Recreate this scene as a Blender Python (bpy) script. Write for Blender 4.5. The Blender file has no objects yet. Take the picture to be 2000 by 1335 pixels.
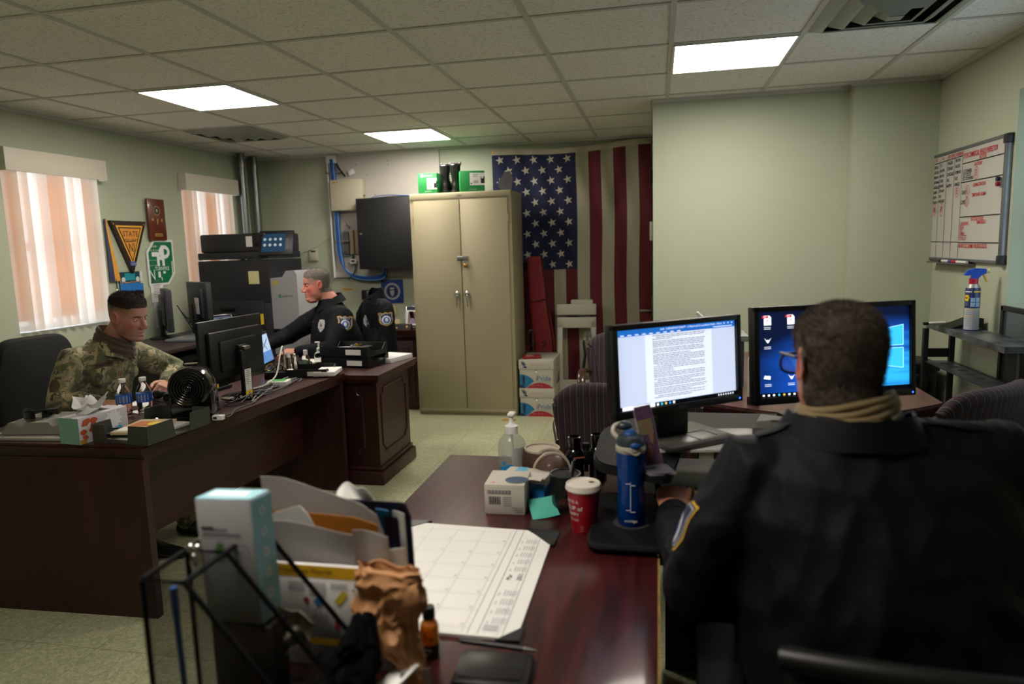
import bpy, bmesh, math, random
import numpy as np
from mathutils import Matrix, Vector, noise as mnoise
random.seed(7)
SC = bpy.context.scene
COL = SC.collection
R = math.radians
# ------------------------------------------------------------------ camera
cam_d = bpy.data.cameras.new('camera')
cam = bpy.data.objects.new('camera', cam_d)
COL.objects.link(cam)
YAW, PITCH, ROLL = -0.20789, -0.13622, -0.0302
_f = Vector((math.sin(YAW)*math.cos(PITCH), math.cos(YAW)*math.cos(PITCH), math.sin(PITCH)))
_r0 = Vector((math.cos(YAW), -math.sin(YAW), 0))
_u0 = _r0.cross(_f)
_r = _r0*math.cos(ROLL) + _u0*math.sin(ROLL)
_u = -_r0*math.sin(ROLL) + _u0*math.cos(ROLL)
_m = Matrix(((_r.x, _u.x, -_f.x, 0), (_r.y, _u.y, -_f.y, 0), (_r.z, _u.z, -_f.z, 1.5), (0, 0, 0, 1)))
cam.matrix_world = _m
cam_d.lens = 24.5
cam_d.sensor_width = 36
cam_d.clip_start = .02
cam_d.dof.use_dof = True
cam_d.dof.focus_distance = 3.2
cam_d.dof.aperture_fstop = 2.4
SC.camera = cam
# ------------------------------------------------------------------ world, view
w = bpy.data.worlds.new('world'); SC.world = w; w.use_nodes = True
w.node_tree.nodes['Background'].inputs[0].default_value = (.62, .8, 1, 1)
w.node_tree.nodes['Background'].inputs[1].default_value = 3.0
SC.view_settings.view_transform = 'Standard'
SC.view_settings.look = 'None'
SC.view_settings.gamma = 1
SC.view_settings.use_curve_mapping = False
SC.view_settings.exposure = 0.35
CY = SC.cycles
CY.max_bounces = 7; CY.diffuse_bounces = 5; CY.glossy_bounces = 3; CY.transmission_bounces = 6; CY.transparent_max_bounces = 10
CY.caustics_reflective = False; CY.caustics_refractive = False
CY.sample_clamp_indirect = 6
LIGHT = 27.0      # radiance of the fluorescent diffusers
# ------------------------------------------------------------------ materials
def lin(c):
    if isinstance(c, str):
        c = tuple(int(c[i:i+2], 16)/255 for i in (0, 2, 4))
    return tuple((x/12.92 if x <= .04045 else ((x+.055)/1.055)**2.4) for x in c[:3]) + (1,)
_mc = {}
def M(name, col='808080', rough=.5, metal=0, bump=None, var=None, emit=0, trans=0, coat=0, alpha=1, sheen=0, ior=1.45, spec=.5, sss=0, vcol=False):
    """principled material; bump=(scale,strength[,distance]); var=(scale, colour2, contrast)"""
    if name in _mc: return _mc[name]
    m = bpy.data.materials.new(name); m.use_nodes = True
    nt = m.node_tree; b = nt.nodes['Principled BSDF']; L = nt.links.new
    b.inputs['Base Color'].default_value = lin(col)
    b.inputs['Roughness'].default_value = rough
    b.inputs['Metallic'].default_value = metal
    b.inputs['IOR'].default_value = ior
    b.inputs['Specular IOR Level'].default_value = spec
    b.inputs['Coat Weight'].default_value = coat
    b.inputs['Coat Roughness'].default_value = .1
    b.inputs['Transmission Weight'].default_value = trans
    b.inputs['Alpha'].default_value = alpha
    b.inputs['Sheen Weight'].default_value = sheen
    if sss:
        b.inputs['Subsurface Weight'].default_value = sss
        b.inputs['Subsurface Radius'].default_value = (.01, .004, .002)
        b.inputs['Subsurface Scale'].default_value = .5
    if emit:
        b.inputs['Emission Color'].default_value = lin(col)
        b.inputs['Emission Strength'].default_value = emit
    tc = nt.nodes.new('ShaderNodeTexCoord')
    if vcol:
        a = nt.nodes.new('ShaderNodeVertexColor'); a.layer_name = 'Col'
        L(a.outputs[0], b.inputs['Base Color'])
    if var:
        n = nt.nodes.new('ShaderNodeTexNoise'); n.inputs['Scale'].default_value = var[0]; n.inputs['Detail'].default_value = 4
        L(tc.outputs['Object'], n.inputs['Vector'])
        rp = nt.nodes.new('ShaderNodeValToRGB'); c = var[2] if len(var) > 2 else .2
        rp.color_ramp.elements[0].position = .5-c; rp.color_ramp.elements[1].position = .5+c
        rp.color_ramp.elements[0].color = lin(col); rp.color_ramp.elements[1].color = lin(var[1])
        L(n.outputs[0], rp.inputs[0]); L(rp.outputs[0], b.inputs['Base Color'])
    if bump:
        n = nt.nodes.new('ShaderNodeTexNoise'); n.inputs['Scale'].default_value = bump[0]; n.inputs['Detail'].default_value = 3
        L(tc.outputs['Object'], n.inputs['Vector'])
        bp = nt.nodes.new('ShaderNodeBump'); bp.inputs['Strength'].default_value = bump[1]
        bp.inputs['Distance'].default_value = bump[2] if len(bump) > 2 else .002
        L(n.outputs[0], bp.inputs['Height']); L(bp.outputs[0], b.inputs['Normal'])
    _mc[name] = m
    return m
def wood(name, c1, c2, scale=(1, 14, 14), rough=.3, coat=.3):
    if name in _mc: return _mc[name]
    m = M(name, c1, rough, coat=coat); nt = m.node_tree; L = nt.links.new; b = nt.nodes['Principled BSDF']
    tc = nt.nodes.new('ShaderNodeTexCoord'); mp = nt.nodes.new('ShaderNodeMapping'); mp.inputs['Scale'].default_value = scale
    n = nt.nodes.new('ShaderNodeTexNoise'); n.inputs['Scale'].default_value = 3; n.inputs['Detail'].default_value = 6; n.inputs['Distortion'].default_value = .6
    rp = nt.nodes.new('ShaderNodeValToRGB'); rp.color_ramp.elements[0].position = .35; rp.color_ramp.elements[1].position = .68
    rp.color_ramp.elements[0].color = lin(c1); rp.color_ramp.elements[1].color = lin(c2)
    L(tc.outputs['Object'], mp.inputs[0]); L(mp.outputs[0], n.inputs['Vector']); L(n.outputs[0], rp.inputs[0]); L(rp.outputs[0], b.inputs['Base Color'])
    return m
def glass(name, col='ffffff', rough=.02, ior=1.45):
    return M(name, col, rough, trans=1, ior=ior)
def clear(name, col, op, rough=.1, tcol=None):
    """thin see-through plastic: mix of transparent and glossy surface"""
    if name in _mc: return _mc[name]
    m = bpy.data.materials.new(name); m.use_nodes = True; nt = m.node_tree; L = nt.links.new
    b = nt.nodes['Principled BSDF']; b.inputs['Base Color'].default_value = lin(col); b.inputs['Roughness'].default_value = rough
    t = nt.nodes.new('ShaderNodeBsdfTransparent'); t.inputs[0].default_value = lin(tcol or col)
    mx = nt.nodes.new('ShaderNodeMixShader'); mx.inputs[0].default_value = op
    L(t.outputs[0], mx.inputs[1]); L(b.outputs[0], mx.inputs[2]); L(mx.outputs[0], nt.nodes['Material Output'].inputs[0])
    _mc[name] = m
    return m
# ------------------------------------------------------------------ mesh builder
def tr(x=0, y=0, z=0, rx=0, ry=0, rz=0, s=1):
    m = Matrix.Translation((x, y, z)) @ Matrix.Rotation(R(rz), 4, 'Z') @ Matrix.Rotation(R(ry), 4, 'Y') @ Matrix.Rotation(R(rx), 4, 'X')
    return m @ Matrix.Diagonal((s, s, s, 1)) if s != 1 else m
_txt = {}
BOLD = 0
def text_geo(s, size=1.0, align='LEFT'):
    k = (s, align, BOLD)
    if k not in _txt:
        cu = bpy.data.curves.new('t', 'FONT'); cu.body = s; cu.size = 1; cu.align_x = align; cu.align_y = 'CENTER'; cu.resolution_u = 2; cu.offset = BOLD
        o = bpy.data.objects.new('t', cu)
        me = bpy.data.meshes.new_from_object(o)
        _txt[k] = ([tuple(v.co) for v in me.vertices], [tuple(p.vertices) for p in me.polygons])
        bpy.data.objects.remove(o); bpy.data.curves.remove(cu); bpy.data.meshes.remove(me)
    v, f = _txt[k]
    return [(a*size, b*size, 0) for a, b, c in v], f
class MB:
    def __init__(s): s.v = []; s.f = []; s.mi = []; s.mats = []; s.T = Matrix.Identity(4); s.zk = 0
    def zj(s):
        s.zk += 6e-6; return s.zk
    def mid(s, m):
        if m not in s.mats: s.mats.append(m)
        return s.mats.index(m)
    def add(s, V, F, m, T=None):
        X = s.T @ T if T is not None else s.T
        k = len(s.v); i = s.mid(m)
        s.v += [tuple(X @ Vector(p)) for p in V]
        s.f += [tuple(a+k for a in f) for f in F]
        s.mi += [i]*len(F)
        return s
    def box(s, c, d, m, bev=0, T=None, seg=2):
        x, y, z = [q/2 for q in d]
        if bev <= 0:
            V = [(c[0]+a*x, c[1]+b*y, c[2]+e*z) for a in (-1, 1) for b in (-1, 1) for e in (-1, 1)]
            return s.add(V, [(0, 1, 3, 2), (4, 6, 7, 5), (0, 4, 5, 1), (2, 3, 7, 6), (0, 2, 6, 4), (1, 5, 7, 3)], m, T)
        bm = bmesh.new(); bmesh.ops.create_cube(bm, size=1)
        for v in bm.verts: v.co = Vector((v.co.x*d[0]+c[0], v.co.y*d[1]+c[1], v.co.z*d[2]+c[2]))
        bmesh.ops.bevel(bm, geom=bm.edges[:], offset=min(bev, min(d)*.49), segments=seg, profile=.5, affect='EDGES')
        return s.bm(bm, m, T)
    def bm(s, bm, m, T=None):
        bm.verts.index_update()
        s.add([tuple(v.co) for v in bm.verts], [tuple(v.index for v in f.verts) for f in bm.faces], m, T); bm.free()
        return s
    def cyl(s, p0, p1, r0, m, r1=None, n=24, T=None):
        return s.tube([p0, p1], [r0, r0 if r1 is None else r1], m, n, T)
    def tube(s, pts, r, m, n=8, T=None, caps=True, sq=1, up=None, closed=False):
        P = [Vector(p) for p in pts]; N = len(P)
        if not hasattr(r, '__len__'): r = [r]*N
        V = []; F = []; pu = None
        for i in range(N):
            a = P[i-1] if (i or closed) else P[i]; b = P[(i+1) % N] if (i < N-1 or closed) else P[i]
            t = (b-a)
            t = t.normalized() if t.length > 1e-9 else Vector((0, 0, 1))
            if pu is None:
                q = Vector(up) if up else (Vector((0, 0, 1)) if abs(t.z) < .9 else Vector((0, 1, 0)))
            else: q = pu
            u = (q - t*q.dot(t)); u = u.normalized() if u.length > 1e-6 else t.orthogonal().normalized()
            pu = u; w_ = t.cross(u)
            ra, rb = r[i] if isinstance(r[i], (tuple, list)) else (r[i], r[i]*sq)
            for k in range(n):
                an = 2*math.pi*k/n
                V.append(tuple(P[i] + u*math.cos(an)*ra + w_*math.sin(an)*rb))
        for i in range(N-1 if not closed else N):
            for k in range(n):
                F.append((i*n+k, i*n+(k+1) % n, ((i+1) % N)*n+(k+1) % n, ((i+1) % N)*n+k))
        if caps and not closed:
            F.append(tuple(range(n-1, -1, -1))); F.append(tuple((N-1)*n+k for k in range(n)))
        return s.add(V, F, m, T)
    def limb(s, pts, r, m, n=16, T=None, sq=1, up=None):
        s.tube(pts, r, m, n, T, True, sq, up)
        for p, a in ((pts[0], r[0]), (pts[-1], r[-1])):
            a = a if not isinstance(a, (tuple, list)) else min(a)
            s.ball(p, (a, a, a), m, T=T)
        return s
    def lathe(s, prof, m, n=32, c=(0, 0, 0), T=None):
        V = []; F = []
        for r_, z in prof:
            for k in range(n):
                a = 2*math.pi*k/n; V.append((c[0]+r_*math.cos(a), c[1]+r_*math.sin(a), c[2]+z))
        for i in range(len(prof)-1):
            for k in range(n): F.append((i*n+k, i*n+(k+1) % n, (i+1)*n+(k+1) % n, (i+1)*n+k))
        if prof[0][0] > 1e-4: F.append(tuple(range(n-1, -1, -1)))
        if prof[-1][0] > 1e-4: F.append(tuple((len(prof)-1)*n+k for k in range(n)))
        return s.add(V, F, m, T)
    def prism(s, poly, h, m, T=None, z0=0):
        n = len(poly)
        V = [(x, y, z0) for x, y in poly] + [(x, y, z0+h) for x, y in poly]
        F = [tuple(range(n-1, -1, -1)), tuple(range(n, 2*n))] + [(i, (i+1) % n, n+(i+1) % n, n+i) for i in range(n)]
        return s.add(V, F, m, T)
    def ball(s, c, r, m, n=16, T=None, rot=None):
        V = []; F = []; k2 = n//2
        for i in range(k2+1):
            th = math.pi*i/k2
            for k in range(n):
                ph = 2*math.pi*k/n
                p = Vector((r[0]*math.sin(th)*math.cos(ph), r[1]*math.sin(th)*math.sin(ph), r[2]*math.cos(th)))
                if rot is not None: p = rot @ p
                V.append(tuple(p+Vector(c)))
        for i in range(k2):
            for k in range(n): F.append((i*n+k, (i+1)*n+k, (i+1)*n+(k+1) % n, i*n+(k+1) % n))
        return s.add(V, F, m, T)
    def loft(s, rings, m, T=None, caps=True):
        n = len(rings[0]); V = [p for q in rings for p in q]; F = []
        for i in range(len(rings)-1):
            for k in range(n): F.append((i*n+k, i*n+(k+1) % n, (i+1)*n+(k+1) % n, (i+1)*n+k))
        if caps: F.append(tuple(range(n-1, -1, -1))); F.append(tuple((len(rings)-1)*n+k for k in range(n)))
        return s.add(V, F, m, T)
    def grid(s, fn, nu, nv, m, T=None, th=0, matfn=None):
        """surface fn(u,v)->xyz; th: thickness along normal (closed sheet)"""
        P = [[Vector(fn(i/nu, j/nv)) for j in range(nv+1)] for i in range(nu+1)]
        V = [tuple(P[i][j]) for i in range(nu+1) for j in range(nv+1)]
        ix = lambda i, j: i*(nv+1)+j
        F = []; mm = []
        for i in range(nu):
            for j in range(nv):
                F.append((ix(i, j), ix(i+1, j), ix(i+1, j+1), ix(i, j+1)))
                mm.append(matfn((i+.5)/nu, (j+.5)/nv) if matfn else m)
        if th:
            K = len(V); nrm = []
            for i in range(nu+1):
                for j in range(nv+1):
                    a = P[min(i+1, nu)][j]-P[max(i-1, 0)][j]; b = P[i][min(j+1, nv)]-P[i][max(j-1, 0)]
                    n_ = a.cross(b); n_ = n_.normalized() if n_.length > 1e-12 else Vector((0, 0, 1))
                    nrm.append(n_)
            V2 = [tuple(Vector(v)-n_*th) for v, n_ in zip(V, nrm)]
            F2 = [tuple(K+a for a in reversed(f)) for f in F]
            mm2 = list(mm)
            V += V2; F += F2; mm += mm2
            for i in range(nu):
                F.append((ix(i, 0), K+ix(i, 0), K+ix(i+1, 0), ix(i+1, 0))); mm.append(m)
                F.append((ix(i+1, nv), K+ix(i+1, nv), K+ix(i, nv), ix(i, nv))); mm.append(m)
            for j in range(nv):
                F.append((ix(0, j+1), K+ix(0, j+1), K+ix(0, j), ix(0, j))); mm.append(m)
                F.append((ix(nu, j), K+ix(nu, j), K+ix(nu, j+1), ix(nu, j+1))); mm.append(m)
        X = s.T @ T if T is not None else s.T; k = len(s.v)
        s.v += [tuple(X @ Vector(p)) for p in V]; s.f += [tuple(a+k for a in f) for f in F]; s.mi += [s.mid(q) for q in mm]
        return s
    def text(s, t, size, m, T=None, align='LEFT', sx=1):
        V, F = text_geo(t, size, align)
        z = s.zj(); return s.add([(a*sx, b, z) for a, b, c in V], F, m, T)
    def line(s, p, q, wd, m, T=None):
        """flat stroke in the xy plane"""
        a = Vector((p[0], p[1])); b = Vector((q[0], q[1])); d = (b-a); n_ = Vector((-d.y, d.x)).normalized()*wd/2; z = s.zj()
        return s.add([(a.x+n_.x, a.y+n_.y, z), (a.x-n_.x, a.y-n_.y, z), (b.x-n_.x, b.y-n_.y, z), (b.x+n_.x, b.y+n_.y, z)], [(0, 1, 2, 3)], m, T)
    def flat(s, poly, m, T=None):
        z = s.zj(); return s.add([(x, y, z) for x, y in poly], [tuple(range(len(poly)))], m, T)
    def ring(s, c, ra, rb, wd, m, T=None, n=28):
        V = []; F = []; z = s.zj()
        for k in range(n):
            a = 2*math.pi*k/n; V += [(c[0]+ra*math.cos(a), c[1]+rb*math.sin(a), z), (c[0]+(ra-wd)*math.cos(a), c[1]+(rb-wd)*math.sin(a), z)]
        for k in range(n): F.append((2*k, 2*((k+1) % n), 2*((k+1) % n)+1, 2*k+1))
        return s.add(V, F, m, T)
    def disc(s, c, r_, m, T=None, n=24, rb=None):
        rb = rb or r_
        return s.flat([(c[0]+r_*math.cos(2*math.pi*k/n), c[1]+rb*math.sin(2*math.pi*k/n)) for k in range(n)], m, T)
    def rect(s, x0, y0, x1, y1, m, T=None): return s.flat([(x0, y0), (x1, y0), (x1, y1), (x0, y1)], m, T)
    def build(s, name, parent=None, loc=(0, 0, 0), rz=0, smooth=35, T=None):
        me = bpy.data.meshes.new(name); me.from_pydata(s.v, [], s.f)
        for m in s.mats: me.materials.append(m)
        me.polygons.foreach_set('material_index', s.mi)
        if smooth:
            me.shade_smooth(); me.set_sharp_from_angle(angle=R(smooth))
        me.update()
        o = bpy.data.objects.new(name, me); COL.objects.link(o)
        if T is not None: o.matrix_local = T
        else: o.location = loc; o.rotation_euler = (0, 0, R(rz))
        if parent: o.parent = parent
        return o
def tag(o, label, cat, group=None, kind=None):
    o['label'] = label; o['category'] = cat
    if group: o['group'] = group
    if kind: o['kind'] = kind
    return o
def thing(name, label, cat, loc=(0, 0, 0), rz=0, group=None):
    o = bpy.data.objects.new(name, None); COL.objects.link(o); o.empty_display_size = .05
    o.location = loc; o.rotation_euler = (0, 0, R(rz)); return tag(o, label, cat, group)
def struct(name, mb, parent=None, **k):
    o = mb.build(name, parent, **k); o['kind'] = 'structure'; return o
def dup(o, parent=None, mats=None):
    c = o.copy(); COL.objects.link(c)
    if parent is not None: c.parent = parent
    for ch in list(o.children): dup(ch, c)
    return c
def shape(fn):
    b = MB(); fn(b); return b
def onwall(wall, a, z, off=0, flip=False):
    """xy plane (x right, y up as seen from the room) placed on a wall; a = coordinate along the wall"""
    if wall == 'left': return Matrix.Translation((-4.0+off, a, z)) @ Matrix.Rotation(R(90), 4, 'Z') @ Matrix.Rotation(R(90), 4, 'X')
    if wall == 'far': return Matrix.Translation((a, 6.6-off, z)) @ Matrix.Rotation(R(90), 4, 'X')
    if wall == 'right': return Matrix.Translation((1.72-off, a, z)) @ Matrix.Rotation(R(-90), 4, 'Z') @ Matrix.Rotation(R(90), 4, 'X')
BLACK = M('black_plastic', '0b0b0c', .45); BLK2 = M('black_gloss_plastic', '08080a', .12, coat=.4)
DGREY = M('dark_grey_plastic', '1d1e20', .45); WHITE = M('white_plastic', 'd9d8d4', .45); PAPER = M('white_paper', 'dcdbd8', .8)
CHROME = M('chrome', 'c9c9c9', .16, 1); STEEL = M('brushed_steel', '8b8b8b', .35, 1); INK = M('black_ink', '17171a', .7); GREYINK = M('grey_ink', '6c6c70', .8)
RED = M('red_ink', 'b01722', .6); YEL = M('yellow_print', 'e6c21c', .5); BLUEINK = M('blue_ink', '1f57a8', .6)
# ================================================================== the room
H = 2.462
wallm = M('sage_wall_paint', 'a9b09a', .55, bump=(60, .15, .001), var=(1.3, 'a3aa93', .3))
def floor_material():
    m = M('vinyl_tile_floor', 'a2a480', .32); nt = m.node_tree; L = nt.links.new; b = nt.nodes['Principled BSDF']
    tc = nt.nodes.new('ShaderNodeTexCoord'); br = nt.nodes.new('ShaderNodeTexBrick')
    br.offset = 0; br.inputs['Scale'].default_value = 1; br.inputs['Brick Width'].default_value = .305; br.inputs['Row Height'].default_value = .305
    br.inputs['Mortar Size'].default_value = .0012; br.inputs['Color1'].default_value = lin('b0b196'); br.inputs['Color2'].default_value = lin('b9ba9f'); br.inputs['Mortar'].default_value = lin('6d6f52')
    n = nt.nodes.new('ShaderNodeTexNoise'); n.inputs['Scale'].default_value = 55; n.inputs['Detail'].default_value = 5; n.inputs['Distortion'].default_value = 1.2
    rp = nt.nodes.new('ShaderNodeValToRGB'); rp.color_ramp.elements[0].position = .38; rp.color_ramp.elements[1].position = .66
    rp.color_ramp.elements[0].color = (.62, .64, .5, 1); rp.color_ramp.elements[1].color = (1.12, 1.12, 1.05, 1)
    mx = nt.nodes.new('ShaderNodeMixRGB'); mx.blend_type = 'MULTIPLY'; mx.inputs[0].default_value = .8
    L(tc.outputs['Object'], br.inputs['Vector']); L(tc.outputs['Object'], n.inputs['Vector']); L(n.outputs[0], rp.inputs[0])
    L(br.outputs[0], mx.inputs[1]); L(rp.outputs[0], mx.inputs[2]); L(mx.outputs[0], b.inputs['Base Color'])
    return m
def ceiling_material():
    m = M('acoustic_ceiling_tile', 'b9b5a6', .9); nt = m.node_tree; L = nt.links.new; b = nt.nodes['Principled BSDF']
    tc = nt.nodes.new('ShaderNodeTexCoord'); mp = nt.nodes.new('ShaderNodeMapping'); mp.inputs['Scale'].default_value = (26, 85, 26)
    n = nt.nodes.new('ShaderNodeTexNoise'); n.inputs['Scale'].default_value = 2.4; n.inputs['Detail'].default_value = 2; n.inputs['Distortion'].default_value = .5
    rp = nt.nodes.new('ShaderNodeValToRGB'); rp.color_ramp.elements[0].position = .33; rp.color_ramp.elements[1].position = .42
    rp.color_ramp.elements[0].color = lin('b5b3aa'); rp.color_ramp.elements[1].color = lin('e9e8e3')
    bp = nt.nodes.new('ShaderNodeBump'); bp.inputs['Strength'].default_value = .5; bp.inputs['Distance'].default_value = .003
    L(tc.outputs['Object'], mp.inputs[0]); L(mp.outputs[0], n.inputs['Vector']); L(n.outputs[0], rp.inputs[0]); L(rp.outputs[0], b.inputs['Base Color'])
    L(rp.outputs[0], bp.inputs['Height']); L(bp.outputs[0], b.inputs['Normal'])
    return m
ceilm = ceiling_material(); gridm = M('ceiling_grid_metal', 'c2c1ba', .6)
struct('floor', shape(lambda b: b.box((-1.14, 2, -.05), (6.1, 9.6, .1), floor_material())))
struct('ceiling', shape(lambda b: b.box((-1.14, 2, H+.05), (6.1, 9.6, .1), ceilm)))
GX = [.61*i-2.372 for i in range(-2, 7)]; GY = [.61*j+2.458 for j in range(-8, 7)]
def _g(b):
    for x in GX: b.box((x, 2.05, H-.003), (.024, 9.1, .006), gridm)
    for y in GY: b.box((-1.14, y, H-.0025), (5.7, .024, .005), gridm)
    b.box((-3.99, 2.05, H-.012), (.02, 9.1, .024), gridm); b.box((-1.14, 6.59, H-.012), (5.72, .02, .024), gridm)
    b.box((1.71, 2, H-.012), (.02, 9, .024), gridm)
struct('trim_1', shape(_g))
def wall_holes(axis, at, a0, a1, holes, th=.2, side=-1):
    """wall perpendicular to x at x=at with rectangular holes (a0,a1,z0,z1)"""
    b = MB(); cx_ = at+side*th/2; cur = a0
    for h0, h1, z0, z1 in holes:
        b.box((cx_, (cur+h0)/2, H/2), (th, h0-cur, H), wallm)
        b.box((cx_, (h0+h1)/2, z0/2), (th, h1-h0, z0), wallm); b.box((cx_, (h0+h1)/2, (z1+H)/2), (th, h1-h0, H-z1), wallm)
        cur = h1
    b.box((cx_, (cur+a1)/2, H/2), (th, a1-cur, H), wallm)
    return b
WZ0, WZ1 = 1.03, 2.2
struct('wall_left', wall_holes('x', -4.0, -2.6, 6.8, [(3.70, 4.47, WZ0, WZ1), (5.40, 6.12, WZ0, WZ1)]))
struct('wall_right', wall_holes('x', 1.72, -2.6, 6.8, [(2.6, 3.94, .95, 2.18)], side=1))
struct('wall_back', shape(lambda b: b.box((-1.14, 6.7, H/2), (5.9, .2, H), wallm)))
struct('wall_front', shape(lambda b: b.box((-1.14, -2.6, H/2), (5.9, .2, H), wallm)))
def _pw(b):
    b.box((.845, 5.82, H/2), (1.75, 1.56, H), wallm)
    b.box((1.47, 4.985, H/2), (.5, .115, H), wallm)
    b.box((.6, 5.03, H-.012), (1.27, .02, .024), gridm); b.box((1.46, 4.92, H-.012), (.52, .02, .024), gridm); b.box((-.035, 5.8, H-.012), (.02, 1.5, .024), gridm)
struct('wall_partition', shape(_pw))
cove = M('vinyl_cove_base', '4a4132', .5)
struct('baseboard_left', shape(lambda b: b.box((-3.995, 2, .05), (.01, 9.2, .1), cove)))
struct('baseboard_back', shape(lambda b: b.box((-2.02, 6.595, .05), (3.95, .01, .1), cove)))
struct('baseboard_right', shape(lambda b: b.box((1.715, 1.15, .05), (.01, 7.4, .1), cove)))
# windows: frame, sash rail, daylight, amber shade strips added to colour the blinds' light
skyw = M('overcast_daylight', 'dbeeff', 1, emit=2.9)
frm = M('white_window_frame', 'cfd3cf', .4)
amber = bpy.data.materials.new('amber_window_shade'); amber.use_nodes = True
def translucent(m, col, mixc=.5, tp=0):
    m.use_nodes = True; nt = m.node_tree; L = nt.links.new; b = nt.nodes['Principled BSDF']; b.inputs['Base Color'].default_value = lin(col); b.inputs['Roughness'].default_value = .8
    t = nt.nodes.new('ShaderNodeBsdfTranslucent'); t.inputs[0].default_value = lin(col)
    mx = nt.nodes.new('ShaderNodeMixShader'); mx.inputs[0].default_value = mixc
    L(b.outputs[0], mx.inputs[1]); L(t.outputs[0], mx.inputs[2]); out = mx.outputs[0]
    if tp:
        q = nt.nodes.new('ShaderNodeBsdfTransparent'); q.inputs[0].default_value = lin(col); m2 = nt.nodes.new('ShaderNodeMixShader'); m2.inputs[0].default_value = tp
        L(out, m2.inputs[1]); L(q.outputs[0], m2.inputs[2]); out = m2.outputs[0]
    L(out, nt.nodes['Material Output'].inputs[0]); return m
translucent(amber, 'e8b070', .5, .4)
slatm = translucent(bpy.data.materials.new('blind_slat_fabric'), 'e6dfd6', .6, .07)
def make_window(n, y0, y1, z0, z1, x, sgn, tint=True):
    W = y1-y0; w_ = MB()
    w_.box((x, (y0+y1)/2, z0+.02), (.05, W, .04), frm); w_.box((x, (y0+y1)/2, z1-.02), (.05, W, .04), frm)
    for y in (y0+.02, y1-.02): w_.box((x, y, (z0+z1)/2), (.05, .04, z1-z0), frm)
    w_.box((x, (y0+y1)/2, (z0+z1)/2-.02), (.05, W, .06), frm)
    o = struct('window_%d' % n, w_)
    g = shape(lambda b: b.box((x-sgn*.03, (y0+y1)/2, (z0+z1)/2), (.006, W, z1-z0), skyw if tint else M('side_daylight', 'cfe6f2', 1, emit=1.0))).build('pane', o); g['kind'] = 'structure'
    s_ = shape(lambda b: b.box((x+sgn*.05, (y0+y1)/2, z0+.006), (.18, W, .012), frm, .004)).build('window_sill', o); s_['kind'] = 'structure'
    if tint:
        for f0, f1 in ((.04, .2), (.34, .62), (.76, .90)):  # added strips, gapped so amber and white light alternate on the slats
            a = shape(lambda b: b.box((x+sgn*.10, y0+W*(f0+f1)/2, (z0+z1)/2-.02), (.002, W*(f1-f0), z1-z0-.2), amber)).build('window_shade', o); a['kind'] = 'structure'
    return o
make_window(1, 3.70, 4.47, WZ0, WZ1, -4.14, 1)
make_window(2, 5.40, 6.12, WZ0, WZ1, -4.14, 1)
make_window(3, 2.6, 3.94, .95, 2.18, 1.86, -1, False)
valm = M('blind_valance', 'cfc8b8', .5)
def blind(y0, y1, label, sk):
    t = thing('vertical_blind', label, 'window blind', (-3.97, y0, WZ0), 0)
    W = y1-y0
    hr = MB(); hr.box((.0, W/2, 1.165), (.08, W+.05, .015), valm); hr.box((.04, W/2, 1.10), (.012, W+.05, .14), valm, .003)
    for y in (-.022, W+.022): hr.box((.0, y, 1.10), (.08, .008, .14), valm)
    hr.build('valance', t)
    n = 10; sp = (W-.05)/n
    for k in range(n):
        a = math.radians(random.uniform(48, 76)); y = .0+sp*(k+.5); hw = .044
        def fn(u, v, a=a, y=y):
            q = (u-.5)*2; bow = .008*(1-q*q)
            return (-.005+q*hw*math.cos(a)+bow*math.sin(a), y+q*hw*math.sin(a)-bow*math.cos(a), .02+v*1.05)
        shape(lambda b: b.grid(fn, 6, 1, slatm)).build('slat', t)
    return t
blind(3.70, 4.47, 'cream vertical blind glowing amber over the window behind the soldier, nearest the left edge', 0)
blind(5.40, 6.12, 'cream vertical blind over the farther window, beside the tall black copier', 1)
# fluorescent panels and air vents in the grid
diff = M('fluorescent_diffuser', 'fff5e8', 1, emit=LIGHT)
def light(x, y, label):
    t = thing('ceiling_light', label, 'ceiling light', (x, y, H), 0, 'fluorescent ceiling panels')
    fr = MB()
    for a, b_, c, d in ((0, .29, .59, .012), (0, -.29, .59, .012)): fr.box((a, b_, -.006), (c, d, .012), frm)
    for a in (-.29, .29): fr.box((a, 0, -.006), (.012, .57, .012), frm)
    fr.build('frame', t); shape(lambda b: b.box((0, 0, -.005), (.566, .566, .004), diff)).build('diffuser', t)
cell = lambda i, j: (.61*(i+.5)-2.372, .61*(j+.5)+2.458)
light(*cell(-1, 2), 'lit square ceiling panel above the soldier, nearest the left wall')
light(*cell(0, 5), 'lit square ceiling panel farthest back, above the black wall cabinet')
light(*cell(4, 2), 'lit square ceiling panel over the bare partition wall at right')
light(*cell(2, -3), 'lit ceiling panel above and behind the near desk, out of the frame')
ventm = M('painted_vent_metal', '8e9388', .4)
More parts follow.
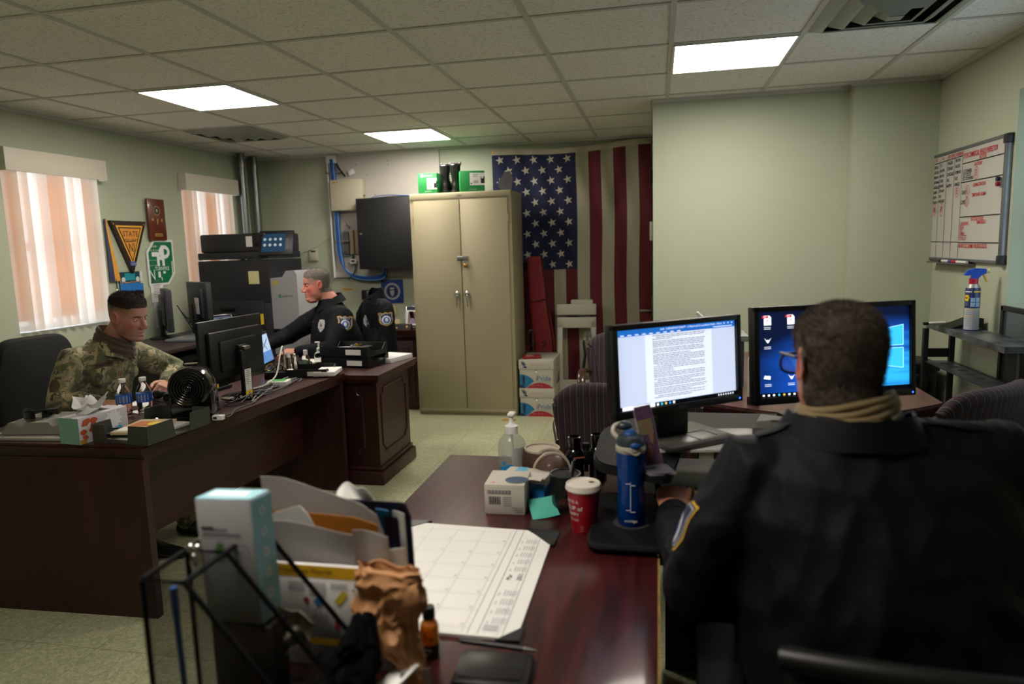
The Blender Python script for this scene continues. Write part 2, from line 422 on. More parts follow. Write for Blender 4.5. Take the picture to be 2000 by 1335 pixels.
def vent(x, y, label, rz=0):
    t = thing('air_vent', label, 'ceiling vent', (x, y, H), rz, 'ceiling air diffusers')
    shape(lambda b: b.box((0, 0, -.001), (.59, .59, .002), M('vent_dark_throat', '1c1e1b', .8))).build('throat', t)
    for k, (s0, s1, z0, z1) in enumerate(((.295, .24, -.004, -.03), (.225, .165, -.006, -.042), (.15, .095, -.008, -.05), (.08, .03, -.01, -.055))):
        b = MB()
        for q in range(4):
            X = Matrix.Rotation(math.pi/2*q, 4, 'Z')
            V = [(-s0, s0, z0), (s0, s0, z0), (s1, s1, z1), (-s1, s1, z1)]
            V2 = [(-s0+.006, s0-.006, z0+.004), (s0-.006, s0-.006, z0+.004), (s1-.006, s1-.006, z1+.004), (-s1+.006, s1-.006, z1+.004)]
            b.add(V+V2, [(0, 1, 2, 3), (7, 6, 5, 4), (3, 2, 6, 7), (0, 3, 7, 4), (1, 5, 6, 2), (0, 4, 5, 1)], ventm, X)
        if k == 3: b.box((0, 0, -.056), (.06, .06, .003), ventm)
        b.build('louvre', t, smooth=0)
vent(*cell(5, 1), 'large square air diffuser near the top right corner of the ceiling')
vent(*cell(-2, 4), 'smaller looking square air diffuser beyond the left ceiling light')
# ================================================================== things on the walls
def patch_text(b, lines, x, y, size, m, T, gap=1.35, align='LEFT', sx=1):
    for i, s_ in enumerate(lines):
        if s_: b.text(s_, size, m, T @ tr(x, y-i*size*gap, 0), align, sx)
# --- triangular police plaque
t = thing('triangular_plaque', 'dark brown triangular wooden plaque pointing down with orange and black State Police NJ lettering', 'plaque', (-3.97, 4.71, 1.38))
TW = onwall('left', 0, 0).copy(); TW.translation = (0, 0, 0)
brn = M('dark_walnut_plaque', '2c1a12', .35, coat=.4); org = M('orange_enamel', 'd08a35', .5)
s = shape(lambda b: b.prism([(0, 0), (.0, 0), (.185, .40), (-.185, .40)][1:], .025, brn, TW)); s.build('board', t, (-.02, 0, 0))
def _tp(b):
    b.flat([(0, .06), (.142, .365), (-.142, .365)], M('gold_yellow_edge', 'd9a33a', .4), TW @ tr(0, 0, .0265))
    b.flat([(0, .085), (.122, .352), (-.122, .352)], M('dark_brown_enamel', '3a2012', .4), TW @ tr(0, 0, .0275))
    b.flat([(0, .105), (.108, .343), (-.108, .343)], org, TW @ tr(0, 0, .0285))
    Z = TW @ tr(0, 0, .0295)
    b.text('STATE', .06, INK, Z @ tr(0, .3, 0), 'CENTER', .95); b.text('NEW JERSEY', .026, INK, Z @ tr(0, .255, 0), 'CENTER')
    b.line((-.055, .242), (.05, .249), .006, INK, Z); b.text('NJ', .1, INK, Z @ tr(0, .195, 0), 'CENTER', .65)
    b.rect(-.032, .06, .032, .09, BLUEINK, Z); [b.rect(-.024, .067+.008*k, .024, .070+.008*k, org, Z @ tr(0, 0, .001)) for k in range(2)]
shape(_tp).build('crest', t, (-.02, 0, 0), smooth=0)
b = MB()
for x in (-.16, .155): b.ball((x, .375, .027), (.006, .006, .004), M('brass', 'b58a3a', .3, 1), 10, TW)
b.build('screw', t, (-.02, 0, 0))
# --- wood plaque
t = thing('wood_plaque', 'small reddish brown rectangular award plaque hanging above the green turnpike sign', 'plaque', (-3.985, 5.03, 1.80))
ch = M('cherry_plaque', '5c2a18', .3, coat=.4)
shape(lambda b: b.box((0, 0, .01), (.20, .33, .02), ch, .008, TW)).build('board', t)
def _wp(b):
    g = M('gold_foil', 'b79a55', .35, .6); Z = TW @ tr(0, 0, .0215)
    b.ring((0, .07), .038, .038, .006, g, Z); b.disc((0, .07), .029, M('navy_enamel', '1b2748', .4), Z @ tr(0, 0, .0005))
    b.ball((0, .07, .001), (.012, .016, .002), g, 10, Z); b.disc((-.055, .0, 0), .012, g, Z); b.disc((.05, -.005), .009, g, Z, rb=.016)
    b.flat([(-.01, .0), (.012, .01), (.005, -.03), (-.008, -.045)], g, Z); b.rect(-.045, -.135, .045, -.11, g, Z)
    [b.rect(-.036, -.121-.007*k, .036, -.118-.007*k, INK, Z @ tr(0, 0, .001)) for k in range(2)]
shape(_wp).build('emblem', t, smooth=0)
# --- turnpike sign
t = thing('turnpike_sign', 'white bordered green NJ Turnpike octagonal sign with big TP letters', 'sign', (-3.992, 5.05, 1.455))
out = [(-.155, -.185), (.075, -.185), (.165, -.09), (.165, .185), (-.065, .185), (-.155, .09)]
shape(lambda b: b.prism(out, .004, M('sign_white', 'd5d8d4', .4), TW)).build('plate', t)
def _tps(b):
    g = M('sign_green', '14693f', .4); Z = TW @ tr(0, 0, .005); W_ = M('sign_white', 'd5d8d4', .4)
    b.flat([(x*.88+.001, y*.9) for x, y in out], g, Z); Z = TW @ tr(0, 0, .006)
    b.rect(-.10, .05, -.01, .085, W_, Z); b.rect(-.045, -.12, -.015, .05, W_, Z); b.rect(.015, -.09, .045, .14, W_, Z)
    b.ring((.05, .085), .065, .055, .03, W_, Z); b.rect(-.03, .02, .02, .05, W_, Z)
    b.text('N', .12, W_, Z @ tr(-.115, -.1, .001), 'CENTER', .8); b.text('J', .15, W_, Z @ tr(.13, -.05, .001), 'CENTER', .8); b.rect(-.085, -.072, .095, -.028, g, Z @ tr(0, 0, .0012)); b.text('TURNPIKE', .045, W_, Z @ tr(.005, -.05, .002), 'CENTER', .82)
    patch_text(b, ['#3890', 'Tpr. R. Cooke'], -.06, .13, .022, W_, Z, align='CENTER'); patch_text(b, ['March 16, 1980', 'to', 'October 19, 1986'], -.095, .02, .012, W_, Z, 1.7, align='CENTER')
shape(_tps).build('lettering', t, smooth=0)
# --- ribbon pennant
t = thing('ribbon_pennant', 'narrow dark blue and yellow ribbon hanging on the wall left of the triangular plaque', 'ribbon', (-3.985, 4.52, 1.33))
def rib(c0, c1, col):
    def fn(u, v): return (.004+.006*math.sin(v*5+u), (c0+(c1-c0)*u)*(.016+.040*(1-v))+.03*(1-v)-.02, v*.46)
    return shape(lambda b: b.grid(fn, 5, 22, col, th=.0015))
rib(-.9, -.1, M('navy_ribbon', '16224f', .6, sheen=.4)).build('blue_band', t); rib(-.1, .85, M('gold_ribbon', 'd1932c', .6, sheen=.4)).build('yellow_band', t)
shape(lambda b: b.cyl((.004, .02, -.06), (.004, .018, .02), .004, BLACK, n=8).ball((.004, .02, -.07), (.008, .012, .014), CHROME, 12)).build('tassel', t)
# --- group photo
t = thing('group_photo', 'pinned colour photo of a row of people in blue shirts, right above the soldier', 'photo', (-3.995, 4.70, 1.28))
def _gp(b):
    b.rect(-.12, -.095, .13, .115, M('photo_gloss', '2b2f33', .25), TW @ tr(0, 0, .002)); Z = TW @ tr(0, 0, .003)
    b.rect(-.12, .02, .13, .115, M('photo_stage', '20444d', .3), Z); b.rect(-.06, .05, .05, .105, M('photo_teal', '2c8a99', .3), Z @ tr(0, 0, .0005))
    for x in (-.075, .075): b.disc((x, .055), .02, M('photo_pale', 'c0c8c4', .4), Z @ tr(0, 0, .001))
    b.rect(.1, .02, .13, .115, M('photo_pale', 'c0c8c4', .4), Z @ tr(0, 0, .001)); b.rect(-.12, -.095, .13, -.055, M('photo_floor', '4b4d4e', .4), Z)
    for k in range(15):
        x = -.108+k*.016; y = random.uniform(-.004, .006)
        b.rect(x-.008, y-.035, x+.008, y+.025, M('photo_blue_shirt', '2a6fb5', .4), Z @ tr(0, 0, .002)); b.rect(x-.006, -.068, x+.006, y-.03, M('photo_trousers', '1a1420', .4), Z @ tr(0, 0, .002))
        b.disc((x, y+.034), .006, M('photo_skin', 'b98a6c', .5), Z @ tr(0, 0, .0025), 8)
shape(_gp).build('print', t, smooth=0)
# --- papers pinned to the left wall
def wall_sheet(y, z, w_, h, label, seal=True, name='notice_sheet', wall='left', col=PAPER, lines=9, rz=0, head=None):
    t = thing(name, label, 'paper', (-3.996, y, z) if wall == 'left' else (y, 6.574, z), 0)
    X = TW if wall == 'left' else Matrix.Rotation(R(90), 4, 'X')
    X = X @ Matrix.Rotation(R(rz), 4, 'Z')
    shape(lambda b: b.grid(lambda u, v: ((u-.5)*w_, (v-.5)*h, .004+.006*u*u*v), 6, 6, col, X, th=.0006)).build('sheet', t)
    def _p(b):
        Z = X @ tr(0, 0, .0115)
        for i in range(lines):
            yy = h*.36-i*h*.72/lines
            b.rect(-w_*.36, yy, w_*random.uniform(.15, .38), yy+h*.018, GREYINK, Z)
        if seal: b.ring((-w_*.33, h*.4), .014, .016, .004, INK, Z)
        if head: patch_text(b, head, 0, h*.25, h*.2, INK, Z, align='CENTER')
    shape(_p).build('print', t, smooth=0); return t
wall_sheet(4.98, 1.235, .14, .2, 'white notice with a small seal pinned between group photo and old monitors')
wall_sheet(4.99, 1.03, .12, .2, 'lower white instruction sheet taped behind the left pair of monitors', False)
# --- telephone backboard, conduit, cables
bw = M('white_painted_plywood', 'b9b4ad', .6, bump=(8, .2, .002), var=(3, 'aea9a2', .3))
t = thing('plywood_backboard', 'white painted plywood board on the far wall carrying telephone wiring', 'board', (-2.62, 6.6, 1.24))
def _bb(b):
    b.box((.01, -.012, .63), (1.12, .02, 1.14), bw); b.box((.0, -.016, .03), (1.12, .03, .06), bw, .002)
shape(_bb).build('panel', t)
def _screws(b):
    for x, z in ((-.28, 1.1), (.05, 1.12), (.055, 1.09), (-.17, 1.0), (-.1, .8), (.08, .78), (-.35, .62), (.3, .03), (-.4, .05), (.12, .03)): b.cyl((x, -.02, z), (x, -.024, z), .005, M('dark_screw', '2e2c2b', .5), n=10)
shape(_screws).build('screw', t)
t = thing('wire_duct', 'slim white plastic duct at the left edge of the plywood board, cables entering its top', 'duct', (-3.17, 6.6, 1.24))
shape(lambda b: b.box((-.02, -.03, .6), (.012, .05, 1.2), WHITE).box((.02, -.045, 1.16), (.09, .06, .07), WHITE, .004)).build('channel', t)
blu = M('blue_network_cable', '15489a', .4); cyn = M('pale_blue_cable', '6fa8c4', .4); grn = M('green_wire', '0c4a33', .4); blk = M('black_cable', '0c0c0d', .45); whc = M('white_cable', 'c6c6c2', .4); gry = M('grey_cable', '6a6a68', .5)
def path(pts, n=8):
    P = [Vector(p) for p in pts]; out_ = []
    for i in range(len(P)-1):
        a = P[max(i-1, 0)]; b_ = P[i]; c = P[i+1]; d = P[min(i+2, len(P)-1)]
        for k in range(n):
            s_ = k/n
            out_.append(.5*((2*b_)+(-a+c)*s_+(2*a-5*b_+4*c-d)*s_*s_+(-a+3*b_-3*c+d)*s_**3))
    out_.append(P[-1]); return out_
t = thing('cable_bundle', 'thick blue cable bundle running down the board and curving under to the black cabinet', 'cable', (-3.12, 6.55, 2.3))
base = [(-.02, .0, .1), (-.0, 0, -.3), (.0, 0, -.6), (.01, 0, -.83), (.05, 0, -.97), (.13, 0, -1.04), (.25, 0, -1.07), (.4, 0, -1.07), (.47, 0, -1.04), (.485, .0, -.98)]
for k, (m, dx, dy, r_) in enumerate(((blu, 0, 0, .009), (blu, .014, -.006, .008), (blu, .006, -.016, .008), (blu, -.008, -.012, .007), (cyn, -.024, -.004, .006), (cyn, .02, -.016, .004), (whc, -.034, 0, .003), (blu, .024, -.004, .007))):
    shape(lambda b: b.tube(path([(x+dx*(1 if i < 4 else .5), y+dy-.01, z-dx*(0 if i < 4 else .9)) for i, (x, y, z) in enumerate(base)]), r_, m, 8)).build('cable', t)
b = MB(); b.tube(path([(-.045, -.01, .1), (-.03, -.01, -.1), (-.02, -.012, -.25)]), .008, grn, 8); b.build('green_cable', t)
t = thing('black_coax_cable', 'short black cable slanting from the duct to a small white jack', 'cable', (-3.13, 6.56, 2.36))
shape(lambda b: b.tube(path([(.03, 0, 0), (.06, -.01, -.05), (.12, -.01, -.13)]), .008, blk, 8)).build('cable', t)
shape(lambda b: b.box((.14, 0, -.15), (.06, .03, .05), WHITE, .004, Matrix.Rotation(R(-20), 4, 'Y'))).build('jack', t)
for k, (x, z, l) in enumerate(((-3.13, 2.27, .14), (-3.12, 1.96, .1), (-3.07, 1.6, .14), (-3.0, 1.38, .05))):
    t = thing('cable_strap', ['topmost grey strap across the blue cable bundle', 'second grey strap from the top on the blue cables', 'third grey strap, beside the punch down block', 'lowest grey clip where the blue cables start to curve'][k], 'strap', (x, 6.57, z), 0, 'straps holding the blue cables')
    def _st(b):
        b.box((0, -.045, 0), (l, .008, .012), gry, .002); b.box((l/2, -.02, 0), (.012, .05, .012), gry, .002); b.box((-l/2, -.02, 0), (.012, .05, .012), gry, .002)
    shape(_st).build('band', t)
t = thing('junction_box', 'cream metal junction box mounted on the upper left of the plywood board', 'junction box', (-2.98, 6.575, 1.895))
crm = M('cream_enamel', 'b5b09a', .4)
shape(lambda b: b.box((0, -.05, .15), (.33, .1, .30), crm, .004)).build('body', t)
shape(lambda b: b.box((.0, -.103, .15), (.318, .006, .29), crm, .002)).build('door', t)
shape(lambda b: b.cyl((.168, -.06, .14), (.178, -.06, .14), .008, DGREY, n=12)).build('latch', t)
shape(lambda b: b.flat([(-.125, .265), (-.105, .265), (-.115, .283)], RED, tr(0, -.107, 0, 90)) .rect(-.1, .268, -.07, .28, M('faded_pink_print', 'b58880', .6), tr(0, -.107, 0, 90))).build('warning_sticker', t, smooth=0)
t = thing('network_cabinet', 'black wall mounted network cabinet with a small round lock, left of the tall beige cabinet', 'cabinet', (-2.51, 6.575, 1.325))
shape(lambda b: b.box((0, -.1, .335), (.64, .2, .67), M('black_powdercoat', '101112', .55), .004)).build('body', t)
shape(lambda b: b.box((.0, -.206, .335), (.645, .012, .675), M('black_powdercoat', '101112', .55), .003)).build('door', t)
shape(lambda b: b.cyl((-.285, -.21, .335), (-.285, -.22, .335), .013, CHROME, n=16).box((-.33, -.12, .2), (.02, .02, .28), DGREY)).build('lock', t)
shape(lambda b: b.tube(path([(-.2, -.13, .675), (-.15, -.13, .69), (-.02, -.12, .70), (.1, -.12, .69), (.3, -.13, .68)]), .004, blu, 6).tube(path([(-.18, -.1, .678), (-.0, -.1, .685), (.2, -.1, .68)]), .004, blk, 6)).build('loose_cable', t)
t = thing('punch_down_block', 'tan telephone punch down blocks with grey patterned terminal strip', 'terminal block', (-2.975, 6.578, 1.47))
tan = M('tan_plastic', '9d9079', .5)
def _pd(b):
    for x in (.0, .045): b.box((x, -.02, .12), (.036, .04, .235), tan, .003)
    b.box((.022, -.03, .12), (.006, .05, .22), M('amber_strip', '8a5f2e', .5))
shape(_pd).build('block', t)
def _pd2(b):
    b.box((-.07, -.015, .11), (.06, .03, .23), M('speckled_terminal', '55524c', .6), .012)
    for i in range(13):
        for j in range(4): b.ball((-.09+j*.0135, -.032, .01+i*.0165), (.003, .003, .003), M('pale_pin', 'a9a69c', .5), 6)
shape(_pd2).build('terminal_strip', t)
shape(lambda b: b.tube(path([(-.1, -.02, .03), (-.1, -.03, -.02), (-.05, -.03, -.02), (.0, -.03, -.01), (.0, -.03, -.1)]), .004, grn, 6).tube(path([(-.09, -.02, .21), (-.13, -.03, .2), (-.13, -.03, .1), (-.1, -.03, .07)]), .003, gry, 6).tube(path([(.06, -.03, .19), (.1, -.03, .21), (.14, -.03, .25)]), .002, RED, 6).tube(path([(.0, -.04, .0), (.0, -.04, -.06), (.02, -.04, -.1), (.01, -.05, -.18), (-.06, -.05, -.25)]), .008, grn, 8)).build('wires', t)
t = thing('wire_tag', 'small white tag tied on the green wire below the punch down block', 'tag', (-2.965, 6.515, 1.40))
shape(lambda b: b.box((0, 0, 0), (.062, .006, .045), WHITE, .002)).build('tag', t)
shape(lambda b: b.rect(-.02, -.008, .02, .012, INK, tr(0, -.0035, 0, 90))).build('print', t, smooth=0)
t = thing('bridle_ring', 'small metal ring hook dangling from a thin wire on the upper middle of the board', 'hook', (-3.02, 6.56, 1.75))
shape(lambda b: b.tube(path([(-.12, 0, .15), (-.05, -.01, .07), (0, -.02, .02)]), .002, gry, 6).cyl((-.005, -.025, .01), (.03, -.025, -.02), .011, STEEL, n=12)).build('hook', t)
t = thing('thermostat', 'small cream dial thermostat on the far wall left of the cable board', 'thermostat', (-3.42, 6.6, 1.42))
def _th(b):
    b.box((0, -.012, .055), (.085, .024, .12), crm, .004); b.cyl((0, -.024, .04), (0, -.03, .04), .026, crm, n=24)
shape(_th).build('case', t); shape(lambda b: b.box((0, -.026, .09), (.05, .004, .016), DGREY)).build('display', t)
t = thing('thin_wall_cable', 'thin grey cable drooping across the far wall from the copier to the board', 'cable', (-3.8, 6.59, 1.45))
shape(lambda b: b.tube(path([(0, -.004, .01), (.12, -.004, 0), (.3, -.01, .06), (.42, -.03, .1), (.6, -.01, .2)]), .0025, gry, 6)).build('cable', t)
for k, (x, y) in enumerate(((-3.93, 6.22), (-3.93, 6.44))):
    t = thing('steel_conduit', ['galvanised vertical pipe nearer the blinds, in the far left corner', 'galvanised vertical pipe closest to the far wall corner'][k], 'pipe', (x, y, 0), 0, 'conduit pipes in the corner')
    shape(lambda b: b.cyl((0, 0, 0), (0, 0, H), .036, M('galvanised_steel', '7c8080', .35, .9), n=24)).build('pipe', t)
    shape(lambda b: b.cyl((0, 0, 2.33), (0, 0, 2.39), .041, STEEL, n=24)).build('collar', t)
# --- seal poster, notes
t = thing('seal_poster', 'square deep blue poster with a round white and silver air force seal', 'poster', (-2.6, 6.596, 1.09))
def _sp(b):
    X = tr(0, 0, 0, 90); b.rect(-.115, -.117, .115, .117, M('poster_blue', '123a86', .35, var=(6, '0b2c74', .3)), X)
    Z = X @ tr(0, 0, .001); sv = M('seal_silver', 'b9bcc4', .4); nv = M('seal_navy', '1a2350', .4)
    b.disc((0, 0), .085, sv, Z, 40); b.disc((0, 0), .066, nv, Z @ tr(0, 0, .0006), 40); b.ring((0, 0), .082, .082, .002, nv, Z @ tr(0, 0, .0006), 40)
    for k in range(13):
        a = 2*math.pi*k/13+.2; b.disc((.057*math.cos(a), .057*math.sin(a)), .0035, sv, Z @ tr(0, 0, .0012), 6)
    for k in range(26):
        a = 2*math.pi*k/26; b.line((.071*math.cos(a), .071*math.sin(a)), (.078*math.cos(a), .078*math.sin(a)), .003, nv, Z @ tr(0, 0, .0012))
    Q = Z @ tr(0, 0, .0014); b.flat([(-.022, .01), (.022, .01), (.02, -.025), (0, -.05), (-.02, -.025)], sv, Q); b.ball((0, .028, .0), (.014, .01, .002), sv, 12, Q)
    for sg in (-1, 1): b.flat([(sg*.004, .03), (sg*.024, .04), (sg*.02, .018)], sv, Q)
    for k in range(5): b.line((-.016+k*.008, .006), (-.014+k*.007, -.035), .0016, nv, Q @ tr(0, 0, .0006))
shape(_sp).build('print', t, (0, -.003, 0), smooth=0)
shape(lambda b: b.box((0, -.0005, 0), (.23, .003, .234), M('poster_backing', '143a80', .5))).build('board', t)
t = wall_sheet(-2.60, .905, .075, .085, 'pale yellow handwritten note on the far wall under the blue seal poster', False, 'sticky_note', 'far', M('pale_yellow_note', 'c9c48e', .8), 0, 2, ['I love', 'you!!', 'Baby'])
t.location.y = 6.59
t = thing('yellow_strip_label', 'small yellow printed strip on the far wall just above the hanging jacket', 'label', (-3.08, 6.598, 1.12))
shape(lambda b: b.box((0, -.001, 0), (.12, .002, .022), M('yellow_label', 'c79a3c', .6))).build('label', t)
shape(lambda b: b.text('TARI COFFEE', .014, INK, tr(0, -.0026, 0, 90), 'CENTER')).build('print', t, smooth=0)
t = thing('wall_telephone', 'dark wall device partly hidden behind the jacket shoulder', 'telephone', (-2.87, 6.6, 1.03))
shape(lambda b: b.box((0, -.02, .03), (.1, .04, .1), DGREY, .01)).build('body', t); shape(lambda b: b.box((.02, -.045, .04), (.02, .02, .06), STEEL, .004)).build('handset', t)
# --- whiteboard on the right wall
t = thing('whiteboard', 'aluminium framed whiteboard covered with red and black handwritten rosters, right wall', 'whiteboard', (1.72, 4.46, 1.345))
TR_ = Matrix.Rotation(R(-90), 4, 'Z') @ Matrix.Rotation(R(90), 4, 'X')
alu = M('aluminium_frame', '7d8088', .35, .8)
shape(lambda b: b.box((0, .315, .008), (.97, .62, .012), M('whiteboard_face', 'b4b3ac', .25), 0, TR_)).build('panel', t)
def _wf(b):
    for y in (0, .63): b.box((0, y, .011), (.99, .016, .022), alu, .002, TR_)
    b.box((-.488, .315, .011), (.014, .62, .022), alu, .002, TR_); b.box((.480, .315, .014), (.03, .62, .028), alu, .002, TR_)
    b.box((.481, .612, .016), (.04, .045, .036), DGREY, .003, TR_); b.box((.481, .012, .016), (.04, .045, .036), DGREY, .003, TR_)
shape(_wf).build('frame', t)
def _ww(b):
    global BOLD; BOLD = .022
    Z = TR_ @ tr(0, 0, .0155); K = M('black_marker', '1d1d22', .6); Q = M('red_marker', 'b5202a', .6)
    # columns (u = metres from the left edge)
    u = lambda x: x-.48
    for x in (.095, .205, .315, .425): b.line((u(x), .01), (u(x), .60), .0035, K, Z)
    b.line((u(0), .583), (u(.425), .590), .005, K, Z); b.line((u(0), .104), (u(.425), .102), .005, K, Z); b.line((u(.425), .100), (u(.94), .098), .006, K, Z)
    for y in (.543, .438, .243): b.line((u(.425), y), (u(.94), y), .006, K, Z)
    def tx(x, y, s_, sz=.03, m=K, sx=.8): b.text(s_, sz*1.1, m, Z @ tr(u(x), y, .0006), 'LEFT', sx*.86)
    for x, s_ in ((.03, '8-2'), (.13, '8-4'), (.215, 'SATURDAY'), (.325, 'UNDERWAY')): tx(x, .603, s_, .026, Q, .8)
    for i, s_ in enumerate(['ECKLES', 'WALKER', 'MURPHY', 'NEWMAN', 'GONZALEZ', 'GOMEZ', 'PELLER', 'ENGLISH']): tx(.010, .560-.0305*i, s_, .022, sx=.85)
    for i, s_ in enumerate(['T.K.', 'BROWN', 'MACHA', 'TODD', 'PARKER', 'STEWART', 'HILL', 'MARTINEZ']): tx(.106, .563-.0305*i, s_, .022)
    for i, s_ in enumerate(['WALKER', 'STEWART', 'GONZALEZ', 'HILL', 'MURPHY']): tx(.216, .566-.033*i, s_, .024)
    for i, s_ in enumerate(['BROWN', 'WATSEL', 'ROMANO', 'RUIZ', 'SAMUELS']): tx(.33, .57-.034*i, s_, .024)
    for x, y, s_, rb in ((.045, .300, '8', .036), (.150, .300, '8', .042), (.37, .395, '5', .035), (.61, .477, '3', .034), (.51, .385, '1', .034), (.51, .325, '1', .026)):
        b.ring((u(x), y), .026, rb, .0032, Q, Z); tx(x-.012, y, s_, .045, Q, .9)
    tx(.44, .583, '87 SFS COMMERCIAL VEHICLE INSPECTION', .036, Q, .62); tx(.64, .557, 'SECTION', .028, Q, .75)
    tx(.58, .524, 'LEADERSHIP', .024, Q)
    for i, s_ in enumerate(['LT. DONNER', 'SGT COOTS', 'SGT DOWNING']): tx(.44, .497-.021*i, s_, .024, sx=.85)
    tx(.58, .412, 'ADMINISTRATION', .025, Q); tx(.44, .380, 'GRAY', .028); tx(.57, .358, 'TEMPORARY ADMIN', .025, Q); tx(.432, .325, 'LOPES', .028)
    tx(.58, .228, 'SECTION TOTALS', .025, Q); tx(.44, .205, 'LEADERSHIP 3', .024, Q); tx(.65, .208, 'TEMPORARY 1', .024, Q)
    tx(.44, .185, 'SFS 16', .024, Q); tx(.44, .166, 'CIV 1', .024, Q); tx(.44, .148, 'ADMIN 1', .024, Q); b.line((u(.435), .139), (u(.54), .139), .002, Q, Z)
    tx(.435, .122, 'TOTAL 23', .026, Q); tx(.435, .080, 'FRONT LIC. EXAM / PACKING BLDG', .030, Q, .78)
shape(_ww).build('handwriting', t, smooth=0); BOLD = 0
for k, (m, y) in enumerate(((M('navy_magnet', '1b1c3a', .4), .42), (M('crimson_magnet', '8c1238', .4), .395))):
    t = thing('round_magnet', ['dark blue round magnet, the upper one on the whiteboard right side', 'crimson round magnet just under the dark blue one on the whiteboard'][k], 'magnet', (1.70, 4.04, 1.345+y), 0, 'whiteboard magnets')
    shape(lambda b: b.cyl((-.002, 0, 0), (-.016, 0, 0), .012, m, n=18)).build('magnet', t)
t = thing('marker_tray', 'narrow aluminium ledge under the whiteboard', 'tray', (1.72, 4.46, 1.325))
shape(lambda b: b.box((-.03, .12, .0), (.06, .55, .006), alu, .002)).build('ledge', t)
for k, (m, y0, l, lab) in enumerate(((WHITE, 4.62, .12, 'white marker with black cap lying on the left of the whiteboard ledge'), (M('red_marker_cap', 'b02024', .4), 4.50, .09, 'red capped marker on the whiteboard ledge'), (WHITE, 4.38, .1, 'plain white marker at the right of the whiteboard ledge'))):
    t = thing('dry_erase_marker', lab, 'marker', (1.685, y0, 1.3355), 0, 'markers on the whiteboard ledge')
    shape(lambda b: b.cyl((0, -l/2, 0), (0, l/2, 0), .0075, m, n=14)).build('barrel', t); shape(lambda b: b.cyl((0, l/2, 0), (0, l/2+.035, 0), .0085, [BLACK, BLUEINK, WHITE][k], n=14)).build('cap', t)
# --- the flag hanging on the back wall
t = thing('american_flag', 'large United States flag hung vertically beside the tall beige cabinet', 'flag', (-1.52, 6.58, .15))
FW, FH = 1.47, 2.24
def flagpt(u, v, off=0):   # u 0..1 across, v 0..1 up
    x = u*FW; z = v*FH
    sag = .018*math.cos(u*2*math.pi)*max(0, v-.8)*5
    y = -.03-.012*math.sin(x*9+z*.6)-.010*math.sin(x*21+z*1.9+1)*(.4+.6*(1-v))-.009*math.sin(x*5-z*4.2)*u-.006*math.sin(x*33+z*6)-.008*math.sin((x-z*.5)*14)*u
    y += mnoise.noise(Vector((x*7, z*7, 3)))*.008
    return (x+.006*math.sin(z*5)*u, y-off, z+sag+.03*(u-.3)*v)
fr_ = M('flag_red_cloth', '5e1420', .8, sheen=.3, bump=(350, .3, .0006)); fw_ = M('flag_white_cloth', 'a39f8e', .85, bump=(350, .3, .0006)); fb_ = M('flag_blue_cloth', '141b3d', .8, bump=(350, .3, .0006)); fh_ = M('canvas_header', 'b4ac98', .85)
def fmat(u, v):
    if v > .978: return fh_
    k = int(u*13)
    if k < 7 and v > .5: return fb_
    return fr_ if k % 2 == 0 else fw_
def stripes(lo, hi, v0, v1, m, name):
    shape(lambda b: b.grid(lambda u, v: flagpt(lo+(hi-lo)*u, v0+(v1-v0)*v), max(4, int((hi-lo)*104)), int((v1-v0)*80), m, th=.0015)).build(name, t)
for k in range(13): stripes(k/13, (k+1)/13, 0, .978 if k > 6 else .5, fr_ if k % 2 == 0 else fw_, 'stripe')
stripes(0, 7/13, .5, .978, fb_, 'canton'); stripes(0, 1, .978, 1, fh_, 'header')
def _stars(b):
    cw = 7/13*FW; ch_ = .478*FH
    for r_ in range(11):
        cols = range(5) if r_ % 2 == 0 else range(4)
        for c in cols:
            x = cw*((c*2+1 + (1 if r_ % 2 else 0))/10); z = .5*FH+ch_*(1-(r_+.5)/11.0)
            P = []
            for k in range(10):
                a = math.pi/2+.25+k*math.pi/5; rr = .042 if k % 2 == 0 else .0165
                P.append(flagpt((x+rr*math.cos(a))/FW, (z+rr*math.sin(a))/FH, .004))
            ctr = flagpt(x/FW, z/FH, .005)
            b.add(P+[ctr], [(k, (k+1) % 10, 10) for k in range(10)], M('flag_star', 'b5b2a4', .8))
shape(_stars).build('stars', t, smooth=0)
b = MB()
for u in (.008, .985): 
    p = flagpt(u, .99); b.cyl((p[0], p[1]+.004, p[2]), (p[0], p[1]-.006, p[2]), .011, M('brass', 'b58a3a', .3, 1), n=14)
b.build('grommet', t)
t = thing('door_lever', 'silver door lever with keypad plates sticking out beside the partition, right of the flag', 'door handle', (-.07, 6.56, .88))
shape(lambda b: b.cyl((.015, -.06, .0), (.015, .0, .0), .012, STEEL, n=14).box((-.035, -.06, 0), (.11, .018, .02), STEEL, .006)).build('lever', t)
shape(lambda b: b.box((.015, .0, .03), (.03, .01, .2), STEEL, .003)).build('plate', t)
shape(lambda b: b.box((.015, -.02, .72), (.028, .03, .17), WHITE, .004).box((.018, -.02, 1.2), (.018, .02, .12), BLACK, .004)).build('keypad', t)
# ================================================================== big furniture
mah = wood('dark_mahogany', '260b09', '401713', (1, 9, 9), .42, .15); mahx = wood('dark_mahogany_cross', '210908', '38120e', (9, 1, 9), .45, .12); mahz = wood('dark_mahogany_upright', '200807', '36110d', (9, 9, 1), .45, .1)
edge = M('mahogany_edge', '2e0f0c', .35, coat=.3)
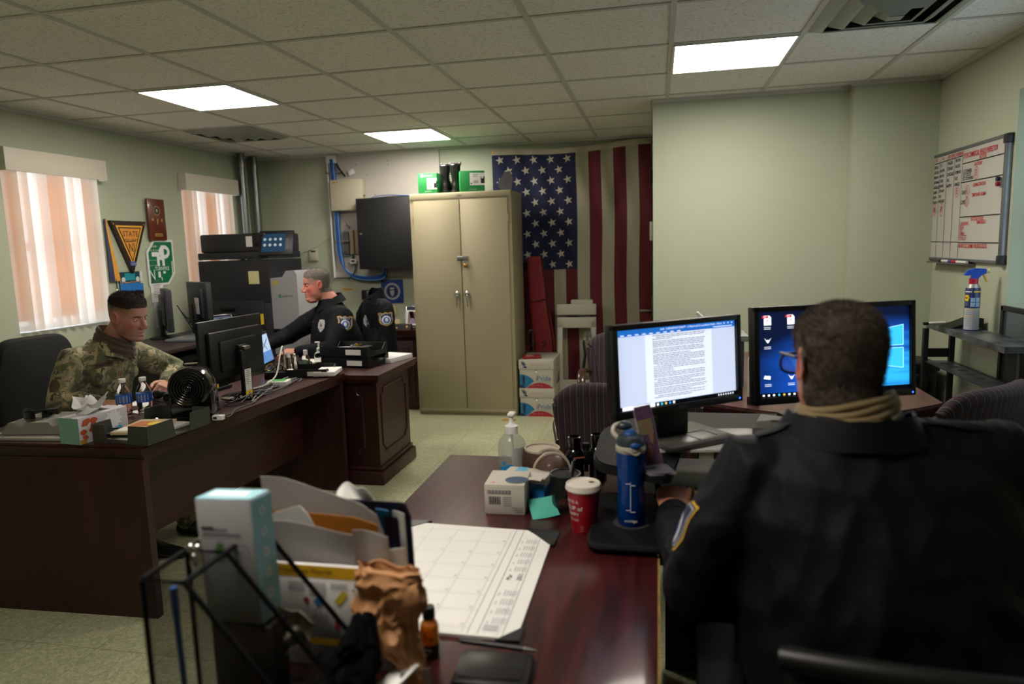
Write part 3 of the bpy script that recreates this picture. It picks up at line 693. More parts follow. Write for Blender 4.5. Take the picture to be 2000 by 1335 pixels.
# --- tall storage cabinet
beige = M('beige_steel', '9c9479', .42, var=(2, '978f74', .3))
t = thing('storage_cabinet', 'tall beige steel two door storage cabinet with padlock', 'cabinet', (-1.68, 5.93, 0))
def _cb(b):
    b.box((0, .24, 1.0), (.915, .46, 1.96), beige, .006); b.box((0, .24, .035), (.9, .44, .07), beige)
shape(_cb).build('body', t)
for sg, nm in ((-1, 'door'), (1, 'door')):
    d = shape(lambda b: b.box((sg*.214, .004, .99), (.42, .016, 1.85), beige, .003)).build(nm, t)
    def _h(b):
        b.cyl((sg*.045, -.004, 1.10), (sg*.045, -.03, 1.10), .02, CHROME, n=20); b.ball((sg*.045, -.032, 1.10), (.022, .01, .026), CHROME)
        b.tube([(sg*.045, -.036, 1.09), (sg*.047, -.042, 1.05), (sg*.05, -.036, .985)], [.013, .010, .008], CHROME, 12, sq=.6)
    shape(_h).build('handle', d)
    shape(lambda b: [b.cyl((sg*.43, -.006, z-.03), (sg*.43, -.006, z+.03), .005, beige, n=10) for z in (.25, .98, 1.75)]).build('hinge', d)
def _fr(b):
    pass
shape(lambda b: b.box((0, -.001, 1.95), (.905, .006, .045), beige, .002)).build('top_rail', t); shape(lambda b: b.box((0, -.001, .05), (.905, .006, .03), beige, .002)).build('bottom_rail', t)
shape(lambda b: b.box((0, -.006, 1.952), (.04, .002, .014), STEEL)).build('name_plate', t)
t = thing('padlock', 'brass padlock hanging from a steel hasp on the beige cabinet doors', 'padlock', (-1.645, 5.915, 1.325))
shape(lambda b: b.box((-.02, -.004, .085), (.1, .01, .04), STEEL, .002)).build('hasp', t)
shape(lambda b: b.box((.01, -.016, .02), (.036, .016, .034), M('brass', 'b58a3a', .3, 1), .004)).build('body', t)
shape(lambda b: b.tube(path([(-.002, -.016, .034), (-.002, -.016, .06), (.01, -.016, .074), (.022, -.016, .06), (.022, -.016, .034)]), .0035, CHROME, 8)).build('shackle', t)
# --- on the cabinet
lg = M('carton_green', '1c7a3e', .5); lgd = M('carton_black', '15171a', .5); lwh = M('carton_white', 'c9cbc6', .5)
def toner(x, y, rz, w_, d_, h, label, dark=False, open_=True):
    t = thing('toner_box', label, 'box', (x, y, 1.985), rz, 'green toner cartons on the cabinet')
    shape(lambda b: b.box((0, d_/2, h/2), (w_, d_, h), lg, .002)).build('carton', t)
    def _p(b):
        Z = tr(0, -.0012, 0, 90)
        b.rect(-w_*.02, h*.2, w_*.5, h*.75, lwh, Z) if not dark else b.rect(-w_*.1, h*.3, w_*.5, h*.9, lwh, Z)
        Z2 = Z @ tr(0, 0, .001); o = 0 if not dark else h*.13
        b.rect(w_*.34, h*.26+o, w_*.5, h*.6+o, lgd, Z2); b.rect(w_*.37, h*.5+o, w_*.45, h*.6+o, lwh, Z2 @ tr(0, 0, .0005))
        for k in range(9): b.rect(w_*(.05+.022*k), h*.26+o, w_*(.05+.022*k)+.0025, h*.4+o, GREYINK, Z2)
        b.rect(w_*.03, h*.66+o, w_*.25, h*.69+o, GREYINK, Z2); b.rect(w_*.03, h*.58+o, w_*.2, h*.6+o, GREYINK, Z2)
        if not dark:
            b.rect(-w_*.33, h*.8, -w_*.2, h*.95, lwh, Z2); b.text('Lexmark', h*.14, lwh, Z2 @ tr(-w_*.16, h*.87, 0), sx=.9)
        else: b.disc((w_*-.04, h*.38), .007, INK, Z2, 12)
        for k in range(4): b.ring((-w_*.1+k*.016, h*.1), .005, .005, .0015, lwh, Z2, n=8)
    shape(_p).build('label_print', t, smooth=0)
    if dark:
        def _s(b):
            Z = Matrix.Translation((w_/2+.001, 0, 0)) @ Matrix.Rotation(R(90), 4, 'Z') @ Matrix.Rotation(R(90), 4, 'X')
            b.rect(.0, h*.3, d_*.5, h*.88, M('carton_side_white', 'b9bbb6', .5), Z); b.rect(d_*.5, 0, d_, h*.92, lgd, Z)
            b.rect(.0, h*.36, .012, h*.8, lgd, Z @ tr(0, 0, .0005)); b.text('Lexmark', h*.1, GREYINK, Z @ tr(d_*.2, h*.75, .001))
        shape(_s).build('side_print', t, smooth=0)
toner(-1.985, 6.0, 0, .175, .26, .175, 'green and white toner carton at the left end of the cabinet top')
toner(-1.575, 6.0, 20, .215, .27, .175, 'larger green carton with a black side, right of the boots', True)
t = thing('grey_pouch', 'grey plastic folder standing at the right rear of the cabinet top', 'pouch', (-1.31, 6.12, 1.985), 10)
shape(lambda b: b.prism([(-.04, 0), (.06, 0), (.07, .1), (.05, .16), (-.0, .15), (-.06, .06)], .12, M('grey_vinyl', '55555a', .6), tr(0, 0, 0, 90))).build('pouch', t)
blea = M('black_boot_leather', '141312', .32, coat=.2); brub = M('boot_sole_rubber', '1d1c1a', .6)
def boot(x, y, rz, label, flip=1):
    t = thing('leather_boot', label, 'boot', (x, y, 1.985), rz, 'pair of black boots on the cabinet')
    rings = []
    def ring(z, cy_, rx, ry): return [(rx*math.cos(a), cy_+ry*math.sin(a), z) for a in [2*math.pi*k/20 for k in range(20)]]
    shape(lambda b: b.loft([ring(.025, -.06, .045, .13), ring(.05, -.06, .046, .13), ring(.08, -.045, .045, .105), ring(.11, .0, .036, .055), ring(.14, .02, .035, .046), ring(.19, .02, .044, .052), ring(.235, .02, .048, .058)], blea).loft([ring(.235, .02, .05, .06), ring(.245, .02, .044, .052), ring(.2, .02, .04, .048)], blea)).build('upper', t)
    shape(lambda b: b.loft([ring(0, -.06, .047, .135), ring(.012, -.06, .049, .137), ring(.026, -.06, .049, .137)], brub)).build('sole', t)
    def _tg(b):
        for k in range(9):
            a = R(200+k*17); b.box((.047*math.cos(a), .02+.055*math.sin(a), .25+random.uniform(-.004, .008)), (.014, .012, .03), blea, .003)
        b.prism([(-.03, 0), (.03, 0), (.034, .07), (-.034, .07)], .008, blea, tr(0, -.03, .19, 80))
    shape(_tg).build('tongue', t)
    def _lc(b):
        for k in range(6):
            z = .11+.02*k; y0 = -.055+.1*(z-.11)*1.2-.012
            b.tube([(-.03, y0, z), (0, y0-.012, z+.006), (.03, y0, z+.01)], .0028, BLACK, 6)
    shape(_lc).build('laces', t)
boot(-1.848, 6.12, 180, 'black lace up boot, the left of the pair on the cabinet')
boot(-1.750, 6.10, 183, 'black lace up boot, the right of the pair, against the large green carton')
# --- iPride cartons
def carton(x, y, z, rz, label):
    t = thing('paper_carton', label, 'box', (x, y, z), rz, 'stacked cartons beside the cabinet')
    cw = M('white_cardboard', 'b3aea0', .6); rd = M('carton_red', '9c2230', .6); bl = M('carton_blue', '1d6f9b', .6); nv = M('carton_navy', '182a50', .6)
    shape(lambda b: b.box((0, .215, .125), (.30, .43, .25), cw, .003)).build('tray', t)
    shape(lambda b: b.box((0, .215, .211), (.312, .442, .085), cw, .003)).build('lid', t)
    def arc(cx_, cy_, r_, a0, a1, n=14): return [(cx_+r_*math.cos(R(a0+(a1-a0)*k/n)), cy_+r_*math.sin(R(a0+(a1-a0)*k/n))) for k in range(n+1)]
    def _p(b):
        Z = tr(0, -.0012, 0, 90)
        b.flat([(-.148, 0), (-.10, 0)] + arc(-.14, -.02, .144, 35, 86)[:] + [(-.148, .124)], bl, Z)
        b.flat([(-.148, 0), (-.095, .0), (-.12, .02), (-.148, .032)], nv, Z @ tr(0, 0, .0005))
        b.flat(arc(.03, -.12, .17, 45, 135), rd, Z @ tr(0, 0, .0008))
        P = Z @ tr(-.115, .028, .001); b.disc((0, .084), .006, nv, P, 10); b.flat([(-.012, .04), (.012, .04), (.013, .072), (.006, .08), (-.006, .08), (-.013, .072)], nv, P); b.flat([(-.008, .045), (-.01, -.01), (-.002, -.01), (0, .03), (.003, -.005), (.01, -.005), (.01, .045)], nv, P)
        b.text('Pride', .062, bl, Z @ tr(.005, .088, .001), sx=.95); b.text('i', .062, rd, Z @ tr(-.006, .088, .001)); b.text('Recycled Copy Paper', .009, GREYINK, Z @ tr(.045, .062, .001))
        b.disc((.0595, .116), .0035, rd, Z @ tr(0, 0, .002), 8)
        b.text('8.5"x11"   20 lb   92', .012, cw, Z @ tr(-.045, .025, .002)); b.rect(-.016, .13, .012, .166, M('handhole', '8e8a80', .7), Z); b.rect(-.012, .136, .008, .156, PAPER, Z @ tr(0, 0, .0006))
        L_ = tr(0, -.0072, 0, 90); G = M('eagle_grey', '59646e', .6)
        b.flat([(-.14, .243), (-.11, .238), (-.095, .225), (-.09, .205), (-.105, .2), (-.115, .222)], G, L_); b.flat([(-.135, .232), (-.11, .222), (-.105, .2), (-.118, .205)], nv, L_ @ tr(0, 0, .0005)); b.flat([(-.12, .19), (-.1, .2), (-.08, .188), (-.09, .178)], nv, L_)
        b.text('THE BENEFITS OF A JOB WELL DONE', .0072, rd, L_ @ tr(-.055, .208, 0))
        S_ = Matrix.Translation((.1512, 0, 0)) @ Matrix.Rotation(R(90), 4, 'Z') @ Matrix.Rotation(R(90), 4, 'X')
        b.flat([(.3, .0), (.428, .0), (.428, .165), (.37, .08)], bl, S_); b.flat([(.2, .0), (.3, .0), (.428, .11), (.428, .12), (.33, .09)], rd, S_ @ tr(0, 0, .0005)); b.flat([(.33, 0), (.428, 0), (.428, .09)], nv, S_ @ tr(0, 0, .001))
    shape(_p).build('print', t, smooth=0)
    return t
carton(-1.045, 5.95, 0, 0, 'white carton with blue and red print, the lower of the two on the floor')
c2 = carton(-1.045, 5.95, .254, 0, 'white carton with blue and red print, upper of the stack beside the cabinet')
t = thing('red_pouch', 'small flat red and white package lying on the topmost carton', 'package', (-1.10, 6.05, .509), 15)
shape(lambda b: b.box((0, 0, .012), (.16, .12, .022), M('red_pack', '8e1f28', .5), .006)).build('pack', t)
shape(lambda b: b.box((-.02, -.02, .0245), (.07, .05, .003), M('pink_label', 'b58d84', .6))).build('label', t)
# --- red bag leaning in the corner
t = thing('folding_sign_bag', 'long dark red zip bag with black piping leaning between cabinet and flag', 'bag', (-1.05, 6.42, 0))
rb = M('red_nylon', '7a1c24', .6, bump=(14, .5, .01)); 
def _rb(b):
    prof = [(.08, .02, .04), (.3, -.005, .05), (.6, .01, .045), (.9, -.03, .05), (1.15, -.05, .04), (1.40, -.07, .03)]
    rings = []
    for z, x, d in prof:
        w_ = .085+.02*math.sin(z*3); rings.append([(x+w_*math.copysign(abs(math.cos(a))**.5, math.cos(a)), .03+d*.8*math.copysign(abs(math.sin(a))**.7, math.sin(a))-.02*z, z) for a in [2*math.pi*k/24 for k in range(24)]])
    b.loft(rings, rb)
shape(_rb).build('bag', t)
shape(lambda b: b.tube(path([(.1, -.02, .1), (.085, -.02, .35), (.09, -.02, .6), (.055, -.03, .9), (.04, -.04, 1.15), (.01, -.04, 1.4)]), .005, BLACK, 6).tube(path([(-.1, -.03, .98), (0, -.075, 1.0), (.06, -.03, 1.02)]), .004, BLACK, 6)).build('piping', t)
shape(lambda b: b.tube(path([(-.09, -.04, .72), (-.13, -.06, .7), (-.13, -.06, .58), (-.06, -.05, .6)]), .009, BLACK, 8)).build('handle', t)
shape(lambda b: b.text('W.', .07, M('dark_print', '2a1014', .7), Matrix.Translation((.0, -.026, .62)) @ Matrix.Rotation(R(80), 4, 'Y') @ Matrix.Rotation(R(90), 4, 'X'))).build('print', t, smooth=0)
# --- white sign frame and bolt cutter
sgp = M('sign_stand_plastic', 'b2afa2', .5)
t = thing('sidewalk_sign_frame', 'folded off white plastic sidewalk sign frame leaning against the flag', 'sign frame', (-.73, 6.32, 0), 0)
def _sf(b):
    X = tr(0, 0, 0, 86)
    b.box((0, .91, 0), (.36, .1, .035), sgp, .006, X); b.box((.05, .975, 0), (.2, .05, .03), sgp, .01, X)
    b.box((0, .79, 0), (.36, .1, .03), sgp, .006, X); b.box((.155, .45, 0), (.05, .72, .03), sgp, .006, X); b.box((-.155, .45, 0), (.05, .72, .03), sgp, .006, X)
    b.box((0, .16, 0), (.36, .2, .035), sgp, .006, X)
shape(_sf).build('frame', t)
shape(lambda b: b.box((-.06, .925, -.0185), (.15, .022, .002), M('dark_slot', '2f2d28', .8), 0, tr(0, 0, 0, 86)).box((0, .853, 0), (.33, .008, .034), M('dark_slot', '2f2d28', .8), 0, tr(0, 0, 0, 86)).ring((.13, .5), .02, .03, .006, BLACK, tr(0, -.02, 0, 86) @ tr(0, 0, .0))).build('slots', t, smooth=0)
t = thing('bolt_cutter', 'bolt cutter with black handles standing on its grips against the sign frame', 'tool', (-.62, 6.20, 0), 0)
def _bc(b):
    for sg in (-1, 1):
        b.tube(path([(sg*.075, .0, .0), (sg*.055, .02, .25), (sg*.03, .03, .45), (sg*.022, .035, .52)]), [.017]*9+[.014]*8+[.013]*8, BLACK, 10)
shape(_bc).build('handle', t)
def _bj(b):
    for sg in (-1, 1):
        b.prism([(sg*.008, .5), (sg*.035, .52), (sg*.045, .62), (sg*.03, .66), (sg*.022, .6)][::sg], .02, DGREY, tr(0, .055, 0, 90)); b.prism([(sg*.002, .64), (sg*.04, .64), (sg*.035, .70), (sg*.006, .725)][::sg], .026, STEEL, tr(0, .058, 0, 90))
        b.cyl((sg*.022, .03, .655), (sg*.022, .065, .655), .012, CHROME, n=14)
shape(_bj).build('jaw', t)
# --- credenza by the far wall
t = thing('mahogany_credenza', 'dark mahogany credenza against the far wall, left of the beige cabinet', 'credenza', (-2.85, 6.12, 0))
shape(lambda b: b.box((0, .22, .36), (1.3, .44, .68), mahz).box((0, .22, .03), (1.32, .46, .06), mahx, .004)).build('body', t)
shape(lambda b: b.box((0, .2, .735), (1.38, .52, .07), mah, .012)).build('worktop', t)
for x in (-.32, .32): shape(lambda b: b.box((x, -.003, .38), (.6, .014, .55), mahz, .004).box((x, -.014, .38), (.5, .012, .45), mahx, .004)).build('door', t)
# --- desk A
t = thing('executive_desk', 'long dark mahogany desk at left with the soldier behind it', 'desk', (-2.03, 2.35, 0))
A = [(0, 0), (.125, 1.635), (-.66, 1.65), (-.70, .36), (-.92, .32), (-.92, -.03)]
def inset(P, d):
    c = Vector(((min(p[0] for p in P)+max(p[0] for p in P))/2, (min(p[1] for p in P)+max(p[1] for p in P))/2)); return [((p[0]-c.x)*(1-d)+c.x, (p[1]-c.y)*(1-d)+c.y) for p in P]
def _da(b):
    b.prism(inset(A, .012), .012, mah, z0=.738); b.prism(A, .02, edge, z0=.718); b.prism(inset(A, .01), .012, edge, z0=.706); b.prism(inset(A, .03), .02, edge, z0=.686)
shape(_da).build('top', t)
shape(lambda b: b.prism([(-.02, .02), (-.02, .055), (-.90, .025), (-.90, -.01)][::-1], .69, mahz)).build('end_panel', t)
shape(lambda b: b.prism([(.105, 1.58), (.108, 1.615), (-.65, 1.62), (-.65, 1.585)], .69, mahz)).build('end_panel', t)
shape(lambda b: b.prism([(-.27, .05), (-.165, 1.6), (-.19, 1.6), (-.295, .05)], .45, mahx, z0=.24)).build('modesty_panel', t)
# --- desk C
t = thing('traditional_desk', 'dark mahogany desk with carved panel pedestal, the older officer behind it', 'desk', (-1.74, 4.05, 0))
def molded(b, w_, z0, z1, T):
    """raised picture-frame moulding with scooped corners"""
    pts = []
    c = .045
    for cx_, cy_, a0 in ((w_/2, z1, 270), (-w_/2, z1, 0), (-w_/2, z0, 90), (w_/2, z0, 180)):
        seg = [(cx_+c*math.cos(R(a0-90*k/5)), cy_+c*math.sin(R(a0-90*k/5))) for k in range(6)]
        pts += seg
    b.tube([(x, y, 0) for x, y in pts], .006, edge, 6, T, closed=True)
shape(lambda b: b.prism([(.04, -.05), (.045, .66), (-1.5, .66), (-1.5, -.05)], .028, mah, z0=.702).prism([(.03, -.04), (.035, .65), (-1.5, .65), (-1.5, -.04)], .02, edge, z0=.682)).build('top', t)
shape(lambda b: b.box((-.36, .31, .385), (.7, .56, .6), mahx)).build('pedestal', t)
shape(lambda b: b.box((-.36, .31, .045), (.76, .62, .09), mahx, .01).box((-.36, .31, .105), (.73, .59, .03), mahx, .012)).build('plinth', t)
def _mm(b):
    molded(b, .44, .2, .62, Matrix.Translation((-.009, .31, 0)) @ Matrix.Rotation(R(90), 4, 'Z') @ Matrix.Rotation(R(90), 4, 'X'))
    molded(b, .5, .2, .62, Matrix.Translation((-.36, .029, 0)) @ Matrix.Rotation(R(90), 4, 'X'))
shape(_mm).build('moulding', t)
shape(lambda b: b.box((-1.1, .1, .39), (.8, .02, .58), mahz)).build('modesty_panel', t)
shape(lambda b: b.box((-1.45, .31, .34), (.05, .6, .68), mahz)).build('end_panel', t)
# --- desk B (foreground) and its return
t = thing('office_desk', 'dark mahogany laminate desk in the foreground holding the calendar pad', 'desk', (-.746, -.3, 0))
def _db(b):
    b.box((.373, 1.34, .735), (.746, 2.68, .03), wood('near_desk_laminate', '2a0a0b', '4c1a1a', (9, 1, 9), .36, .2), .003)
shape(_db).build('top', t)
shape(lambda b: b.box((.03, 1.34, .36), (.03, 2.6, .72), mahz)).build('side_panel', t); shape(lambda b: b.box((.37, 2.63, .36), (.7, .03, .72), mahz)).build('end_panel', t)
shape(lambda b: b.box((.748, .97, .735), (.005, 1.93, .026), M('worn_particle_edge', '9c8343', .9, bump=(120, .8, .004), var=(30, '6b5a30', .2)))).build('worn_edge', t)
t = thing('corner_desk_wing', 'wing of the near desk carrying the monitor stand in front of the seated officer', 'desk', (0, 1.64, 0))
shape(lambda b: b.box((.752, .37, .735), (1.5, .74, .03), mah, .003)).build('top', t); shape(lambda b: b.box((.75, .72, .36), (1.45, .03, .72), mahz)).build('modesty_panel', t); shape(lambda b: b.box((1.47, .37, .36), (.03, .7, .72), mahz)).build('end_panel', t)
# --- curved conference table D
dtop = wood('reddish_brown_tabletop', '4a2c2a', '6a4842', (1.2, 12, 12), .38, .25)
t = thing('curved_table', 'reddish brown table with a rounded front edge standing behind the monitors', 'table', (.75, 3.95, 0))
def _dt(b):
    P = [(-.62, .9), (-.62, -.5)] + [(-.6+1.1*k/16, -.55-.3*math.sin(math.pi*(k+.5)/17)) for k in range(17)] + [(.52, .9)]
    P = [(x, y) for x, y in P]
    b.prism(P, .016, dtop, z0=.734); b.prism(inset(P, .006), .018, edge, z0=.716); b.prism(inset(P, .03), .03, edge, z0=.686)
shape(_dt).build('top', t)
shape(lambda b: b.box((.05, -.1, .34), (1.0, .05, .68), mahz).box((.05, .3, .34), (.05, .8, .68), mahz)).build('base', t)
# --- left wall credenza holding old monitors
t = thing('side_workstation', 'dark worktop with black shelves along the left wall under the blinds', 'desk', (-3.98, 4.15, 0))
dkt = M('dark_laminate', '2b211f', .4)
shape(lambda b: b.box((.34, .6, .845), (.66, 1.25, .03), dkt, .004)).build('top', t)
shape(lambda b: b.box((.33, .02, .415), (.6, .03, .83), BLACK).box((.33, 1.19, .415), (.6, .03, .83), BLACK).box((.3, .6, .415), (.02, 1.15, .83), BLACK)).build('carcass', t)
shape(lambda b: b.box((.35, .6, .6), (.55, 1.14, .02), BLACK)).build('shelf', t)
t = thing('black_printer', 'low black office device on the shelf below the old monitors', 'printer', (-3.62, 4.62, .612))
shape(lambda b: b.box((0, 0, .08), (.36, .4, .15), DGREY, .02)).build('case', t); shape(lambda b: b.box((.17, 0, .09), (.02, .2, .03), BLK2, .004)).build('slot', t)
# --- steel shelf stand at right
t = thing('steel_stand', 'scuffed black steel stand with mesh lower shelf beside the right wall', 'stand', (1.5, 3.42, 0))
sb = M('scuffed_black_steel', '17181a', .3, .3, var=(9, '5a5f66', .13), bump=(40, .2, .002)); sl = M('black_angle_iron', '141414', .4)
shape(lambda b: b.prism([(0, 0), (.02, .98), (.17, .98), (.17, 0)][::-1], .03, sb, z0=.965)).build('shelf_top', t)
for x, y in ((.015, .97), (.15, .96), (.08, .02), (.155, .02)):
    shape(lambda b: b.box((x, y, .48), (.028, .028, .965), sl, .003)).build('leg', t)
for c_, d_ in (((.08, .97, .82), (.16, .015, .05)), ((.15, .5, .76), (.02, .95, .03)), ((.08, .97, .12), (.16, .015, .04))): shape(lambda b: b.box(c_, d_, sl)).build('cross_bar', t)
def _ms(b):
    b.box((.09, .5, .77), (.15, .95, .006), M('blue_grey_steel', '3b4048', .35, .5))
    for k in range(8): b.cyl((.09, .1+.11*k, .774), (.09, .1+.11*k, .7745), .025, M('vent_dark_throat', '1c1e1b', .8), n=16)
shape(_ms).build('lower_shelf', t)
# ================================================================== things on the left desks
def frame4(b, w_, h, bz, d, m, z0=0, y=0):
    b.box((0, y, z0+bz/2), (w_, d, bz), m, .003); b.box((0, y, z0+h-bz/2), (w_, d, bz), m, .003)
    for s_ in (-1, 1): b.box((s_*(w_/2-bz/2), y, z0+h/2), (bz, d, h-2*bz+.004), m, .002)
# monitor seen from behind (local: screen faces -y, back +y)
t = thing('computer_monitor', 'widescreen black monitor with its back to the camera on the soldier\'s desk', 'monitor', (-2.215, 3.285, .75), -94)
def _mb(b):
    b.box((0, 0, .25), (.51, .022, .345), BLACK, .006); b.box((0, .022, .24), (.42, .03, .25), BLACK, .012); b.box((0, .04, .235), (.3, .02, .16), BLACK, .01)
shape(_mb).build('case', t, T=tr(rx=0)); 
shape(lambda b: b.box((0, -.0115, .253), (.48, .002, .30), M('lit_screen_grey', '9fb0c4', .2, emit=.8))).build('screen', t)
shape(lambda b: b.box((0, .075, .13), (.075, .022, .25), BLACK, .006).box((0, .055, .25), (.06, .03, .06), BLACK, .004)).build('stand_neck', t)
shape(lambda b: b.lathe([(.115, 0), (.115, .008), (.07, .014), (.0, .016)], BLK2, 36, (0, .05, 0))).build('base', t)
def _ms(b):
    X = Matrix.Translation((0, .0868, 0)) @ Matrix.Rotation(R(180), 4, 'Z') @ Matrix.Rotation(R(90), 4, 'X')
    b.rect(-.026, .035, .026, .15, PAPER, X); b.rect(-.028, .01, .028, .034, YEL, X)
    for k in range(8): b.rect(-.02, .14-k*.01, random.uniform(.0, .02), .143-k*.01, GREYINK, X @ tr(0, 0, .0006))
    b.flat([(-.006, .014), (.006, .014), (0, .03)], INK, X @ tr(0, 0, .0006))
shape(_ms).build('spec_label', t, smooth=0)
shape(lambda b: b.box((0, .0, 0), (.04, .0015, .06), YEL)).build('yellow_flag_note', t, T=tr(-.262, .008, .385, 0, 0, 0)); shape(lambda b: b.box((0, .0, 0), (.03, .002, .02), YEL)).build('yellow_tag', t, T=tr(.16, .014, .085))
shape(lambda b: b.box((0, .082, .265), (.05, .03, .018), STEEL, .003)).build('release_tab', t)
# fan heater
t = thing('desk_fan_heater', 'glossy black rounded desk fan with concentric ring grille facing the camera', 'fan', (-2.12, 2.82, .75), 22)
def _fh(b):
    rings = []
    for k, (y, s_) in enumerate(((-.085, .8), (-.075, .93), (-.04, 1), (.03, 1), (.07, .9), (.09, .7))):
        rings.append([(s_*.098*math.cos(a), y, .155+s_*.098*math.sin(a)) for a in [2*math.pi*q/36 for q in range(36)]])
    b.loft(rings, BLK2)
    b.box((0, 0, .085), (.19, .14, .15), BLK2, .02)
shape(_fh).build('housing', t)
shape(lambda b: b.box((0, 0, .012), (.2, .16, .024), BLK2, .008)).build('base', t)
def _fg(b):
    for r_ in (.02, .032, .044, .056, .068, .08): b.tube([(r_*math.cos(a), -.088-.012*(1-r_/.08), .155+r_*math.sin(a)) for a in [2*math.pi*q/30 for q in range(30)]], .0022, BLK2, 6, closed=True)
    b.ball((0, -.098, .155), (.018, .01, .018), BLK2)
shape(_fg).build('grille', t)
shape(lambda b: b.cyl((0, 0, .245), (0, 0, .258), .03, BLK2, n=24)).build('knob', t)
t = thing('power_adapter_tag', 'small white plug adapter with a black cord beside the black fan, near the desk edge', 'adapter', (-1.98, 2.79, .75), 10)
shape(lambda b: b.box((0, 0, .011), (.05, .03, .022), WHITE, .004).box((-.01, -.0155, .012), (.016, .003, .01), INK)).build('plug', t)
shape(lambda b: b.tube(path([(.02, .0, .01), (.035, .05, .006), (.0, .2, .005), (.03, .35, .005), (-.02, .5, .005)]), .0025, BLACK, 6)).build('cord', t)
# tissue box
t = thing('tissue_box', 'tissue box with mint honeycomb end and orange leaf print, tissue pulled up', 'tissue box', (-2.355, 2.345, .75), -6)
tb_m = M('tissue_mint', '6f9a87', .6); tb_w = M('tissue_card', 'b9b7bd', .6); tb_o = M('tissue_orange', 'a94a25', .6); tb_l = M('tissue_mint_pale', '8db3a0', .6)
shape(lambda b: b.box((0, .12, .055), (.108, .24, .11), tb_w, .002)).build('carton', t)
def _tb(b):
    F_ = tr(0, -.0012, 0, 90); b.rect(-.053, .001, .053, .109, tb_m, F_)
    for i in range(8):
        for j in range(9): b.ring((-.046+.0132*i, .008+.0118*j+(.006 if i % 2 else 0)), .0052, .0062, .0013, tb_l, F_ @ tr(0, 0, .0006), n=8)
    S_ = Matrix.Translation((.0552, 0, 0)) @ Matrix.Rotation(R(90), 4, 'Z') @ Matrix.Rotation(R(90), 4, 'X')
    def leaf(x, y, l, w_, a, m):
        Q = S_ @ tr(x, y, .0006, 0, 0, a); b.flat([(l*k/8, w_*math.sin(math.pi*k/8)) for k in range(9)] + [(l*k/8, -w_*math.sin(math.pi*k/8)) for k in range(7, 0, -1)], m, Q)
    b.rect(.0, .001, .03, .02, M('tissue_gold', 'a97a2c', .6), S_)
    for x, y, l, w_, a in ((.01, .075, .05, .014, 30), (.045, .09, .045, .012, 0), (.0, .05, .035, .012, 0), (.04, .05, .04, .011, 10), (.01, .03, .03, .01, -10), (.02, .1, .03, .012, -60), (.05, .06, .04, .012, 40)): leaf(x, y, l, w_, a, tb_o)
    for k in range(11): leaf(.165, .07, .045, .01, k*33, M('tissue_pale_leaf', 'd2d2d6', .6))
    for k in range(8): b.rect(.08, .02+k*.011, .2, .021+k*.011, M('tissue_grey_line', '9c9aa4', .6), S_)
    b.disc((.19, .02), .018, M('tissue_blue', '4f9bc4', .6), S_ @ tr(0, 0, .001))
shape(_tb).build('print', t, smooth=0)
tiss = M('tissue_paper', 'c9c8c6', .9)
def _ti(b):
    def fn(u, v):
        a = u*2*math.pi; r_ = .012+.035*v*(1+.35*math.sin(3*a+1)+.2*math.sin(7*a))
        return (r_*math.cos(a), .12+r_*1.5*math.sin(a), .108+v*(.055+.02*math.sin(2*a+.6)+.01*math.sin(5*a)))
    b.grid(fn, 48, 8, tiss, th=.0008)
    def fn2(u, v): return (-.03+.06*u+.01*math.sin(v*6), .06+.12*v, .112+.07*math.sin(math.pi*v)*(.6+.4*math.sin(u*5)))
    b.grid(fn2, 14, 16, tiss, th=.0008)
shape(_ti).build('tissue', t)
# paper box and drink carrier
t = thing('pizza_box_lid', 'flat off white cardboard sheet under the drink carrier at the left edge', 'cardboard', (-2.63, 2.53, .75), 4)
shape(lambda b: b.box((0, 0, .007), (.36, .32, .014), M('pale_cardboard', '9d9789', .7), .003)).build('sheet', t)
t = thing('drink_carrier', 'grey moulded pulp four cup drink carrier on the cardboard at far left', 'drink carrier', (-2.61, 2.53, .765), 8)
pulp = M('grey_paper_pulp', '77766c', .9, bump=(90, .5, .003))
def _dc(b):
    def fn(u, v):
        x = (u-.5)*.32; y = (v-.5)*.24; z = .05
        for cx_, cy_ in ((-.075, -.055), (.075, -.055), (-.075, .055), (.075, .055)):
            d = math.hypot(x-cx_, y-cy_)
            z -= .04*max(0, min(1, (.052-d)/.014))
        d0 = math.hypot(x*.8, y); z += .012*math.exp(-(x/.02)**2)*math.exp(-(y/.02)**2)
        e = max(abs(x)/.16, abs(y)/.12); z -= .047*max(0, (e-.84)/.16)
        return (x, y, z)
    b.grid(fn, 64, 48, pulp, th=.003)
shape(_dc).build('tray', t)
t = thing('sunglasses', 'black wraparound sunglasses perched on the drink carrier', 'sunglasses', (-2.655, 2.50, .817), 30)
def _sg(b):
    for s_ in (-1, 1):
        b.grid(lambda u, v: (s_*(.012+.052*u), -.012+.03*u*u, .0+.034*v-.008*u*v), 8, 5, BLK2, th=.003)
shape(_sg).build('lens', t)
shape(lambda b: b.tube(path([(-.066, .02, .03), (-.04, -.01, .036), (0, -.014, .034), (.04, -.01, .036), (.066, .02, .03)]), .004, BLACK, 8)).build('frame', t)
for s_ in (-1, 1): shape(lambda b: b.tube(path([(s_*.066, .02, .03), (s_*.066, .07, .03), (s_*.05, .12, .01)]), .004, BLACK, 8, sq=.5)).build('temple', t)
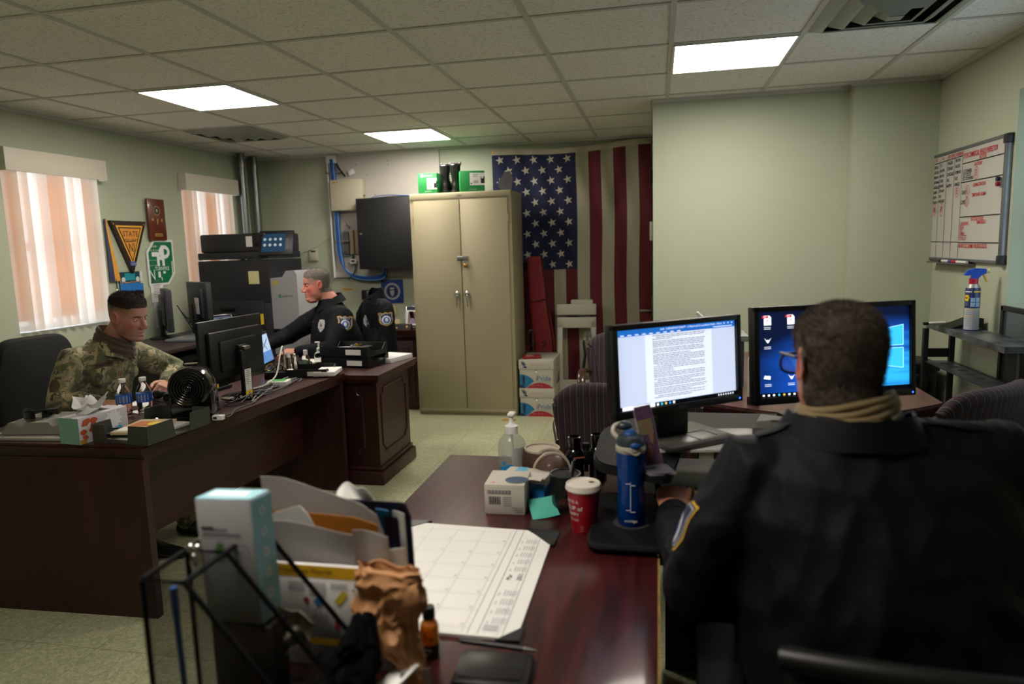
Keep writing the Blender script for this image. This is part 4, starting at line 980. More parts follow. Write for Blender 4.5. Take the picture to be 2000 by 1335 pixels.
# grey desk tray with contents
t = thing('desk_organizer_tray', 'grey four cornered letter tray at the near corner of the soldier\'s desk', 'tray', (-2.28, 2.385, .75), -5)
gt = M('grey_green_plastic', '34362f', .5)
def _dt2(b):
    W_, L_, h = .275, .36, .078
    b.box((W_/2, L_/2, .0035), (W_, L_, .006), gt)
    def wall(p, q, l0, l1):
        P = Vector(p); Q = Vector(q); d = (Q-P); L = d.length; a = math.degrees(math.atan2(d.y, d.x))
        for s0, s1, o in ((0, l0, 1), (L-l1, L, -1)):
            poly = [(s0, 0), (s1, 0), (s1-(.012 if o == 1 else 0), h), (s0+(.012 if o == -1 else 0), h)]
            b.prism(poly, .003, gt, Matrix.Translation((P.x, P.y, 0)) @ Matrix.Rotation(R(a), 4, 'Z') @ Matrix.Rotation(R(90), 4, 'X'))
    wall((0, 0), (W_, 0), .075, .1); wall((W_, 0), (W_, L_), .15, .13); wall((0, 0), (0, L_), .1, .1); wall((0, L_), (W_, L_), .1, .1)
shape(_dt2).build('tray', t, smooth=0)
for k, (x, y, z, a, w_, l, m, lab) in enumerate(((-2.15, 2.54, .758, -5, .2, .28, PAPER, 'stack of white papers filling the bottom of the grey letter tray'), (-2.15, 2.47, .772, -2, .17, .15, M('navy_folder', '1b2233', .6), 'dark blue folder lying near the front of the grey letter tray'), (-2.13, 2.50, .784, 8, .16, .22, M('cream_flyer', 'bba987', .6), 'cream and orange printed flyer on top inside the grey letter tray'))):
    t = thing('paper_stack', lab, 'papers', (x, y, z), a)
    shape(lambda b: b.box((0, 0, .006), (w_, l, .012), m, .001)).build('sheets', t)
    if k == 2: shape(lambda b: b.rect(-.06, -.02, .04, .07, M('orange_print', 'b5641f', .6), tr(0, 0, .0128)).rect(-.07, -.09, .07, -.03, PAPER, tr(0, 0, .0128)).disc((.03, .03), .03, YEL, tr(0, 0, .0134))).build('print', t, smooth=0)
t = thing('reading_glasses', 'folded black glasses on the papers at the front of the grey tray', 'glasses', (-2.205, 2.43, .7865), 10)
shape(lambda b: b.ring((-.028, 0), .024, .018, .003, BLACK, tr(0, 0, .003)).ring((.028, 0), .024, .018, .003, BLACK, tr(0, 0, .003)).tube([(-.05, .005, .003), (-.02, .03, .004), (.05, .026, .004)], .002, BLACK, 6).tube([(.05, .005, .003), (.02, .034, .007), (-.05, .022, .007)], .002, BLACK, 6).box((0, .003, .003), (.012, .003, .003), BLACK)).build('frame', t)
t = thing('computer_mouse', 'black mouse between the water bottles and the grey tray', 'mouse', (-2.24, 2.70, .75), 40)
shape(lambda b: b.ball((0, 0, .012), (.032, .055, .024), BLK2, 20)).build('shell', t)
# water bottles
wat = glass('clear_bottle_plastic', 'f4f6f6', .03, 1.18); lblb = M('bottle_label_blue', '1d56b4', .4); lblw = M('bottle_label_white', 'c9cdd2', .4)
def wbottle(x, y, lab, red):
    t = thing('water_bottle', lab, 'bottle', (x, y, .75), random.uniform(0, 60), 'plastic water bottles')
    prof = [(.0, .003), (.024, .0), (.031, .004), (.032, .02), (.029, .028), (.032, .036), (.029, .044), (.032, .052), (.029, .06), (.032, .068), (.0325, .078), (.0325, .118), (.033, .134), (.031, .147), (.024, .165), (.014, .182), (.013, .19)]
    shape(lambda b: b.lathe(prof, wat, 36)).build('bottle', t)
    shape(lambda b: b.lathe([(.0336, .092), (.034, .093), (.0340, .131), (.0336, .132)], lblb, 36)).build('label', t)
    def _w(b):
        for k0 in (0, 6):
            for k in range(k0, k0+4 if not k0 else k0+3):
                a0 = k*.42; b.add([(.0342*math.cos(a), .0342*math.sin(a), z) for a in (a0, a0+.4) for z in (.097, .127)], [(0, 2, 3, 1)], lblw)
        for k in range(10): a0 = .05+k*.13; b.add([(.0346*math.cos(a), .0346*math.sin(a), z) for a in (a0, a0+.05) for z in (.1, .124)], [(0, 2, 3, 1)], GREYINK)
    o = shape(_w).build('label_print', t, smooth=0); o.rotation_euler.z = -2.2
    shape(lambda b: b.lathe([(.0, .205), (.0145, .205), (.0155, .203), (.0155, .19), (.0145, .188)], WHITE, 24)).build('cap', t)
wbottle(-2.395, 2.70, 'plastic water bottle with blue label, the left one behind the tissue box', 0)
wbottle(-2.325, 2.745, 'plastic water bottle with blue label, the right one, slightly behind', 1)
# soldier's papers, keyboard, phone
t = thing('paper_sheet', 'white sheet with a green edge under the soldier\'s resting hand', 'paper', (-2.60, 3.16, .75), 20)
shape(lambda b: b.box((0, 0, .002), (.2, .27, .004), PAPER)).build('sheet', t)
t = thing('paper_sheet', 'small white note slip on the soldier\'s desk nearer the bottles', 'paper', (-2.46, 2.93, .75), -25)
shape(lambda b: b.box((0, 0, .002), (.1, .14, .004), PAPER)).build('sheet', t)
def keyboard(x, y, z, rz, label, m=BLACK, km=DGREY, w_=.44, d_=.15, name='keyboard'):
    t = thing(name, label, 'keyboard', (x, y, z), rz)
    shape(lambda b: b.box((0, 0, .009), (w_, d_, .018), m, .005)).build('case', t)
    def _k(b):
        for r_ in range(6):
            for c in range(21):
                if r_ == 0 and 5 < c < 12: continue
                b.box((-w_/2+.022+c*(w_-.04)/20.5, -d_/2+.018+r_*(d_-.03)/5.6, .022), (.0155, .017, .008), km, .002, seg=1)
        b.box((-.03, -d_/2+.018, .022), (.11, .016, .008), km, .002)
    shape(_k).build('keys', t); return t
keyboard(-2.48, 3.3, .75, 84, 'black keyboard in front of the soldier, mostly hidden by the fan')
t = thing('desk_phone', 'low black desk phone with handset between soldier and black fan', 'telephone', (-2.36, 3.02, .75), 60)
shape(lambda b: b.prism([(-.1, 0), (.1, 0), (.1, .02), (-.1, .055)], .2, BLACK, Matrix.Translation((0, .1, 0)) @ Matrix.Rotation(R(90), 4, 'X'))).build('base', t)
shape(lambda b: b.tube(path([(-.08, -.07, .07), (-.06, 0, .075), (-.08, .07, .07)]), [.02]*5+[.013]*7+[.02]*5, BLACK, 12)).build('handset', t)
# cables and router
t = thing('cable_tangle', 'tangle of thin black cables around the monitor base and desk edge', 'cable')
t.location = (-2.05, 3.3, .755)
random.seed(11)
for k in range(6):
    P = [(random.uniform(-.12, .08), random.uniform(-.25, .45), random.uniform(0, .012)) for _ in range(6)]
    P[0] = (-.1, -.05+random.uniform(-.1, .1), .02)
    shape(lambda b: b.tube(path(P, 6), .0025 if k else .004, blk if k % 5 else gry, 6)).build('cable', t)
t = thing('white_cable', 'white cable looping from the power block to the monitor base', 'cable', (-2.13, 3.55, .76))
shape(lambda b: b.tube(path([(-.03, -.28, .03), (.0, -.15, .02), (.0, .0, .05), (-.02, .1, .16), (-.06, .2, .19), (-.09, .26, .12), (-.1, .28, .03)]), .0045, whc, 8)).build('cable', t)
t = thing('network_switch', 'small white and green network box on the soldier\'s desk behind the monitor stand', 'router', (-2.12, 3.56, .75), 12)
shape(lambda b: b.box((0, 0, .016), (.12, .09, .032), WHITE, .006)).build('case', t); shape(lambda b: b.box((0, 0, .0325), (.08, .06, .002), M('lime_green_panel', '3c9b3a', .5))).build('top_panel', t)
t = thing('white_power_block', 'small white phone charger cube next to the steel cup', 'charger', (-2.18, 3.80, .75), 15)
shape(lambda b: b.box((0, 0, .027), (.035, .03, .055), WHITE, .006)).build('cube', t)
t = thing('black_power_strip', 'black box with plugs and coiled cords left of the steel cup', 'power strip', (-2.26, 3.78, .75), 10)
shape(lambda b: b.box((0, 0, .022), (.13, .07, .044), BLACK, .004)).build('body', t)
b = MB(); 
for k in range(5): b.tube([(.02*math.cos(a)-.04+.02*k, .02*math.sin(a)*.5, .068+.02*math.sin(a*1.0+k)) for a in [2*math.pi*q/16 for q in range(17)]], .0035, blk if k % 2 else M('brass_plug', '8e7a48', .3, .8), 6)
b.build('cord_coil', t)
t = thing('steel_cup', 'shiny stainless steel pen cup near the older officer\'s hand', 'cup', (-2.225, 3.9, .75), 0)
shape(lambda b: b.lathe([(.0, 0), (.042, 0), (.043, .1), (.045, .115), (.041, .115), (.039, .01), (.0, .01)], M('mirror_steel', 'b9b4aa', .12, 1), 36)).build('cup', t)
b = MB(); b.cyl((0, 0, .02), (-.03, .01, .14), .012, WHITE, n=10); b.cyl((.01, .01, .02), (.035, -.02, .135), .006, WHITE, n=10); b.build('contents', t)
def tray_black(name, x, y, z, rz, w_, d_, h, lab, label_card=True, group=None):
    t = thing(name, lab, 'tray', (x, y, z), rz, group)
    def _t(b):
        b.box((0, 0, .004), (w_, d_, .006), BLACK)
        for s_ in (-1, 1): b.prism([(-d_/2, 0), (d_/2, 0), (d_/2, h), (d_/2-.03, h), (d_/2-.07, h*.45), (-d_/2+.08, h*.45), (-d_/2+.03, h), (-d_/2, h)], .004, BLACK, Matrix.Translation((s_*w_/2-.002, 0, 0)) @ Matrix.Rotation(R(90), 4, 'Z') @ Matrix.Rotation(R(90), 4, 'X'))
        b.box((0, d_/2-.002, h/2), (w_, .004, h), BLACK); b.box((-w_*.0, -d_/2+.002, h*.5), (w_, .004, h), BLACK)
    shape(_t).build('tray', t)
    if label_card: shape(lambda b: b.box((w_*.22, -d_/2-.002, h*.5), (w_*.32, .003, h*.5), PAPER)).build('label_card', t)
    return t
tray_black('letter_tray', -2.10, 3.90, .75, 10, .26, .22, .052, 'low black tray with a white label card at the far end of the soldier\'s desk')
t = thing('paper_stack', 'white papers spilling from the low black tray at the desk corner', 'papers', (-1.985, 3.90, .758), 12)
shape(lambda b: b.box((0, 0, .014), (.13, .19, .026), PAPER, .002)).build('sheets', t)
# sanitizers on desk C
gel = glass('clear_gel', 'dfe4dc', .05, 1.2)
t = thing('sanitizer_bottle', 'small clear hand sanitizer with a white flip cap, left of the pump bottle', 'bottle', (-2.29, 4.20, .73), 10)
shape(lambda b: b.lathe([(0, 0), (.026, 0), (.027, .08), (.02, .095), (.011, .1)], gel, 24)).build('bottle', t); shape(lambda b: b.lathe([(.013, .1), (.013, .13), (0, .13)], WHITE, 20)).build('cap', t); shape(lambda b: b.rect(-.014, .02, .014, .07, M('dim_label', '6d7a5e', .6), tr(0, -.0278, 0, 90))).build('label', t, smooth=0)
t = thing('sanitizer_bottle', 'small clear pump sanitizer in front of the older officer, left of black trays', 'bottle', (-2.26, 4.33, .73), 0)
shape(lambda b: b.lathe([(0, 0), (.033, 0), (.034, .075), (.026, .095), (.013, .104)], gel, 24)).build('bottle', t)
shape(lambda b: b.lathe([(.015, .102), (.015, .125), (.006, .128), (.006, .16), (0, .16)], WHITE, 20).box((-.008, 0, .163), (.036, .014, .01), WHITE, .004)).build('pump', t)
# stacked black trays
tray_black('document_tray', -2.03, 4.40, .73, -8, .36, .27, .066, 'lower of the two stacked black document trays in front of the hanging jacket', True, 'stacked black document trays')
tray_black('document_tray', -2.035, 4.40, .80, -8, .36, .27, .07, 'upper of the two stacked black document trays, filled with papers and keys', True, 'stacked black document trays')
for k, (x, y, z, a, w_, l, h_, m, lab) in enumerate(((-2.12, 4.40, .8085, 4, .16, .2, .03, PAPER, 'pad of white paper at the left in the upper black tray'), (-2.04, 4.37, .8385, -20, .06, .13, .014, M('grey_case', '5d6064', .4), 'grey slim gadget lying across the papers in the upper black tray'), (-1.99, 4.40, .8085, 12, .08, .2, .035, M('notebook_cream', 'a8a290', .7), 'cream notebook at the right in the upper black tray'), (-1.95, 4.36, .8435, -30, .05, .12, .018, BLACK, 'black pouch on top of the cream notebook'))):
    t = thing('tray_paper' if k in (0, 2) else 'small_case', lab, 'papers' if k in (0, 2) else 'case', (x, y, z), a)
    shape(lambda b: b.box((0, 0, h_/2), (w_, l, h_), m, .003)).build('body', t)
t = thing('key_ring', 'small brass keys and ring on the upper black tray', 'keys', (-2.06, 4.44, .853), 0)
shape(lambda b: b.tube([(.016*math.cos(a), .016*math.sin(a), .004) for a in [2*math.pi*q/16 for q in range(16)]], .0016, STEEL, 6, closed=True)).build('ring', t)
for a in (-20, 40): shape(lambda b: b.cyl((.02, 0, .004), (.03, 0, .004), .009, M('brass', 'b58a3a', .3, 1), n=12).box((.045, 0, .004), (.035, .006, .003), M('brass', 'b58a3a', .3, 1))).build('key', t, T=tr(0, 0, .002, 0, 0, a))
t = thing('paper_stack', 'white stack of paper at the right end of the older officer\'s desk', 'papers', (-1.855, 4.60, .73), -14)
shape(lambda b: b.box((0, 0, .016), (.2, .26, .032), PAPER, .002)).build('sheets', t)
t = thing('yellow_folder', 'manila folder with white paper between steel cup and officer', 'folder', (-2.33, 4.45, .73), 5)
shape(lambda b: b.box((0, 0, .006), (.16, .22, .012), M('manila', 'a9803f', .7), .001)).build('folder', t); shape(lambda b: b.box((0, 0, .018), (.15, .21, .012), PAPER, .001)).build('sheets', t)
# laptop of the older officer
t = thing('rugged_laptop', 'thick black rugged laptop with its lit blue grey screen seen edge on', 'laptop', (-2.46, 4.10, .73), 103)
shape(lambda b: b.box((0, -.08, .022), (.31, .25, .04), BLACK, .008)).build('base', t)
LT = tr(0, .05, .045, -12)
shape(lambda b: b.box((0, 0, .11), (.29, .022, .22), BLACK, .01, LT)).build('lid', t)
def _ls(b):
    X = LT @ tr(0, -.0122, 0, 90)
    b.rect(-.12, .02, .12, .2, M('laptop_screen_light', '8fa0b8', .3, emit=1.1), X); b.rect(-.12, .02, .12, .09, M('laptop_screen_blue', '4f74a8', .3, emit=.9), X @ tr(0, 0, .0006))
    b.line((-.1, .08), (.1, .17), .008, M('laptop_map_line', '55657d', .3, emit=.4), X @ tr(0, 0, .001)); b.line((-.05, .2), (.05, .1), .008, M('laptop_map_line', '55657d', .3, emit=.4), X @ tr(0, 0, .001))
shape(_ls).build('screen', t, smooth=0)
# old monitors on the side workstation
def old_monitor(x, y, rz, w_, h_, z, lab, label=False):
    t = thing('old_monitor', lab, 'monitor', (x, y, .86), rz, 'pair of old monitors on the side worktop')
    om = M('faded_black_plastic', '26282c', .45)
    shape(lambda b: b.box((0, 0, z+h_/2), (w_, .045, h_), om, .008).box((0, .03, z+h_/2), (w_*.7, .03, h_*.7), om, .01)).build('case', t)
    shape(lambda b: b.box((0, -.0235, z+h_/2), (w_-.04, .002, h_-.04), M('dark_screen', '07080a', .15))).build('screen', t)
    shape(lambda b: b.box((0, .05, (z+h_/2)/2), (.07, .03, z+h_*.5), BLACK, .006)).build('stand', t); shape(lambda b: b.lathe([(.12, 0), (.12, .01), (.06, .02), (0, .022)], BLACK, 30, (0, .02, 0))).build('base', t)
    if label: shape(lambda b: b.box((-.06, .0462, z+h_*.45), (.08, .002, .13), PAPER)).build('spec_label', t)
old_monitor(-3.80, 4.83, 133, .42, .33, .06, 'left of two old black monitors seen from the side near the pinned notices')
old_monitor(-3.64, 5.02, 146, .42, .34, .09, 'right old black monitor, tallest, turned away beside the second blind', True)
t = thing('closed_laptop', 'closed silver laptop lying under the old monitors', 'laptop', (-3.52, 4.75, .86), 5)
shape(lambda b: b.box((0, 0, .012), (.26, .36, .024), M('laptop_silver', '6e7075', .35, .5), .006)).build('case', t)
t = thing('desk_microphone', 'small black gooseneck microphone beside the lower notice', 'microphone', (-3.80, 4.36, .86))
shape(lambda b: b.lathe([(.035, 0), (.035, .012), (0, .016)], BLACK, 20).tube(path([(0, 0, .01), (.0, .02, .08), (.01, .05, .15)]), .004, BLACK, 8).ball((.011, .055, .165), (.009, .009, .018), BLACK, 12)).build('microphone', t)
t = thing('glass_tumbler', 'narrow clear glass with a yellow green tag behind the old monitors', 'glass', (-3.42, 5.16, .86))
shape(lambda b: b.lathe([(0, 0), (.022, 0), (.024, .11), (.022, .11), (.02, .006), (0, .006)], glass('pale_glass', 'cfe0e0', .03, 1.2), 20)).build('glass', t)
shape(lambda b: b.box((.045, .01, .008), (.04, .05, .014), M('lime_tag', '9fb02c', .6), .003)).build('tag', t)
b = MB(); 
for k in range(5): b.tube(path([(-3.70+.01*k, 4.82+.03*k, 1.12-.05*k), (-3.64, 4.84+.02*k, 1.0), (-3.62+.02*k, 4.9, .9), (-3.55+.03*k, 4.86-.04*k, .89)]), .004, blk, 6)
t = b.build('monitor_cords'); tag(t, 'black cords hanging down between the two old monitors', 'cable')
t = thing('photo_frame', 'silver framed photo of two uniformed people, standing under the second blind', 'photo frame', (-3.62, 5.27, .862), 62)
def pframe(w_, h_, bz, fm, draw):
    FT = tr(0, 0, 0, -12)
    shape(lambda b: frame4(b, w_, h_, bz, .012, fm)).build('frame', t, T=FT)
    shape(lambda b: b.box((0, .004, h_/2), (w_-bz, .003, h_-bz), M('photo_backing', '3b4354', .4))).build('backing', t, T=FT); shape(draw).build('print', t, T=FT @ tr(0, .0015, 0, 90), smooth=0)
    shape(lambda b: b.box((0, .05, h_*.35), (.04, .004, h_*.7), BLACK, 0, tr(0, 0, 0, 18))).build('easel_back', t)
def _d1(b):
    b.rect(-.085, .015, .085, .12, M('photo_sky_blue', '5c6f96', .4))
    for x in (-.04, .04):
        b.flat([(x-.035, .015), (x+.035, .015), (x+.028, .05), (x-.028, .05)], INK, tr(0, 0, .0005)); b.disc((x, .068), .017, M('photo_skin', 'b98a6c', .5), tr(0, 0, .001), rb=.02); b.disc((x, .085), .019, INK, tr(0, 0, .0015), rb=.009)
pframe(.2, .14, .012, STEEL, _d1)
# copier
t = thing('office_copier', 'tall dark grey multifunction copier with white side cabinet, by the second blind', 'copier', (-3.58, 5.46, .03))
cp = M('copier_charcoal', '222327', .5); cpw = M('copier_light_grey', '8f8f92', .4)
def _cp(b):
    b.box((0, .3, .55), (.62, .6, 1.0), cp, .01); b.box((0, .3, .03), (.6, .56, .06), BLACK)
shape(_cp).build('base_cabinet', t)
shape(lambda b: b.prism([(-.29, 1.05), (.31, 1.05), (.31, 1.3), (.31, 1.42), (-.36, 1.42), (-.36, 1.24), (-.29, 1.14)], .58, cp, tr(0, .58, 0, 90))).build('print_engine', t)
shape(lambda b: b.box((-.02, .28, 1.46), (.68, .56, .06), cp, .008)).build('scanner_bed', t); shape(lambda b: b.box((-.02, .3, 1.57), (.68, .5, .16), cp, .015).box((.24, .05, 1.6), (.12, .1, .1), BLACK, .01)).build('document_feeder', t)
shape(lambda b: b.box((.0, -.004, .9), (.5, .012, .34), cp, .006).box((-.1, -.014, 1.0), (.14, .02, .03), BLACK, .006)).build('drawer', t)
shape(lambda b: b.box((.0, -.004, .6), (.5, .012, .2), cp, .006).box((.1, -.014, .66), (.14, .02, .05), BLACK, .006)).build('drawer', t)
CT = tr(.40, -.0, 1.50, -18, 0, 10)
cpn = shape(lambda b: b.box((0, 0, .06), (.30, .03, .22), BLACK, .01, CT)).build('control_panel', t)
def _cs(b):
    X = CT @ tr(-.02, -.016, 0, 90); b.rect(-.1, -.02, .1, .14, M('copier_touchscreen', '16324a', .2, emit=.5), X)
    for i in range(4):
        for j in range(2): b.disc((-.075+.045*i, .04+.05*j), .013, M('screen_icon', '8c9aa0', .4, emit=.5), X @ tr(0, 0, .0008), 10)
    for i in range(2):
        for j in range(5): b.rect(.125+.012*i-.018, .0+.02*j, .133+.012*i-.018, .012+.02*j, GREYINK, X @ tr(0, 0, .0008))
shape(_cs).build('touchscreen', cpn, smooth=0)
shape(lambda b: b.prism([(.31, .82), (.56, .82), (.56, 1.29), (.54, 1.32), (.46, 1.32), (.42, 1.26), (.31, 1.26)], .5, cpw, tr(0, .52, 0, 90))).build('side_unit', t)
shape(lambda b: b.box((.43, .27, .79), (.24, .48, .05), BLACK)).build('output_slot', t)
shape(lambda b: b.prism([(.31, .6), (.52, .6), (.56, .66), (.56, .78), (.52, .78), (.48, .72), (.31, .72)], .5, cpw, tr(0, .52, 0, 90)).box((.43, .27, .3), (.24, .5, .6), cp, .008)).build('stacker', t)
def _cl(b):
    X = tr(0, .0185, 0, 90); b.rect(.38, 1.09, .40, 1.12, M('logo_green', '23804a', .5), X); b.text('Lexmark', .03, INK, X @ tr(.405, 1.105, 0)); b.rect(.33, 1.2, .38, 1.24, M('yellow_note', 'a89b45', .7), X)
shape(_cl).build('markings', t, smooth=0)
t2 = shape(lambda b: b.box((0, 0, 0), (.1, .002, .11), M('pale_yellow_note', 'c9c48e', .8))).build('memo_note', t, T=tr(.17, -.003, 1.27)); t3 = shape(lambda b: b.box((0, 0, 0), (.06, .002, .09), WHITE)).build('info_sticker', t, T=tr(.12, .048, 1.58))
# credenza top things
t = thing('photo_frame', 'silver framed portrait on the credenza, half hidden by the beige cabinet', 'photo frame', (-2.24, 6.12, .772), -12)
def _d2(b):
    b.rect(-.07, .03, .07, .17, PAPER); b.rect(-.05, .045, .05, .155, M('photo_warm', '7c6a66', .5), tr(0, 0, .0005)); b.disc((0, .11), .02, M('photo_skin', 'b98a6c', .5), tr(0, 0, .001), rb=.026); b.flat([(-.035, .045), (.035, .045), (.025, .085), (-.025, .085)], M('photo_lilac', '8d86a8', .5), tr(0, 0, .001))
pframe(.17, .215, .016, CHROME, _d2)
t = thing('desk_name_plate', 'wooden name plate with a gold triangle on the credenza', 'name plate', (-2.38, 6.02, .772), -4)
shape(lambda b: b.prism([(-.03, 0), (.03, 0), (.012, .055), (-.012, .055)], .36, M('dark_walnut_plaque', '2c1a12', .35), Matrix.Translation((-.18, 0, 0)) @ Matrix.Rotation(R(90), 4, 'Z') @ Matrix.Rotation(R(90), 4, 'X'))).build('block', t)
def _np(b):
    X = tr(0, -.0305, .002, 72); g = M('gold_foil', 'b79a55', .35, .6)
    b.rect(-.165, .006, .165, .048, INK, X); b.text('SERGEANT', .014, g, X @ tr(-.02, .038, .001), 'CENTER'); [b.rect(-.10+.026*k, .014, -.079+.026*k, .026, g, X @ tr(0, 0, .001)) for k in range(6)]; b.flat([(.13, .04), (.155, .04), (.142, .014)], g, X @ tr(0, 0, .001))
shape(_np).build('engraving', t, smooth=0)
t = thing('signed_card', 'cream signed card standing behind the name plate', 'card', (-2.45, 6.10, .772), 0)
shape(lambda b: b.box((0, 0, .05), (.2, .004, .085), M('cream_card', 'a89f7c', .7), 0, tr(0, 0, 0, -10))).build('card', t)
shape(lambda b: b.tube(path([(-.06, -.006, .04), (-.04, -.004, .065), (-.03, -.006, .045), (0, -.005, .055), (.03, -.006, .045)]), .0012, GREYINK, 5)).build('signature', t)
t = thing('toy_car', 'small white toy police car on the credenza edge', 'toy car', (-2.60, 5.97, .772), 10)
shape(lambda b: b.prism([(-.055, .012), (.055, .012), (.055, .026), (.03, .03), (.012, .045), (-.025, .045), (-.04, .03), (-.055, .028)], .045, WHITE, tr(0, .0225, 0, 90))).build('body', t)
for x in (-.034, .034):
    for y in (-.022, .022): shape(lambda b: b.cyl((x, y-.004, .012), (x, y+.004, .012), .011, BLACK, n=16)).build('wheel', t)
# ================================================================== things on the near desk
t = thing('desk_calendar_pad', 'large white monthly desk calendar pad with black corner holders on the near desk', 'calendar', (-.30, 1.22, .75), 0)
CQ = [(-.28, -.005), (-.0, -.005), (.035, .03), (.035, .43), (-.035, .505), (-.37, .52), (-.37, -.005)]
shape(lambda b: b.prism(CQ, .006, PAPER)).build('pad', t)
cg = M('calendar_grid_grey', 'b3b3b6', .8); cg2 = M('calendar_print_grey', '8a8a90', .8)
def _cp2(b):
    Z = tr(0, 0, .0066)
    for k in range(6): b.line((-.365+.072*k, 0), (-.365+.072*k, .49), .0011, cg, Z)
    for k in range(8): b.line((-.365, .02+.066*k), (-.065, .02+.066*k), .0009, cg, Z)
    b.line((-.045, 0), (-.045, .50), .0016, cg2, Z); b.line((.005, 0), (.005, .455), .0014, cg2, Z); b.line((-.065, 0), (-.065, .505), .0014, cg2, Z)
    n = 1
    for i in range(5):
        for j in range(7):
            if n <= 31: b.text(str(n), .009, cg2, Z @ tr(-.365+.072*(i+1)-.006, .02+.066*j+.006, 0, 0, 0, 90)); n += 1
    b.text('Mar', .017, INK, Z @ tr(-.03, .225, 0, 0, 0, 90)); b.text('2021', .017, INK, Z @ tr(-.006, .225, 0, 0, 0, 90))
    for k in range(11):
        y = .04+.038*k
        if 4 <= k <= 5: continue
        b.text(['Jan', 'Feb', 'Apr', 'May', '', '', 'Jun', 'Jul', 'Aug', 'Sep', 'Oct'][k] or ' ', .008, cg2, Z @ tr(-.036, y, 0, 0, 0, 90)) if k not in (4, 5) else None
        for q in range(5): b.rect(-.026+.006*q, y, -.0235+.006*q, y+.024, cg, Z)
    b.rect(-.038, .015, -.008, .035, cg, Z)
shape(_cp2).build('calendar_print', t, smooth=0)
cbk = M('black_vinyl_corner', '1a1a1c', .4)
for P in ([(-.04, .515), (.05, .51), (.045, .42), (.033, .425)], [(-.005, -.015), (.042, -.012), (.042, .04)], [(-.38, .53), (-.38, .46), (-.31, .53)]): shape(lambda b: b.prism(P, .008, cbk)).build('corner_holder', t)
# wallet and pen
t = thing('black_wallet', 'black leather wallet notebook lying on the near desk edge below the calendar', 'wallet', (-.283, 1.10, .75), 3)
shape(lambda b: b.box((0, 0, .011), (.135, .10, .022), M('black_leather', '0e0e0d', .42, bump=(70, .3, .001)), .009).box((0, .0, .0235), (.11, .075, .003), M('black_leather_panel', '141312', .38), .0012)).build('cover', t)
t = thing('ballpoint_pen', 'dark pen with metal clip resting across the top of the black wallet', 'pen', (-.29, 1.158, .775), -4)
shape(lambda b: b.cyl((-.07, 0, 0), (.05, 0, 0), .005, BLACK, n=14).cyl((.05, 0, 0), (.075, 0, 0), .005, STEEL, r1=.0015, n=14)).build('barrel', t); shape(lambda b: b.box((-.05, 0, .0065), (.045, .003, .002), STEEL).cyl((-.075, 0, 0), (-.07, 0, 0), .003, BLACK, n=10)).build('clip', t)
# energy shot bottle
t = thing('energy_shot_bottle', 'small yellow to pink energy shot bottle with black cap beside the brown paper bag', 'bottle', (-.415, 1.148, .75), 0)
shape(lambda b: b.lathe([(0, 0), (.0165, 0), (.0175, .004), (.0175, .028)], M('shot_black', '1b1712', .3), 28)).build('base_label', t)
shape(lambda b: b.lathe([(.0175, .028), (.0175, .058), (.015, .066)], M('shot_orange', 'e0661c', .25, var=(26, 'e8b51c', .12)), 28).lathe([(.0151, .066), (.0098, .074), (.0096, .078)], M('shot_pink', 'd23a5a', .25, var=(30, 'e8a01c', .12)), 28)).build('body', t)
shape(lambda b: b.lathe([(.0115, .076), (.0118, .094), (.0105, .097), (0, .097)], BLACK, 24)).build('cap', t)
shape(lambda b: b.text('5', .02, INK, tr(-.007, -.0178, .046, 90), sx=.9).text('HR', .009, INK, tr(.003, -.0178, .043, 90)).text('EXTRA', .0065, PAPER, tr(-.011, -.0178, .02, 90)).text('BERRY', .005, YEL, tr(-.009, -.0178, .011, 90))).build('print', t, smooth=0)
# pump sanitizer
t = thing('pump_sanitizer', 'large clear pump sanitizer bottle with blue dots at the far end of the near desk', 'bottle', (-.462, 2.14, .75), 0); t.scale = (1.08, 1.08, 1.0)
shape(lambda b: b.lathe([(0, 0), (.039, 0), (.0415, .006), (.042, .1), (.041, .118), (.034, .136), (.022, .150), (.016, .158)], clear('clear_pump_plastic', 'd6dcd8', .22, .03, 'e6eae8'), 40)).build('bottle', t)
shape(lambda b: b.lathe([(0, .004), (.037, .004), (.0385, .035), (0, .035)], clear('gel_pool', 'dfe6de', .12, .05, 'dde6de'), 36)).build('gel', t)
shape(lambda b: b.lathe([(.019, .155), (.019, .178), (.012, .182), (.007, .19), (.006, .21), (0, .21)], WHITE, 24).box((0, .008, .214), (.022, .038, .012), WHITE, .005)).build('pump_head', t)
shape(lambda b: b.cyl((0, 0, .155), (.004, 0, .03), .004, M('tube_plastic', 'd0d2cc', .3), n=10)).build('dip_tube', t)
def _dots(b):
    for a, z, r_ in ((-118, .065, .006), (-112, .042, .013), (-92, .048, .015), (-95, .022, .007), (-124, .045, .010)):
        a = R(a+4); X = Matrix.Translation((.0424*math.cos(a), .0424*math.sin(a), z)) @ Matrix.Rotation(a+math.pi/2, 4, 'Z') @ Matrix.Rotation(R(90), 4, 'X'); b.disc((0, 0), r_, M('dot_blue', '1d86c8', .4), X, 18)
    for k in range(3): a = R(-118+8*k); X = Matrix.Translation((.0424*math.cos(a), .0424*math.sin(a), .09)) @ Matrix.Rotation(a+math.pi/2, 4, 'Z') @ Matrix.Rotation(R(90), 4, 'X'); b.rect(-.004, 0, .0, .002, M('dot_blue', '1d86c8', .4), X)
    V = []; n = 12
    for k in range(n+1): a = R(-75+62*k/n); V += [(.0425*math.cos(a), .0425*math.sin(a), .012), (.0425*math.cos(a), .0425*math.sin(a), .115)]
    b.add(V, [(2*k, 2*k+2, 2*k+3, 2*k+1) for k in range(n)], M('back_label_silver', 'a8a9a8', .5))
shape(_dots).build('label', t, smooth=0)
